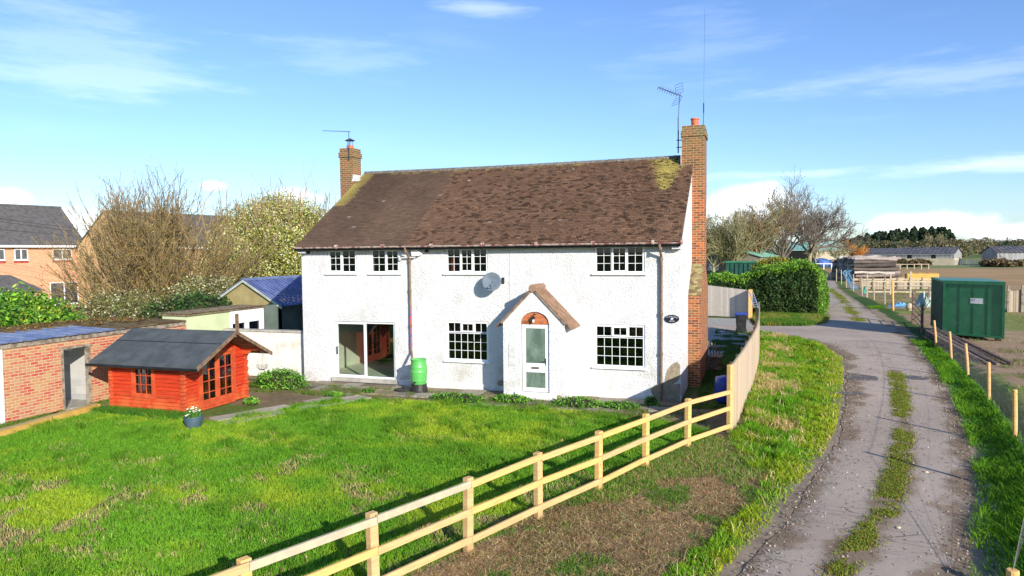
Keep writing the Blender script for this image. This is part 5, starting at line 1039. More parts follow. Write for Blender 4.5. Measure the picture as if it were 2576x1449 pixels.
mb = MB(CM); mb.box(CW*.46, CW*.66, .02, .038, 1.84, 2.10); sg = mb.build('notice', pm('notice_white', (.82, .82, .80), None, 3, .5), ct); mb = MB(CM); mb.tube([(CW*.52-.05, .014, 2.0), (CW*.50-.03, .014, 1.97), (CW*.49-.02, .014, 2.02), (CW*.50, .014, 2.05)], .008, 4); mb.box(CW*.515, CW*.535, .012, .02, 2.015, 2.04); mb.build('logo', M_black, sg)
V, T, Cc = leaves(np.array([list(CM @ Vector((random.gauss(.75, .28) if random.random() < .6 else random.gauss(1.95, .25), .012, random.gauss(.78, .13)))) for _ in range(150)]), .03, jcol((.35, .50, .40), 150)); 
V = V.reshape(-1, 3); q = (V-np.array(ca))@np.array([cu2.x, cu2.y, 0]); sc_ = np_mesh('scuff_marks', V, T, M_leaf, ct, Cc) if False else None
mb = MB(CM)
for k in range(90):
    x = random.gauss(.7, .25) if random.random() < .6 else random.gauss(2.0, .28); z = random.gauss(.80, .12)
    if not .2 < x < CW-.2: continue
    a = random.uniform(0, pi); l = random.uniform(.008, .035); mb.add([(x+cos(a)*l, .033, z+sin(a)*l), (x+cos(a+1.8)*l*.4, .033, z+sin(a+1.8)*l*.4), (x-cos(a)*l, .033, z-sin(a)*l)], [(0, 1, 2)])
o = mb.build('scuff_mark', pm('scuffed_paint', (.30, .42, .34), None, 20, .7), ct, fix=False); o['kind'] = 'stuff'
for k, (x, y) in enumerate(((.2, .3), (CW-.2, .3), (.2, CL-.4), (CW-.2, CL-.4))):
    o = MB(CM); o.box(x-.12, x+.12, y-.12, y+.12, -.02, CB-.004); q = o.build('timber_block', M_darkwood); tagit(q, ['timber block under the left front corner of the green container', 'timber block under the right front corner of the green container', 'timber block under the left back corner of the green container', 'timber block under the right back corner of the green container'][k], 'block', 'blocks under the container')

def gpt(px, py):
    z = 0.
    for _ in range(12): p = G(px, py, z); z = float(hgt(p.x, p.y))
    return p
wf = thing('wire_fence', (7, 25, 0), 'round-post wire netting fence along the right side of the lane', 'fence')
wpx = [((2356, 873), (2350, 806)), ((2394, 904), (2389, 834)), ((2436, 942), (2429, 864)), ((2488, 1006), (2487, 911)), ((2554, 1098), (2553, 980)), ((2625, 1215), (2624, 1070))]
WPs = []
for (b, t_) in wpx:
    p = gpt(*b); d = ray(*t_); tt = hypot(p.x, p.y)/hypot(d.x, d.y); q = Vector((0, 0, H))+d*tt; WPs.append((p, q))
pst = gpt(2620, 1470); 
p0 = Vector((4.35, 9.9, float(hgt(4.35, 9.9)))); 
top6 = AT(2548, 1433, 10.6); pl_ = Vector((top6.x, 10.6, 0)); WPs.append((Vector((pl_.x, pl_.y, .3)), top6)) 
for i, (p, q) in enumerate(WPs):
    r = .05 if i < 6 else .075; mb = MB(); mb.tube([p-Vector((0, 0, .2)), p.lerp(q, .5), q-Vector((0, 0, .006)), q], [r, r, r*.97, r*.85], 12); mb.build('post', M_pine, wf)
zs_ = (.12, .3, .48, .66, .84)
mb = MB()
for i in range(len(WPs)-1):
    (a, b), (c, d) = WPs[i], WPs[i+1]
    for f in zs_+(.97,): mb.tube([a.lerp(b, f), (a.lerp(b, f)+c.lerp(d, f))/2-Vector((0, 0, .012)), c.lerp(d, f)], .0016 if f < .9 else .004, 3)
mb.build('wire', M_wire, wf)
mb = MB()
for i in range(len(WPs)-1):
    (a, b), (c, d) = WPs[i], WPs[i+1]; n_ = int((a-c).length/.16); mb = MB()
    for k in range(1, n_ if i < 5 else 2): f = k/n_; mb.tube([a.lerp(c, f)+Vector((0, 0, .03)), b.lerp(d, f).lerp(a.lerp(c, f), .17)], .0011, 3)
    mb.build('netting', M_wire, wf)
# stack of dark timbers by the container
grp = 'dark timbers dumped beside the green container'
cnt = 0
tA, tB = G(2355, 842, .15), G(2500, 925, .15)
ordn = ['nearest', 'second nearest', 'third', 'fourth', 'fifth', 'sixth', 'seventh', 'eighth', 'ninth', 'tenth', 'eleventh', 'twelfth', 'thirteenth', 'farthest']
for k in range(14):
    lay = 0 if k < 6 else (1 if k < 10 else 2); j = k if k < 6 else (k-6 if k < 10 else k-10); dx = Vector((.30, .20, 0))*(j-2); a = tA+dx*1.0+Vector((random.uniform(-.2, .2), random.uniform(-.2, .2), -.05+lay*.15)); b = tB+dx*1.15+Vector((random.uniform(-.6, .5), random.uniform(-.4, .4), -.08+lay*.11+random.uniform(0, .05)))
    o = MB(); o.beam(a, b, .13, .08, (random.uniform(-.3, .3), 0, 1)); q = o.build('timber', M_darkwood, bevel=.004); tagit(q, 'dark timber in the heap by the container, ' + ordn[k] + ' to the lane', 'timber', grp)
o = MB(); a = G(2398, 873, .05); b = G(2590, 878, .05); o.beam(a, b, .18, .07); q = o.build('plank', M_pine); tagit(q, 'long pale plank on the ground right of the dark timbers', 'plank')
o = MB(); a = G(2400, 884, .05); b = G(2590, 892, .05); 
# metal gate with dark posts at the paddock corner
g2 = thing('field_gate', (9.0, 46, 0), 'open dark metal field gate left of the green container', 'gate')
pA, pB = G(2298, 813), G(2319, 838)
mb = MB(); mb.box(pA.x-.09, pA.x+.09, pA.y-.09, pA.y+.09, 0, 1.95); mb.build('post', M_darkwood, g2); mb = MB(); mb.box(pB.x-.06, pB.x+.06, pB.y-.06, pB.y+.06, 0, 1.55); mb.build('post', M_darkwood, g2)
mb = MB()
for z in (.25, .55, .9, 1.2): mb.tube([pA+Vector((0, 0, z)), pB+Vector((0, 0, z*.9))], .022, 6)
mb.tube([pA+Vector((0, 0, .25)), pB+Vector((0, 0, 1.1))], .022, 6); mb.tube([pB+Vector((0, 0, 1.1)), pB+Vector((.5, .6, 1.75)), pB+Vector((1.4, .4, 1.6)), pB+Vector((1.2, -.2, .7))], .02, 6); mb.build('rails', M_darkwood, g2)
# straw heap by the posts, ball, sheets
rb = thing('stone_ball', tuple(G(2288, 781)), 'pale round stone ball on the ground by the gateway', 'ball'); p = G(2288, 781); mb = MB(); mb.sphere((p.x, p.y, .27), .28, 18, 12, (1, 1, .96)); mb.build('ball', M_stone, rb, smooth=True); mb = MB(); mb.lathe((p.x, p.y, .0), [(.16, 0), (.15, .05), (.10, .07)], 14); mb.build('base', M_stone, rb)
def crumple(name, c, rx, ry, h, mat, label, cat, seed=1):
    n_ = 14; vs = []; fs = []
    for i in range(n_+1):
        for j in range(n_+1):
            u, v = i/n_*2-1, j/n_*2-1; rr = min(1, hypot(u, v)); z = h*max(0, 1-rr)*(.4+1.2*random.random()); vs.append((c.x+u*rx, c.y+v*ry, c.z+z+.01))
    for i in range(n_):
        for j in range(n_):
            if hypot((i+.5)/n_*2-1, (j+.5)/n_*2-1) > 1: continue
            a = i*(n_+1)+j; fs.append((a, a+n_+1, a+n_+2, a+1))
    o = np_mesh(name, vs, fs, mat); o.modifiers.new('t', 'SOLIDIFY').thickness = .02; return tagit(o, label, cat)
crumple('plastic_sheet', G(2264, 771), .9, .9, .28, M_bluesheet, 'crumpled light blue plastic sheet beside the round gate post', 'sheet')
crumple('tarpaulin', G(2325, 770), .8, 1.4, 1.0, pm('green_grey_tarp', (.22, .32, .26), (.45, .48, .42), 5, .7, .5, 6), 'green and grey tarpaulin heap behind the field gate', 'tarpaulin')
crumple('plastic_bag', G(2176, 738), .35, .5, .6, pm('turquoise_bag', (.10, .60, .42), None, 5, .5), 'turquoise plastic bag by the lane fence stakes', 'bag')

# stakes along the lane
ls_ = thing('stake_fence', (10.5, 80, 0), 'line of pale stakes and wire along the far right side of the lane', 'fence')
stk = [((2128, 725), (2128, 683)), ((2149, 736), (2149, 690)), ((2175, 746), (2173, 698)), ((2204, 757), (2203, 704)), ((2219, 751), (2219, 716)), ((2232, 768), (2232, 712))]
stk = [((2093, 702), (2093, 672)), ((2104, 708), (2104, 676)), ((2117, 715), (2116, 679)), ((2129, 724), (2128, 683)), ((2147, 733), (2147, 690)), ((2169, 743), (2167, 698)), ((2199, 754), (2197, 704)), ((2226, 765), (2225, 714)), ((2247, 782), (2245, 706))]
prevp = None
pts_ = []
for (b, t_) in stk:
    p = G(*b); d = ray(*t_); tt = hypot(p.x, p.y)/hypot(d.x, d.y); q = Vector((0, 0, H))+d*tt; q.z = max(q.z, 1.1); pts_.append((p, q)); r = .07 if b[0] > 2240 else .055; mb = MB(); mb.tube([p-Vector((0, 0, .1)), q], r, 8); mb.build('post', M_pine if b[0] > 2240 else M_pinegrey, ls_)
mb = MB()
for (a, b), (c, d) in zip(pts_[:-1], pts_[1:]):
    for f in (.4, .9): mb.tube([a.lerp(b, f), c.lerp(d, f)], .012, 3)
mb.build('wire', M_wire, ls_)
# paling fence and rail fence behind
def paling(name, A, B, h, label, posts=6, pw=.14, rails=True, gap=.02, mat=None):
    t_ = thing(name, tuple((A+B)/2), label, 'fence'); L = (B-A).length; v = (B-A).normalized(); n_ = int(L/pw); mb = MB(); nn = Vector((v.y, -v.x, 0))
    for k in range(n_):
        g = random.uniform(.6, 1.2); mb.cc = (.42*g, .35*g, .25*g); p0 = A+v*(k*pw); p1 = p0+v*(pw-gap); hh = h+random.gauss(0, .03)
        mb.prism([p0, p1, p1+nn*.03, p0+nn*.03], (0, 0, hh))
    mb.build('palings', M_board, t_, col_=True)
    for k in range(posts): p = A+v*(L*k/(posts-1)); mb = MB(); mb.box(p.x-.07, p.x+.07, p.y-.2, p.y-.05, 0, h+.35); mb.build('post', M_oldwood, t_)
    if rails:
        for z in (h+.12, h*.35): mb = MB(); mb.beam(A+nn*.12+Vector((0, 0, z)), B+nn*.12+Vector((0, 0, z)), .05, .13); mb.build('rail', M_pinegrey, t_)
    return t_
paling('paling_fence', G(2165, 727), G(2350, 727), 1.0, 'old grey paling fence below the log pile', 7)
paling('paling_fence', G(2534, 785), G(2640, 785), 1.55, 'orange-brown board fence right of the green container', 4, .18, False)
paling('paling_fence', G(2336, 770), G(2375, 770), 1.2, 'short grey board fence close behind the container corner', 2, .18, False)
rfx = thing('rail_fence', tuple(G(2300, 740)), 'old two-rail fence in front of the straw bale', 'fence')
for (bx_, by_, ty_) in ((2181, 748, 690), (2290, 748, 683), (2240, 741, 690)):
    p = G(bx_, by_); d = ray(bx_, ty_); tt = hypot(p.x, p.y)/hypot(d.x, d.y); q = Vector((0, 0, H))+d*tt; mb = MB(); mb.beam(p, Vector((p.x, p.y, q.z)), .14, .14, (1, 0, 0)); mb.build('post', M_pinegrey, rfx)
for yy in (708, 734): a = AD(2184, yy, 74); b = AD(2360, yy+1, 74); mb = MB(); mb.beam(a, b, .06, .14); mb.build('rail', M_pinegrey, rfx)
bp = G(2315, 712); bale = thing('straw_bale', tuple(bp), 'long golden straw bale stack behind the old rail fence', 'bale'); mb = MB(); mb.box(bp.x-1.6, bp.x+2.2, bp.y, bp.y+1.6, 0, 1.25); mb.build('bale_body', M_straw, bale, bevel=.12)
n = 1500; V, T, Cc = leaves(np.stack([rng.uniform(bp.x-1.6, bp.x+2.2, n), rng.uniform(bp.y-.05, bp.y+1.6, n), rng.uniform(.1, 1.35, n)], 1), .12, jcol((.70, .42, .12), n), .12); np_mesh('loose_straw', V, T, M_leaf, bale, Cc)['kind'] = 'stuff'
# blue pipes
bpg = G(2139, 728); bpp = thing('pipe_bundle', tuple(bpg), 'bundle of light blue plastic pipe leaning by the stakes', 'pipes'); mb = MB()
for k in range(7): x = bpg.x+random.uniform(-.4, .4); mb.tube([(x+.6, bpg.y+1, 0), (x+random.uniform(-.2, .2), bpg.y+.5, .9), (x-.5, bpg.y, 1.9), (x-.2, bpg.y, 2.2)], .03, 6)
mb.build('pipes', M_bluesheet, bpp)

# log pile: each log a thing
L0 = G(2161, 709); lx, ly = L0.x, L0.y
lg = 'logs in the big timber pile beyond the lane'
rows_n = 0; lrow = []
pileM = Matrix.Translation((0, 0, 0)); axis = Vector((1, .10, 0)).normalized(); base_y = ly
layers = [21, 20, 19, 19, 18, 17, 12]
for li_, nl in enumerate(layers):
    for k in range(nl):
        r = random.uniform(.17, .36); z = .28+li_*.49; y = base_y+.3+k*.62+li_*.25; x0 = lx-.3+random.uniform(-.45, .45)-k*.12; Ln = random.uniform(4.9, 6.2) if li_ else random.uniform(5.6, 6.8)
        skew = random.gauss(0, .05); tip = random.gauss(0, .14); pts = []; 
        for q in range(6): f = q/5; pts.append(Vector((x0+Ln*f*axis.x, y+Ln*f*(axis.y+skew)+random.gauss(0, .06), z+tip*f+random.gauss(0, .05))))
        o = MB(); g = random.uniform(.5, 1.35); o.cc = random.choice([(.36*g, .31*g, .27*g), (.26*g, .20*g, .17*g), (.50*g, .44*g, .37*g), (.16*g, .13*g, .11*g)]) if li_ else (.52*g, .38*g, .23*g); o.tube(pts, [r*random.uniform(.85, 1.1) for _ in pts], 9)
        q = o.build('log', M_log, col_=True)
        lev = ['bottom', 'second', 'third', 'fourth', 'fifth', 'sixth', 'top'][li_]
        tagit(q, 'log in the %s layer of the pile, number %d counted from its front side' % (lev, k+1), 'log', lg)

# ------------------------------------------------------------------ farm buildings far right
def barn(label, A, B, dep, ze, zr, wallm, roofm, split=None, open_=None):
    A = Vector(A); B = Vector(B); v = (B-A); L = v.length; v.normalize(); nn = Vector((-v.y, v.x, 0)); M = Matrix(((v.x, nn.x, 0, A.x), (v.y, nn.y, 0, A.y), (0, 0, 1, 0), (0, 0, 0, 1)))
    t_ = thing('barn', tuple(A.lerp(B, .5)), label, 'barn')
    mb = MB(M); z1 = ze if not split else split; mb.box(0, L, 0, dep, -.1, z1); 
    if not split: mb.prism([(0, 0.01, ze), (0, dep/2, zr-.1), (0, dep-.01, ze)], (L, 0, 0))
    mb.build('wall', wallm, t_)
    if split: mb = MB(M); mb.box(0, L, .03, dep, split, ze); mb.prism([(0.01, 0.05, ze), (0.01, dep/2, zr-.1), (0.01, dep-.01, ze)], (L-.02, 0, 0)); mb.build('boarding', M_barnwood, t_)
    mb = MB(M); sl = (zr-ze)/(dep/2)
    for s in (0, 1):
        y0, y1 = (-.4, dep/2) if s == 0 else (dep+.4, dep/2); mb.prism([(-.3, y0, ze-.4*sl), (-.3, y1, zr), (-.3, y1, zr+.1), (-.3, y0, ze-.4*sl+.1)], (L+.6, 0, 0))
    k = 0
    x = -.3
    while x < L: mb.prism([(x, -.42, ze-.4*sl+.1), (x+.3, -.42, ze-.4*sl+.1), (x+.3, dep/2, zr+.1), (x, dep/2, zr+.1)], (0, 0, .07)); x += 1.1
    mb.build('roof', roofm, t_); return t_, M, L
bA, bB = G(2150, 664), G(2400, 667.5)
t1, M1, L1 = barn('long low barn with dark roof and concrete lower wall', (bA.x, bB.y+8, 0), (bB.x, bB.y, 0), 14, 3.3, 4.85, M_barnblock, M_barnroof, 1.9)
for px in (.50, .76, .88)[:2]: mb = MB(M1); mb.box(L1*px, L1*px+1.1, -.02, .05, 1.9, 3.1); mb.build('opening', M_gutblk, t1)
mb = MB(M1); mb.box(-.3, L1+.3, -.5, -.42, 2.98, 3.12); mb.build('gutter', M_galv, t1)
mb = MB(M1); x = L1*.4
while x < L1: mb.prism([(x, 6.5, 4.9), (x+1.6, 6.5, 4.9), (x+1.6, 7, 5.25), (x, 7, 5.05)], (0, .5, 0)); x += 2.4
mb.build('ridge_vent', M_barnroof, t1)
rA, rB = G(2458, 665), G(2700, 668)
t2, M2, L2 = barn('grey boarded barn at the right edge', (rA.x+1, rA.y-14, 0), (rA.x+46, rA.y-10, 0), 10, 3.5, 5.0, M_barnwood, M_barnroof)
for k in range(4): mb = MB(M2); mb.box(9+k*9.4, 9.35+k*9.4, -.03, .05, 0, 3.4); mb.build('post', M_gutblk, t2)
t3, M3, L3 = barn('green-roofed open barn behind the bare tree', tuple(G(1985, 675)), tuple(G(2045, 675)), 18, 4.5, 6.3, M_gutblk, M_greenroof)
t4, M4, L4 = barn('long barn with pale green roof behind small trees', tuple(AD(2040, 655, 230).xy.to_3d()), tuple(AD(2140, 655, 230).xy.to_3d()), 22, 4.4, 7.4, M_barnblock, pm('pale_green_roof', (.33, .55, .46), (.45, .62, .55), .4, .6))
t5, M5, L5 = barn('low open shed with green sloping roof left of the bare tree', tuple(G(1912, 690)), tuple(G(1965, 684)), 8, 3.4, 4.6, M_oldwood, M_greenroof)
t6, M6, L6 = barn('old barn with ribbed grey roof just right of the chimney', tuple(G(1745, 680)), tuple(G(1832, 680)), 12, 3.2, 5.8, M_barnwood, M_barnroof)
gc = G(1820, 704); gcon = thing('steel_container', tuple(gc), 'low dark green corrugated container behind the hedge', 'container')
mb = MB(); GA = AT(1826, 700, 78); GB = AT(1962, 700, 78); mb.box(GA.x, GB.x, 78, 80.4, .2, 3.35); mb.build('body', M_contdark, gcon); mb = MB(); k = 0; x = GA.x
while x < GB.x: mb.box(x, x+.22, 77.9, 78, .3, 3.2); x += .45
mb.build('corrugation', M_contdark, gcon); mb = MB(); mb.box(GA.x-.05, GB.x+.05, 77.88, 80.45, 3.28, 3.42); mb.build('roof', M_container, gcon)
def fieldgate(a, b, label, grp=None):
    t_ = thing('field_gate', tuple(a), label, 'gate', grp); mb = MB()
    for k in range(7): z = .25+k*.2; mb.tube([a+Vector((0, 0, z)), b+Vector((0, 0, z))], .035, 5)
    for f in (0, .5, 1): p = a.lerp(b, f); mb.tube([p+Vector((0, 0, .2)), p+Vector((0, 0, 1.5))], .05, 5)
    mb.build('bars', M_galv, t_)
ga, gm, gb = G(2401, 667), G(2431, 667.6), G(2466, 668); sc_ = .96
fieldgate(ga*sc_, gm*sc_, 'galvanised field gate nearest the long barn'); fieldgate(gm*sc_+Vector((.4, 0, 0)), gb*sc_, 'galvanised field gate nearest the grey boarded barn')
def farrail(A, B, n_, label, mat, h=1.2, rails=(1.1,)):
    t_ = thing('rail_fence', tuple((A+B)/2), label, 'fence')
    for k in range(n_): p = A.lerp(B, k/(n_-1)); mb = MB(); mb.box(p.x-.09, p.x+.09, p.y-.09, p.y+.09, 0, h); mb.build('post', mat, t_)
    for z in rails: mb = MB(); mb.beam(A+Vector((0, -.1, z)), B+Vector((0, -.1, z)), .06, .16); mb.build('rail', mat, t_)
farrail(G(2229, 677), G(2336, 677), 7, 'far one-rail timber fence beyond the brown field', M_pinegrey)
farrail(G(2034, 678), G(2092, 678), 4, 'white rail fence behind the hedge', M_upvc, 1.4, (1.35,))
bt = G(2065, 672); btt = thing('covered_machine', tuple(bt), 'blue tarpaulin-covered farm machine by the green-roofed barn', 'machine'); mb = MB(); mb.sphere((bt.x, bt.y, 1.0), 1.9, 14, 10, (1.3, 1, .75)); mb.box(bt.x+2.2, bt.x+6, bt.y-1, bt.y+1, 0, 2.0); mb.build('cover', pm('blue_tarp', (.04, .10, .32), (.08, .16, .40), .8, .6, .4, 3), btt); mb = MB(); mb.tube([(bt.x-1, bt.y-2, .5), (bt.x-1, bt.y-1.8, .5)], .5, 12); mb.build('wheel', M_black, btt)

# ------------------------------------------------------------------ trees and shrubs
def tubes_np(segs, n=3):
    V = []; Fc = []; b = 0
    by = {}
    for P, r in segs: by.setdefault(len(P), []).append((P, r))
    for K, lst in by.items():
        P = np.array([s[0] for s in lst], float); Rr = np.array([s[1] for s in lst], float); N = len(lst)
        T = np.gradient(P, axis=1); T /= np.linalg.norm(T, axis=2, keepdims=True)+1e-9
        ref = np.where(np.abs(T[:, :1, 2:3]) > .9, [[1, 0, 0]], [[0, 0, 1]]); A = np.cross(T, np.broadcast_to(ref, T.shape)); A /= np.linalg.norm(A, axis=2, keepdims=True)+1e-9; B = np.cross(T, A)
        an = np.arange(n)*2*pi/n; ring_ = P[:, :, None, :]+Rr[:, :, None, None]*(A[:, :, None, :]*np.cos(an)[None, None, :, None]+B[:, :, None, :]*np.sin(an)[None, None, :, None])
        V.append(ring_.reshape(-1, 3)); i0 = b+np.arange(N)[:, None, None]*K*n+np.arange(K-1)[None, :, None]*n; k = np.arange(n)[None, None, :]; k2 = (np.arange(n)+1) % n; k2 = k2[None, None, :]
        Fc.append(np.stack([i0+k, i0+k2, i0+n+k2, i0+n+k], -1).reshape(-1, 4)); b += N*K*n
    return np.concatenate(V), np.concatenate(Fc)
def unit(v): return v/(np.linalg.norm(v)+1e-9)
def grow(p, d, L, r, K, up, wob, rs):
    P = [np.array(p, float)]; d = unit(np.array(d, float))
    for i in range(K-1): d = unit(d+rs.normal(0, wob, 3)+np.array([0, 0, up])); P.append(P[-1]+d*L/(K-1))
    return np.array(P), np.linspace(r, r*.45, K)
def bare_tree(base, Ht, seed, spread=.6, trunk=.18, nlev=4, kids=(6, 6, 5, 4), rmin=.02, upb=.10, clump=1.0):
    rs = np.random.default_rng(seed); trunks = []; limbs = []; twigs = []
    P, r = grow(base, (rs.normal(0, .06), rs.normal(0, .06), 1), Ht*trunk*1.35, Ht*.026, 5, .1, .05, rs); r[0] *= 1.35; trunks.append((P, r))
    cur = [(P, r, Ht*.42)]
    for lv in range(nlev):
        nxt = []
        for (P, r, L) in cur:
            n_ = kids[lv]
            for k in range(n_):
                f = 1.0 if lv == 0 and k < 2 else rs.uniform(.45 if lv == 0 else .2, 1); i = f*(len(P)-1); i0 = int(min(i, len(P)-2)); st = P[i0]+(P[i0+1]-P[i0])*(i-i0); par = unit(P[i0+1]-P[i0])
                an = rs.uniform(0, 2*pi) if lv else 2*pi*(k+rs.uniform(-.3, .3))/n_; side = unit(np.cross(par, [cos(an), sin(an), .3])); dd = unit(par*(1.0 if lv else .75)+side*rs.uniform(.5, 1.1)*spread*1.5)
                LL = L*rs.uniform(.65, 1.1); rr = max(rmin, r[i0]*.55); Q, q = grow(st, dd, LL, rr, 5 if lv < 2 else 4, upb, .10 if lv < 2 else .16, rs); nxt.append((Q, q, LL*.58)); (limbs if lv < 2 else twigs).append((Q, np.maximum(q, rmin*.7)))
        cur = nxt
    return trunks, limbs, twigs, cur
def add_tree(name, base, Ht, seed, label, cat='tree', group=None, bud=None, mats=(None, None), **k):
    t_ = thing(name, tuple(base), label, cat, group); tr, li, tw, cur = bare_tree(base, Ht, seed, **k)
    V, Fc = tubes_np(tr, 9); np_mesh('trunk', V, Fc, mats[0] or M_bark, t_, None, True)
    V, Fc = tubes_np(li+tw, 4); np_mesh('crown', V, Fc, mats[1] or M_twigdark, t_)
    if bud:
        tips = np.concatenate([c[0] for c in cur]); idx = rng.integers(0, len(tips), bud[0]); P = tips[idx]+rng.normal(0, bud[1]*1.5, (bud[0], 3)); V, F_, Cc = leaves(P, bud[1], jcol(bud[2], bud[0], .3)); np_mesh('buds', V, F_, M_leaf, t_, Cc)['kind'] = 'stuff'
    return t_
ZM = lambda x, y: ((2750+x/3.22)*.644, (650+y/3.22)*.644)
def tbase(px, py): return G(px, py)
b1 = tbase(2031, 682)
add_tree('bare_tree', b1, 24.5, 13, 'largest bare tree with spreading crown right of the chimney', kids=(11, 8, 7, 4), spread=.75, rmin=.032, mats=(M_barkgreen, M_twigdark))
add_tree('bare_tree', tbase(1968, 685), 22, 6, 'bare tree just left of the largest bare tree', kids=(10, 8, 7, 4), spread=.62, rmin=.032, mats=(M_barkgreen, M_twigdark))
tgrp = 'budding trees beyond the hedge'
for i, (px, py, h_, s_, lab) in enumerate(((1905, 688, 13.5, 21, 'reddish budding tree left of the tall bare pair'), (1845, 690, 13.0, 22, 'greenish budding tree nearest the brick chimney'), (1795, 690, 10, 23, 'low budding tree partly hidden by the brick chimney'), (1870, 686, 11, 24, 'olive budding tree between the reddish and greenish ones'))):
    add_tree('budding_tree', tbase(px, py), h_*1.45, s_, lab, group=tgrp, kids=(11, 8, 7, 4), spread=.62, rmin=.03, trunk=.12, mats=(M_barkgreen, M_barkgreen if i != 0 else M_twig), bud=(6000, .12, (.30, .28, .11) if i else (.24, .16, .09)))
add_tree('willow', tbase(2150, 672), 9.5, 31, 'orange-twigged willow in front of the long barn', kids=(9, 8, 5, 3), spread=.45, rmin=.03, trunk=.1, mats=(M_barkgreen, pm('orange_twigs', (.60, .24, .05), (.40, .20, .06), 1, .8)))
add_tree('small_tree', tbase(2052, 677), 8, 32, 'small pale tree right of the largest bare trunk', kids=(7, 6, 5, 3), spread=.6, rmin=.03, trunk=.25, mats=(M_barkgreen, M_barkgreen))
add_tree('small_tree', tbase(2105, 674), 7.5, 33, 'small pale tree above the left end of the log pile', kids=(7, 6, 5, 3), spread=.6, rmin=.03, trunk=.2, mats=(M_barkgreen, M_barkgreen))
add_tree('small_tree', tbase(2127, 671), 10, 37, 'pale tree beside the orange willow', kids=(7, 7, 5, 3), spread=.5, rmin=.03, trunk=.15, mats=(M_barkgreen, M_barkgreen))
ogr = 'bare oaks on the far skyline'
for i, (px, d_, h_) in enumerate(((2475, 430, 12), (2512, 430, 14), (2545, 430, 14.5), (2440, 460, 11), (2345, 330, 15), (2300, 340, 12))):
    p = AD(px, 640, d_); p.z = 0; add_tree('bare_tree', p, h_, 40+i, ['skyline oak left of three at the right edge', 'middle skyline oak of three at the right edge', 'skyline oak nearest the right edge', 'low skyline oak further left above the field gates', 'tall bare tree rising over the right end of the pine wood', 'bare tree in front of the dark pine wood'][i], group=ogr, kids=(8, 7, 5, 3), spread=.6, rmin=.06, trunk=.15, mats=(M_twigdark, M_twigdark if i < 4 else M_barkgreen))
add_tree('small_tree', tbase(2512, 668), 4.2, 61, 'small bare tree leaning before the grey barn', kids=(6, 5, 4, 3), spread=.9, rmin=.03, trunk=.1, mats=(M_twigdark, M_twigdark))
# far woods
def wood(name, specs, label, n_per=620):
    Pp = []; Cs = []
    for (x, y, h_, w_, c, cone) in specs:
        u = rng.random(n_per)**.8; r_ = (w_*(1-u)**.8+.3) if cone else w_*np.sqrt(np.clip(1-(2*np.clip(u, .05, 1)-1)**2, .02, 1)); a = rng.uniform(0, 2*pi, n_per); q = np.sqrt(rng.random(n_per))
        Pp.append(np.stack([x+np.cos(a)*r_*q, y+np.sin(a)*r_*q, h_*(.12+.88*u)], 1)); Cs.append(jcol(c, n_per, .35))
    P = np.concatenate(Pp); V, F_, Cc = leaves(P, .5, np.concatenate(Cs), .6); o = np_mesh(name, V, F_, M_leaf, None, Cc); o['kind'] = 'stuff'; tagit(o, label, 'wood'); return o
sp = []
for k in range(150):
    px = rng.uniform(2140, 2400); d_ = rng.uniform(330, 400); p = AD(px, 640, d_); hh = np.interp(px, [2140, 2200, 2300, 2385, 2400], [9.5, 13, 15, 14.5, 11])*rng.uniform(.88, 1.05); sp.append((p.x, p.y, hh, 3.2, (.045, .075, .035), True))
wood('pine_wood', sp, 'dark pine wood on the skyline beyond the barns')
sp = []
for k in range(170):
    px = rng.uniform(1780, 2600); d_ = rng.uniform(300, 330) if 2190 < px < 2420 else rng.uniform(330, 560); p = AD(px, 640, d_); hh = (rng.uniform(6, 9) if 2190 < px < 2420 else rng.uniform(6.5, 10.5)); c = (.17, .15, .07) if rng.random() < .7 else (.10, .12, .06); sp.append((p.x, p.y, hh, 5, c, False))
wood('far_woodland', sp, 'brown and olive hedgerow trees along the horizon', 330)
sp = []
for k in range(60): px = rng.uniform(2230, 2580); p = AD(px, 640, rng.uniform(185, 212)/1.0); 
for k in range(46): px = rng.uniform(2236, 2345) if k < 26 else rng.uniform(2470, 2576); p = G(px, 671+rng.uniform(-1, 1)); sp.append((p.x, p.y, rng.uniform(.8, 1.9), 1.6, (.16, .12, .06), False))
wood('bramble_scrub', sp, 'low brown bramble scrub along the barn walls', 120)

def blobs_pts(blobs, n, shell=.55):
    Vv = np.array([b[3]*b[4]*b[5] for b in blobs]); ks = rng.choice(len(blobs), n, p=Vv/Vv.sum()); B = np.array(blobs)[ks]; d = rng.normal(size=(n, 3)); d /= np.linalg.norm(d, axis=1)[:, None]; r = shell+(1-shell)*rng.random(n)**.5; r *= (1+.10*rng.normal(size=n)); return B[:, :3]+d*B[:, 3:6]*r[:, None]
def leafy(name, blobs, n, size, cols, label, cat, asp=.5, stems=None, shell=.55, core=None, parent=None):
    c0 = np.mean([b[:3] for b in blobs], axis=0); t_ = thing(name, (c0[0], c0[1], 0), label, cat) if parent is None else parent
    P = blobs_pts(blobs, n, shell); P[:, 2] = np.maximum(P[:, 2], .02+.1*rng.random(n)); nn = fbm(P[:, 0], P[:, 1]+P[:, 2], .9, 3); pr = rng.random(n)+(nn-.5)*1.3; cs = np.array(cols)[np.clip((pr*len(cols)).astype(int), 0, len(cols)-1)]
    V, F_, Cc = leaves(P, size, jcol(cs, n, .22), asp); np_mesh('foliage', V, F_, M_leaf, t_, Cc)
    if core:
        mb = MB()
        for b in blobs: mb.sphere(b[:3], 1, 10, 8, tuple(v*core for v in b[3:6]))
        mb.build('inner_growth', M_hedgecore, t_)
    if stems:
        V, Fc = tubes_np(stems, 4); np_mesh('stem', V, Fc, M_twig, t_)
    return t_
M_hedgecore = pm('hedge_inside', (.02, .03, .012), (.035, .03, .015), 3, .95)
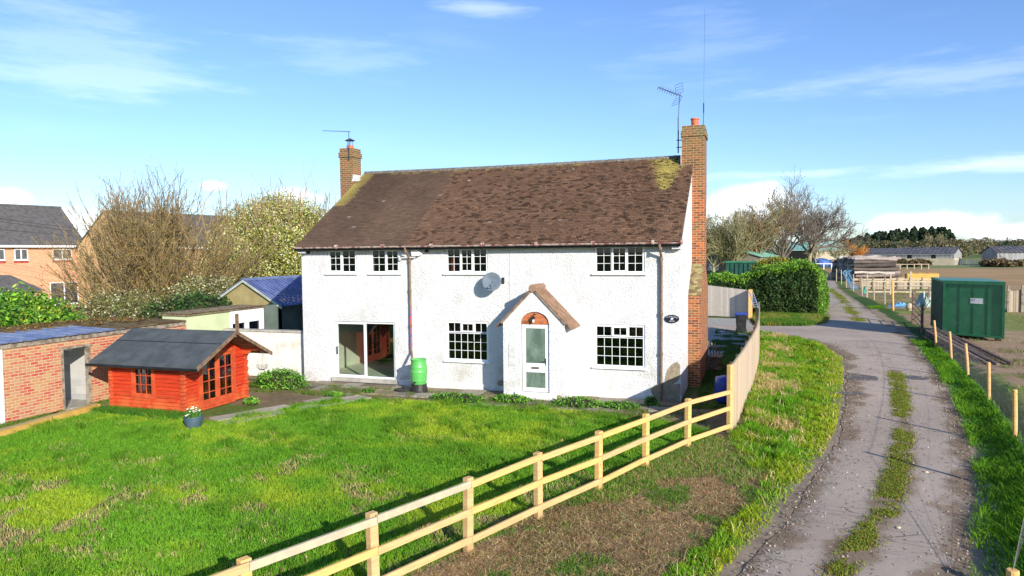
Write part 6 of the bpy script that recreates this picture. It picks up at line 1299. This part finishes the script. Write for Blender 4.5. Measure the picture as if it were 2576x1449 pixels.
# laurel behind the garage
lb = []
for (px, py, Yd, r_) in ((-60, 815, 21, 1.9), (20, 800, 22, 1.7), (80, 790, 22, 1.6), (130, 800, 22.5, 1.5), (175, 825, 23, 1.3), (-10, 830, 20, 1.6), (100, 830, 21, 1.5), (195, 850, 23, 1.0), (50, 775, 23, 1.2)):
    p = AT(px, py, Yd); lb.append((p.x, p.y-.6, p.z-.50, r_*1.1, r_, r_))
leafy('laurel_bush', lb, 26000, .11, [(.06, .16, .02), (.12, .30, .03), (.20, .42, .03), (.34, .46, .05)], 'glossy bright green laurel bush behind the brick garage', 'bush', .42, None, .6, .62)
# big bare brown bush
bs = AT(385, 800, 31); base = np.array([bs.x, 31, 0.0]); rs = np.random.default_rng(3)
st_, sd_, tw_ = [], [], []
topz = AT(385, 470, 31).z
for k in range(150):
    a = rs.uniform(0, 2*pi); tilt = abs(rs.normal(0, .62)); tilt = min(tilt, 1.15); L = (topz*.98)*(1-.12*tilt)*rs.uniform(.62, 1.0); b0 = base+np.array([cos(a)*rs.uniform(0, 1.3), sin(a)*rs.uniform(0, 1.3), .1]); P, r = grow(b0, (cos(a)*sin(tilt), sin(a)*sin(tilt)*.9, cos(tilt)), L, .05, 6, .07, .05, rs); st_.append((P, np.maximum(r, .02)))
    for j in range(14):
        i = rs.uniform(1.0, 5); i0 = int(min(i, 4)); s0 = P[i0]+(P[i0+1]-P[i0])*(i-i0); par = unit(P[i0+1]-P[i0]); Q, q = grow(s0, par+rs.normal(0, .38, 3), rs.uniform(1.0, 2.3), .016, 4, .10, .1, rs); sd_.append((Q, np.maximum(q, .013)))
        for m_i in range(4):
            i2 = rs.uniform(.6, 3); k0 = int(min(i2, 2)); s1 = Q[k0]+(Q[k0+1]-Q[k0])*(i2-k0); Q2, q2 = grow(s1, unit(Q[k0+1]-Q[k0])+rs.normal(0, .4, 3), rs.uniform(.4, .95), .009, 3, .12, .1, rs); tw_.append((Q2, np.maximum(q2, .009)))
bsh = thing('bare_bush', tuple(base), 'huge bare brown bush behind the outbuildings, fanning upward', 'bush')
V, Fc = tubes_np(st_, 5); np_mesh('stem', V, Fc, pm('olive_stems', (.22, .165, .075), (.13, .10, .05), 2, .9), bsh); V, Fc = tubes_np(sd_+tw_, 3); np_mesh('twigs', V, Fc, M_twig, bsh)['kind'] = 'stuff'
tips = np.concatenate([s[0][1:] for s in sd_+tw_]); NB = 42000; ii = rng.integers(0, len(tips), NB); P = tips[ii]+rng.normal(0, .08, (NB, 3)); kk = (P[:, 2] < 6.4) | (rng.random(NB) < .25); kk &= (P[:, 0] > base[0]-1.6) | (rng.random(NB) < .35); P = P[kk]; NB = len(P); cs = np.array([(.42, .29, .08), (.36, .34, .10), (.46, .27, .07), (.22, .20, .07)])[rng.integers(0, 4, NB)]
V, F_, Cc = leaves(P, .04, jcol(cs, NB, .25), .5); np_mesh('buds', V, F_, M_leaf, bsh, Cc)['kind'] = 'stuff'
def pblob(px, py, Yd, rx, ry=None, rz=None): p = AT(px, py, Yd); return (p.x, p.y, p.z, rx, ry or rx, rz or rx)
leafy('blossom_bush', [pblob(290, 785, 25.5, 1.1), pblob(350, 775, 25.5, 1.2, 1, 1.0), pblob(265, 755, 26, .7), pblob(430, 785, 26, 1.1), pblob(240, 790, 24, 1.0), pblob(320, 800, 24, 1.0), pblob(390, 800, 24, 1.0)], 9000, .05, [(.10, .10, .04), (.20, .17, .06), (.26, .25, .07), (.64, .62, .40), (.20, .24, .06), (.16, .15, .05), (.12, .14, .04)], 'white-flecked low blossom bush at the foot of the bare brown bush', 'bush', .6, None, .3)
leafy('blossom_bush', [pblob(500, 730, 28.5, .9), pblob(545, 745, 28.5, .9), pblob(470, 750, 28, .9), pblob(545, 720, 30, .7), pblob(570, 725, 29, .6), pblob(480, 775, 26, .8), pblob(545, 775, 26, .7)], 9000, .05, [(.14, .13, .05), (.24, .22, .07), (.68, .66, .44), (.30, .30, .10), (.16, .18, .06)], 'creamy blossom bush overhanging the olive gable', 'bush', .6, None, .3)
leafy('ivy_bush', [pblob(500, 785, 25, .9), pblob(550, 790, 25.2, .8), pblob(450, 795, 25, .9), pblob(400, 805, 24, .8)], 7000, .07, [(.02, .05, .012), (.04, .09, .02), (.05, .12, .02)], 'dark ivy bush beneath the creamy blossom', 'bush', .6, None, .5, .8)
gb_ = []
for (px, py, Yd, r_) in ((585, 620, 42, 2.2), (620, 580, 43, 2.2), (665, 565, 43, 2.3), (710, 560, 43, 2.4), (750, 570, 43, 2.2), (600, 660, 41, 1.8), (640, 660, 40, 2.2), (690, 640, 40, 2.3), (735, 640, 41, 2.3), (560, 680, 41, 1.7), (775, 620, 43, 2.1), (790, 580, 45, 2.0), (650, 610, 41, 2.2), (705, 600, 41, 2.4)):
    gb_.append(pblob(px, py, Yd, r_*.9))
rs = np.random.default_rng(8); stm = []
for px in (570, 610, 640, 670, 700, 730, 755, 775):
    b0 = AT(px, 700, 42); 
    for k in range(16): P, r = grow((b0.x+rs.normal(0, .6), 42+rs.normal(0, .6), 1.0), (rs.normal(0, .35), rs.normal(0, .2), 1), rs.uniform(5.5, 8.3), .06, 6, .08, .07, rs); stm.append((P, np.maximum(r, .018)))
    for k in range(70): b1_ = np.array(gb_[rs.integers(0, len(gb_))][:3])+rs.normal(0, .8, 3); P, r = grow(b1_, (rs.normal(0, .4), rs.normal(0, .3), 1.2), rs.uniform(1.2, 2.9), .02, 6, .08, .1, rs); stm.append((P, np.maximum(r, .012)))
leafy('blossom_tree', gb_, 70000, .075, [(.14, .16, .03), (.34, .37, .07), (.52, .54, .12), (.60, .60, .18), (.80, .78, .52)], 'yellow-green blossoming thicket behind the blue-roofed outbuilding', 'tree', .6, stm, .35)
# hedge and golden conifer
hg = thing('conifer_hedge', (2.5, 54.5, 0), 'tall clipped green conifer hedge at the lane bend', 'hedge')
HP = [(-7, 53.2), (4.35, 52.5), (5.0, 56), (5.6, 63.5), (3.6, 64), (3.0, 57.2), (-7, 56.0)]
def htop(x, y): return 2.35+np.interp(x, [-7, -1, 1.2, 2.6, 4.2, 4.9, 5.6], [.15, .3, .85, 1.25, .9, .35, .0])+.14*np.sin(x*2.1)+.1*np.sin(x*5.3+y)
n = 52000; P = []
for i in range(len(HP)):
    a, b = np.array(HP[i]), np.array(HP[(i+1) % len(HP)]); L = np.linalg.norm(b-a); kN = int(900*L); f = rng.random(kN); z = rng.random(kN)**.9; q = a+(b-a)*f[:, None]; nr = np.array([(b-a)[1], -(b-a)[0]])/L; hh = htop(q[:, 0], q[:, 1]); depth = rng.uniform(-.28, .10, kN)+.38*(fbm(q[:, 0]*1.3, z*4+q[:, 1], .7, 4)-.5)*2-.12*np.clip(z-.8, 0, 1)*4; depth = depth-.55*np.clip((z-.55)/.45, 0, 1)**2; q = q+nr*depth[:, None]; P.append(np.column_stack([q, z*hh]))
xx, yy = scatter(HP, 32000); P.append(np.column_stack([xx, yy, htop(xx, yy)+rng.uniform(-.25, .12, len(xx))+.35*(fbm(xx, yy, .9, 6)-.5)*2])); P = np.concatenate(P)
cc_ = np.where((P[:, 0]-P[:, 1]*.0 > 4.15)[:, None], [.14, .28, .03], [.045, .095, .02]); up_ = (P[:, 2] > htop(P[:, 0], P[:, 1])-.35); cc_ = np.where(up_[:, None], [.17, .33, .03], cc_); nh = fbm(P[:, 0], P[:, 1]+P[:, 2]*2, .5, 9); cc_ = cc_*(.55+.9*nh)[:, None]  # lane end and top coloured lighter as if sunlit, front darker as if shaded
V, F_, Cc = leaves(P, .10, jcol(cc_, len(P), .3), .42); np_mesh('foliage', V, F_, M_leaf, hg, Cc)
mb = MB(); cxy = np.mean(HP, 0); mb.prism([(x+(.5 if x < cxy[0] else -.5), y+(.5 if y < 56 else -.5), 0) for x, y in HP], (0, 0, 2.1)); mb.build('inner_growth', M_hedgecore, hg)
leafy('golden_conifer', [pblob(1950, 675, 59, 1.5, 1.2, .9), pblob(1925, 685, 59, 1.1, 1, .8), pblob(1985, 678, 59, 1.2, 1, .8)], 9000, .09, [(.20, .20, .02), (.45, .38, .03), (.30, .30, .03), (.12, .16, .02)], 'golden-tipped conifer rising behind the hedge', 'bush', .4, None, .5, .8)
# weeds by the walls
def weed(px, py, r_, h_, label, cols=((.05, .15, .02), (.12, .30, .03), (.20, .42, .04))):
    p = G(px, py); return leafy('weed_clump', [(p.x, p.y, h_*.35, r_, r_*.6, h_*.7)]+[(p.x+random.uniform(-r_*.6, r_*.6), p.y+random.uniform(-.1, .1), h_*.3, r_*.5, r_*.4, h_*.55) for _ in range(3)], int(2600*r_*max(h_, .25)*3), .05, list(cols), label, 'weeds', .4, None, .55, .8)
weed(708, 975, .95, .62, 'large bright green weed clump against the white yard wall')
weed(925, 990, .22, .16, 'small leafy weed tuft on the patio')
weed(1150, 1008, .85, .2, 'long strip of low weeds right of the water butt')
weed(1285, 1012, .6, .22, 'weed strip left of the porch step')
weed(1452, 1022, .75, .26, 'leafy weeds just right of the porch')
weed(1560, 1028, .6, .2, 'weeds under the right ground-floor window')
weed(1640, 1022, .22, .3, 'dark weed tuft at the right wall corner')
weed(632, 1018, .28, .22, 'grass tuft on the slab path by the cabin door')
weed(840, 998, .3, .15, 'low weeds left of the patio tuft')

# ------------------------------------------------------------------ grass
RTn, UPn, FWn = np.array(RT), np.array(UP), np.array(fwd)
def inview(x, y, m=60):
    d = np.stack([x, y, np.full(len(x), .1-H)], 1); z = d@FWn; px = 1288+F*(d@RTn)/z; py = 724.5-F*(d@UPn)/z; return (z > 1) & (px > -m) & (px < 2576+m) & (py < 1449+m*1.5)
def grassobj(name, x, y, h, wd, c, lean, lab=None, z=None, flat=None, ld=None):
    V, T, Cc = blades(x, y, (hgt(x, y) if z is None else z), h, wd, c, lean, ld, flat); o = np_mesh(name, V, T, M_blade, None, Cc); o['kind'] = 'stuff'; tagit(o, lab, 'grass'); return o
LW = [(-24, 5), (-17.85, 12.4), (-18.25, 15.75), (-15.3, 15.75), (-14.35, 15.0), (-13.6, 15.6), (-12.7, 18.5), (-11, 19.4), (-7.5, 19.6), (-3.6, 19.5), (-1.6, 18.8), (-.65, 17.6), (-1.5, 16.5), (-2.2, 14.75), (-3.5, 11.38), (-5.4, 6.4), (-7.1, 2), (-24, 2)]
x, y = scatter(LW, 900000); k = inview(x, y); x, y = x[k], y[k]
big_ = fbm(x, y, 2.3, 1); med = fbm(x, y, .75, 5); fin = fbm(x, y, .28, 8); dist = np.hypot(x, y)
near = np.clip((13.5-y)/6, 0, 1)*np.clip((x+17)/6, 0, 1)
strawf = np.clip((med-.545+near*.10)*9, 0, 1)*np.clip((big_-.36)*5, .2, 1)*(.25+.75*np.clip((17-y)/5, 0, 1))
is_st = rng.random(len(x)) < strawf*.85
keep = rng.random(len(x)) < np.where(is_st, .30, .98)*np.clip(1.15-strawf*.9, .15, 1); keep |= is_st & (rng.random(len(x)) < .3)
x, y, big_, med, fin, is_st, strawf = x[keep], y[keep], big_[keep], med[keep], fin[keep], is_st[keep], strawf[keep]; n = len(x)
tall = np.clip((fin-.52)*5, 0, 1)*np.clip((med-.40)*5, 0, 1)
h = (.035+.045*big_+.19*tall)*rng.uniform(.6, 1.3, n); h[is_st] = rng.uniform(.03, .10, is_st.sum())
c = jcol(np.array([.185, .42, .028])*(1-tall[:, None]*.25)+np.array([.24, .15, .012])*np.clip((big_-.42)*3+(fbm(x, y, 1.3, 19)-.5)*2, 0, 1)[:, None]*(1-tall[:, None]), n, .18, .06); c[is_st] = jcol((.56, .47, .20), is_st.sum(), .25)
grassobj('lawn_grass', x, y, h, rng.uniform(.008, .016, n), c, .75, 'uneven green lawn with straw-coloured patches')
# trampled litter strip
x, y = scatter([(-7.6, 2), (-6.3, 5.9), (-4.9, 9.2), (-3.9, 11.9), (-2.8, 14.9), (-1.9, 16.9), (-.6, 18), (0, 16.6), (.5, 14.9), (.15, 13.2), (-.5, 11.4), (-1.2, 9.6), (-2.2, 7.4), (-3.2, 5), (-4.1, 2)], 300000); k = inview(x, y) & (rng.random(len(x)) < .9); x, y = x[k], y[k]; n = len(x)
gm = fbm(x, y, .9, 12); isg = rng.random(n) < np.clip((gm-.50)*6+(y > 14)*.25, .03, .8); kx = rng.random(n) < np.clip((x-np.interp(y, [2, 5.9, 9.2, 11.9, 14.9, 18], [-7.6, -6.3, -4.9, -3.9, -2.8, -1.2]))/.7, .12, 1); x, y, gm, isg = x[kx], y[kx], gm[kx], isg[kx]; n = len(x)
cs = np.array([(.66, .47, .24), (.46, .31, .15), (.28, .16, .08), (.80, .62, .34), (.12, .07, .04)])[rng.integers(0, 5, n)]; cs[isg] = (.13, .26, .03)
h = rng.uniform(.04, .17, n); h[isg] = rng.uniform(.04, .09, isg.sum()); V1 = ~isg
grassobj('dry_stems', x[V1], y[V1], h[V1]*1.2, rng.uniform(.004, .011, V1.sum()), jcol(cs[V1], V1.sum(), .25), 1.1, 'brown dry stems littering the bare strip right of the rail fence', flat=.35)
grassobj('strip_grass', x[isg], y[isg], h[isg], rng.uniform(.008, .014, isg.sum()), jcol(cs[isg], isg.sum(), .2), .8, 'sparse new grass among the brown stems')
# left verge of the lane
VG = [(.05, 13.2), (.2, 14.4), (-.3, 16.2), (-.5, 17.9), (-.2, 19), (-.2, 21.2), (.0, 24.5), (.16, 27.5), (.26, 30.5), (.30, 36.5), (.3, 41.2), (1.4, 40.0), (2.4, 38.0), (3.25, 35.1), (3.55, 32.6), (3.2, 28.8), (2.6, 23.6), (2.0, 19.4), (1.45, 16.7), (.8, 14.3), (.3, 12.3), (-.35, 10.3), (-1.1, 8), (-1.95, 6), (-2.9, 4), (-4.4, 3), (-3.2, 5), (-2.2, 7.4), (-1.2, 9.6), (-.6, 11.4)]
x, y = scatter(VG, 420000); k = inview(x, y); x, y = x[k], y[k]; n = len(x); edge = np.clip((np.interp(y, RLy, RLx)-x)/.9, 0, 1); nn = fbm(x, y, .9, 14); n3 = fbm(x, y, .35, 17)
keep = rng.random(n) < np.clip(edge*1.3+(nn-.45), .05, 1); x, y, edge, nn, n3 = x[keep], y[keep], edge[keep], nn[keep], n3[keep]; n = len(x)
fx = x-np.interp(y, [18, 24, 30, 40], [-.3, 0, .2, .3]); dry = (rng.random(n) < np.clip(1.25-np.abs(fx-.7)*1.5, 0, 1)*np.clip((nn-.48)*6, 0, 1)*.6) & (y > 17.5); dry |= (rng.random(n) < .015)
h = (.04+.20*edge*np.clip((n3-.42)*4, .08, 1)*np.where(y > 16, 1, .7))*rng.uniform(.6, 1.25, n); h[dry] = rng.uniform(.08, .26, dry.sum())
c = jcol(np.array([.17, .38, .02])+(nn[:, None] > .5)*np.array([.10, .03, .0])+(1-edge[:, None])*np.array([.14, .06, .01]), n, .24, .07); c[dry] = jcol((.62, .48, .22), dry.sum(), .2)
grassobj('verge_grass', x, y, h, rng.uniform(.009, .017, n)*(1+y/40), c, .65, 'long green and dry grass on the verge left of the lane')
# right bank
x = rng.uniform(1, 9.5, 420000); y = 4+58*rng.random(420000)**1.25; xr = np.interp(y, RRy, RRx); fw = np.interp(y, [9, 17.5, 24, 33, 37, 50, 76], [4.5, 5.4, 6.4, 7.5, 7.9, 8.9, 10.6])-xr; t_ = (x-xr)/fw; k = (t_ > .02) & (t_ < 1.15) & inview(x, y); x, y, t_ = x[k], y[k], t_[k]
k = (y < 39.5) | (y > 60); x, y, t_ = x[k], y[k], t_[k]
n = len(x); nn = fbm(x, y, .8, 21); keep = rng.random(n) < np.clip(t_*2.2+(nn-.5)*1.2, .04, 1)*np.clip((1.25-t_)*4, .1, 1); x, y, t_, nn = x[keep], y[keep], t_[keep], nn[keep]; n = len(x)
h = (.05+.14*np.clip((nn-.3)*2, .1, 1))*rng.uniform(.6, 1.3, n); c = jcol(np.array([.11, .29, .018])+(nn[:, None] > .55)*np.array([.06, .08, .0]), n, .2, .06)
grassobj('bank_grass', x, y, h, rng.uniform(.009, .016, n)*(1+y/40), c, .8, 'dark green grassy bank under the wire fence')
# centre strip of the lane
CSx = np.array([p[0] for p in CS]); CSy = np.array([p[1] for p in CS])
def strip(x0, y0, n, seed, wd, lab, X_, Y_):
    y = rng.uniform(y0[0], y0[1], n); x = np.interp(y, Y_, X_)+rng.normal(0, wd, n); nn = fbm(x*1.2, y, 1.3, seed); k = inview(x, y) & (rng.random(n) < np.clip((nn-.40)*5+(fbm(x, y, .35, seed+3)-.5)*2, 0.01, 1)); x, y, nn = x[k], y[k], nn[k]; n = len(x)
    c = jcol(np.array([.26, .34, .04]), n, .22, .08); br = rng.random(n) < .25; c[br] = jcol((.26, .15, .06), br.sum()); h = rng.uniform(.015, .05, n); grassobj('strip_grass', x, y, h, rng.uniform(.007, .013, n)*(1+y/25), c, .9, lab, z=np.full(n, .018))
strip(0, (6, 29), 52000, 25, .11, 'yellow-green grass strip along the middle of the lane', CSx, CSy)
strip(0, (49, 90), 26000, 27, .20, 'grass strip in the middle of the lane beyond the hedge', np.array([6.3, 7.2, 8.0, 8.4]), np.array([49, 62, 78, 92]))
# driveway corner grass, yard edges, paddock tufts, garage foot
x, y = scatter([(.3, 45.1), (3.0, 45.5), (4.2, 47.5), (4.8, 51), (4.5, 52.4), (.3, 53.2), (-.1, 50)], 50000); n = len(x); grassobj('verge_grass', x, y, rng.uniform(.08, .3, n), rng.uniform(.02, .035, n), jcol(np.where((fbm(x, y, 1.2, 3) > .5)[:, None], [.30, .32, .06], [.13, .26, .03]), n), .6, 'yellowish rough grass below the conifer hedge')
x, y = scatter([(6.5, 18), (8.0, 37), (8.9, 40), (14, 38), (18, 55), (26, 80), (11, 88), (9.6, 62), (12.5, 60), (14, 45), (16, 30), (12, 16), (7, 15)], 260000); k = inview(x, y); x, y = x[k], y[k]; nn = fbm(x, y, 1.6, 31); k = rng.random(len(x)) < np.clip((nn-.52)*5, .01, .8); x, y = x[k], y[k]; n = len(x); grassobj('paddock_grass', x, y, rng.uniform(.04, .16, n), rng.uniform(.012, .03, n), jcol(np.where((rng.random(n) < .45)[:, None], [.36, .26, .12], [.16, .25, .05]), n), .9, 'sparse tufts in the muddy paddock')
x, y = scatter([(-19.15, 12), (-18.2, 12), (-18.6, 15.9), (-18.0, 16.2), (-18.2, 18), (-19.15, 18)], 16000); n = len(x); k = fbm(x, y, .5, 2) > .45; x, y = x[k], y[k]; n = len(x); grassobj('verge_grass', x, y, rng.uniform(.03, .12, n), rng.uniform(.01, .02, n), jcol((.16, .26, .04), n), .8, 'scrubby grass along the foot of the brick garage')
x, y = scatter([(-18.1, 15.3), (-15.0, 15.3), (-14.9, 15.85), (-18, 15.85)], 9000); n = len(x); grassobj('tall_grass', x, y, rng.uniform(.06, .22, n), rng.uniform(.01, .018, n), jcol((.10, .27, .03), n), .7, 'taller grass along the front of the red cabin')
x, y = scatter([(-14.4, 19.4), (-1.2, 18.6), (-1.0, 21.5), (-2.0, 21.5), (-2.0, 20.85), (-7.5, 20.7), (-11, 20.9), (-15, 20.9), (-17, 21.8), (-17.2, 19.2)], 90000); nn = fbm(x, y, .6, 41); k = (rng.random(len(x)) < np.clip((nn-.47)*6, .02, 1)); x, y = x[k], y[k]; n = len(x); grassobj('path_weeds', x, y, rng.uniform(.03, .12, n), rng.uniform(.009, .018, n), jcol(np.where((rng.random(n) < .25)[:, None], [.30, .19, .09], [.12, .25, .03]), n), .8, 'weeds and dead leaves between the paving slabs')
x, y = scatter([(-1.6, 22), (-.4, 20), (-.1, 30), (.1, 41), (-2, 42), (-1.9, 30)], 40000); n = len(x); k = fbm(x, y, 1.0, 2) > .42; x, y = x[k], y[k]; n = len(x); grassobj('yard_grass', x, y, rng.uniform(.03, .12, n), rng.uniform(.012, .022, n), jcol((.09, .18, .03), n), .8, 'shaded grass between the house and the board fence')
x, y = scatter([(-3.4, 12.2), (-1.55, 16.3), (-.62, 17.7), (-.25, 18.3), (-.1, 16.6), (.2, 15.2), (-.1, 13.6), (-.6, 14.6), (-1.5, 14.0), (-2.3, 12.4)], 26000); n = len(x); k = fbm(x, y, .7, 6) > .33; x, y = x[k], y[k]; n = len(x); grassobj('strip_grass', x, y, rng.uniform(.04, .14, n), rng.uniform(.009, .015, n), jcol(np.where((rng.random(n) < .3)[:, None], [.50, .40, .18], [.16, .33, .03]), n), .8, 'mixed green and straw grass outside the fence end')
n = 9000; y = 5+40*rng.random(n)**1.6; sd1 = rng.random(n) < .55; x = np.where(sd1, np.interp(y, RLy, RLx)+np.abs(rng.normal(0, .35, n))-.1, np.interp(y, RRy, RRx)-np.abs(rng.normal(0, .30, n))+.1); mm = rng.random(n) < .25; x = np.where(mm, np.interp(y, CSy, CSx)+rng.normal(0, .35, n), x); k = inview(x, y) & (y < 38); x, y = x[k], y[k]; n = len(x)
V, F_, Cc = leaves(np.stack([x, y, np.full(n, .022)], 1), .018, jcol(np.where((rng.random(n) < .5)[:, None], [.42, .36, .29], [.20, .15, .11]), n, .25), .8); o = np_mesh('gravel', V, F_, M_leaf, None, Cc); o['kind'] = 'stuff'; tagit(o, 'loose grit along the lane edges', 'gravel')
# scattered stones and sticks
for k, (px, py) in enumerate(((2500, 1425), (2260, 1330), (2330, 1190))):
    p = gpt(px, py); mb = MB(); mb.sphere((p.x, p.y, p.z+.02), .025+.008*k, 8, 6, (1.2, 1, .6)); q = mb.build('stone', M_stone); tagit(q, ['small stone at the bottom right lane edge', 'small pale stone on the lane beside the grass strip', 'small stone on the right wheel track'][k], 'stone')
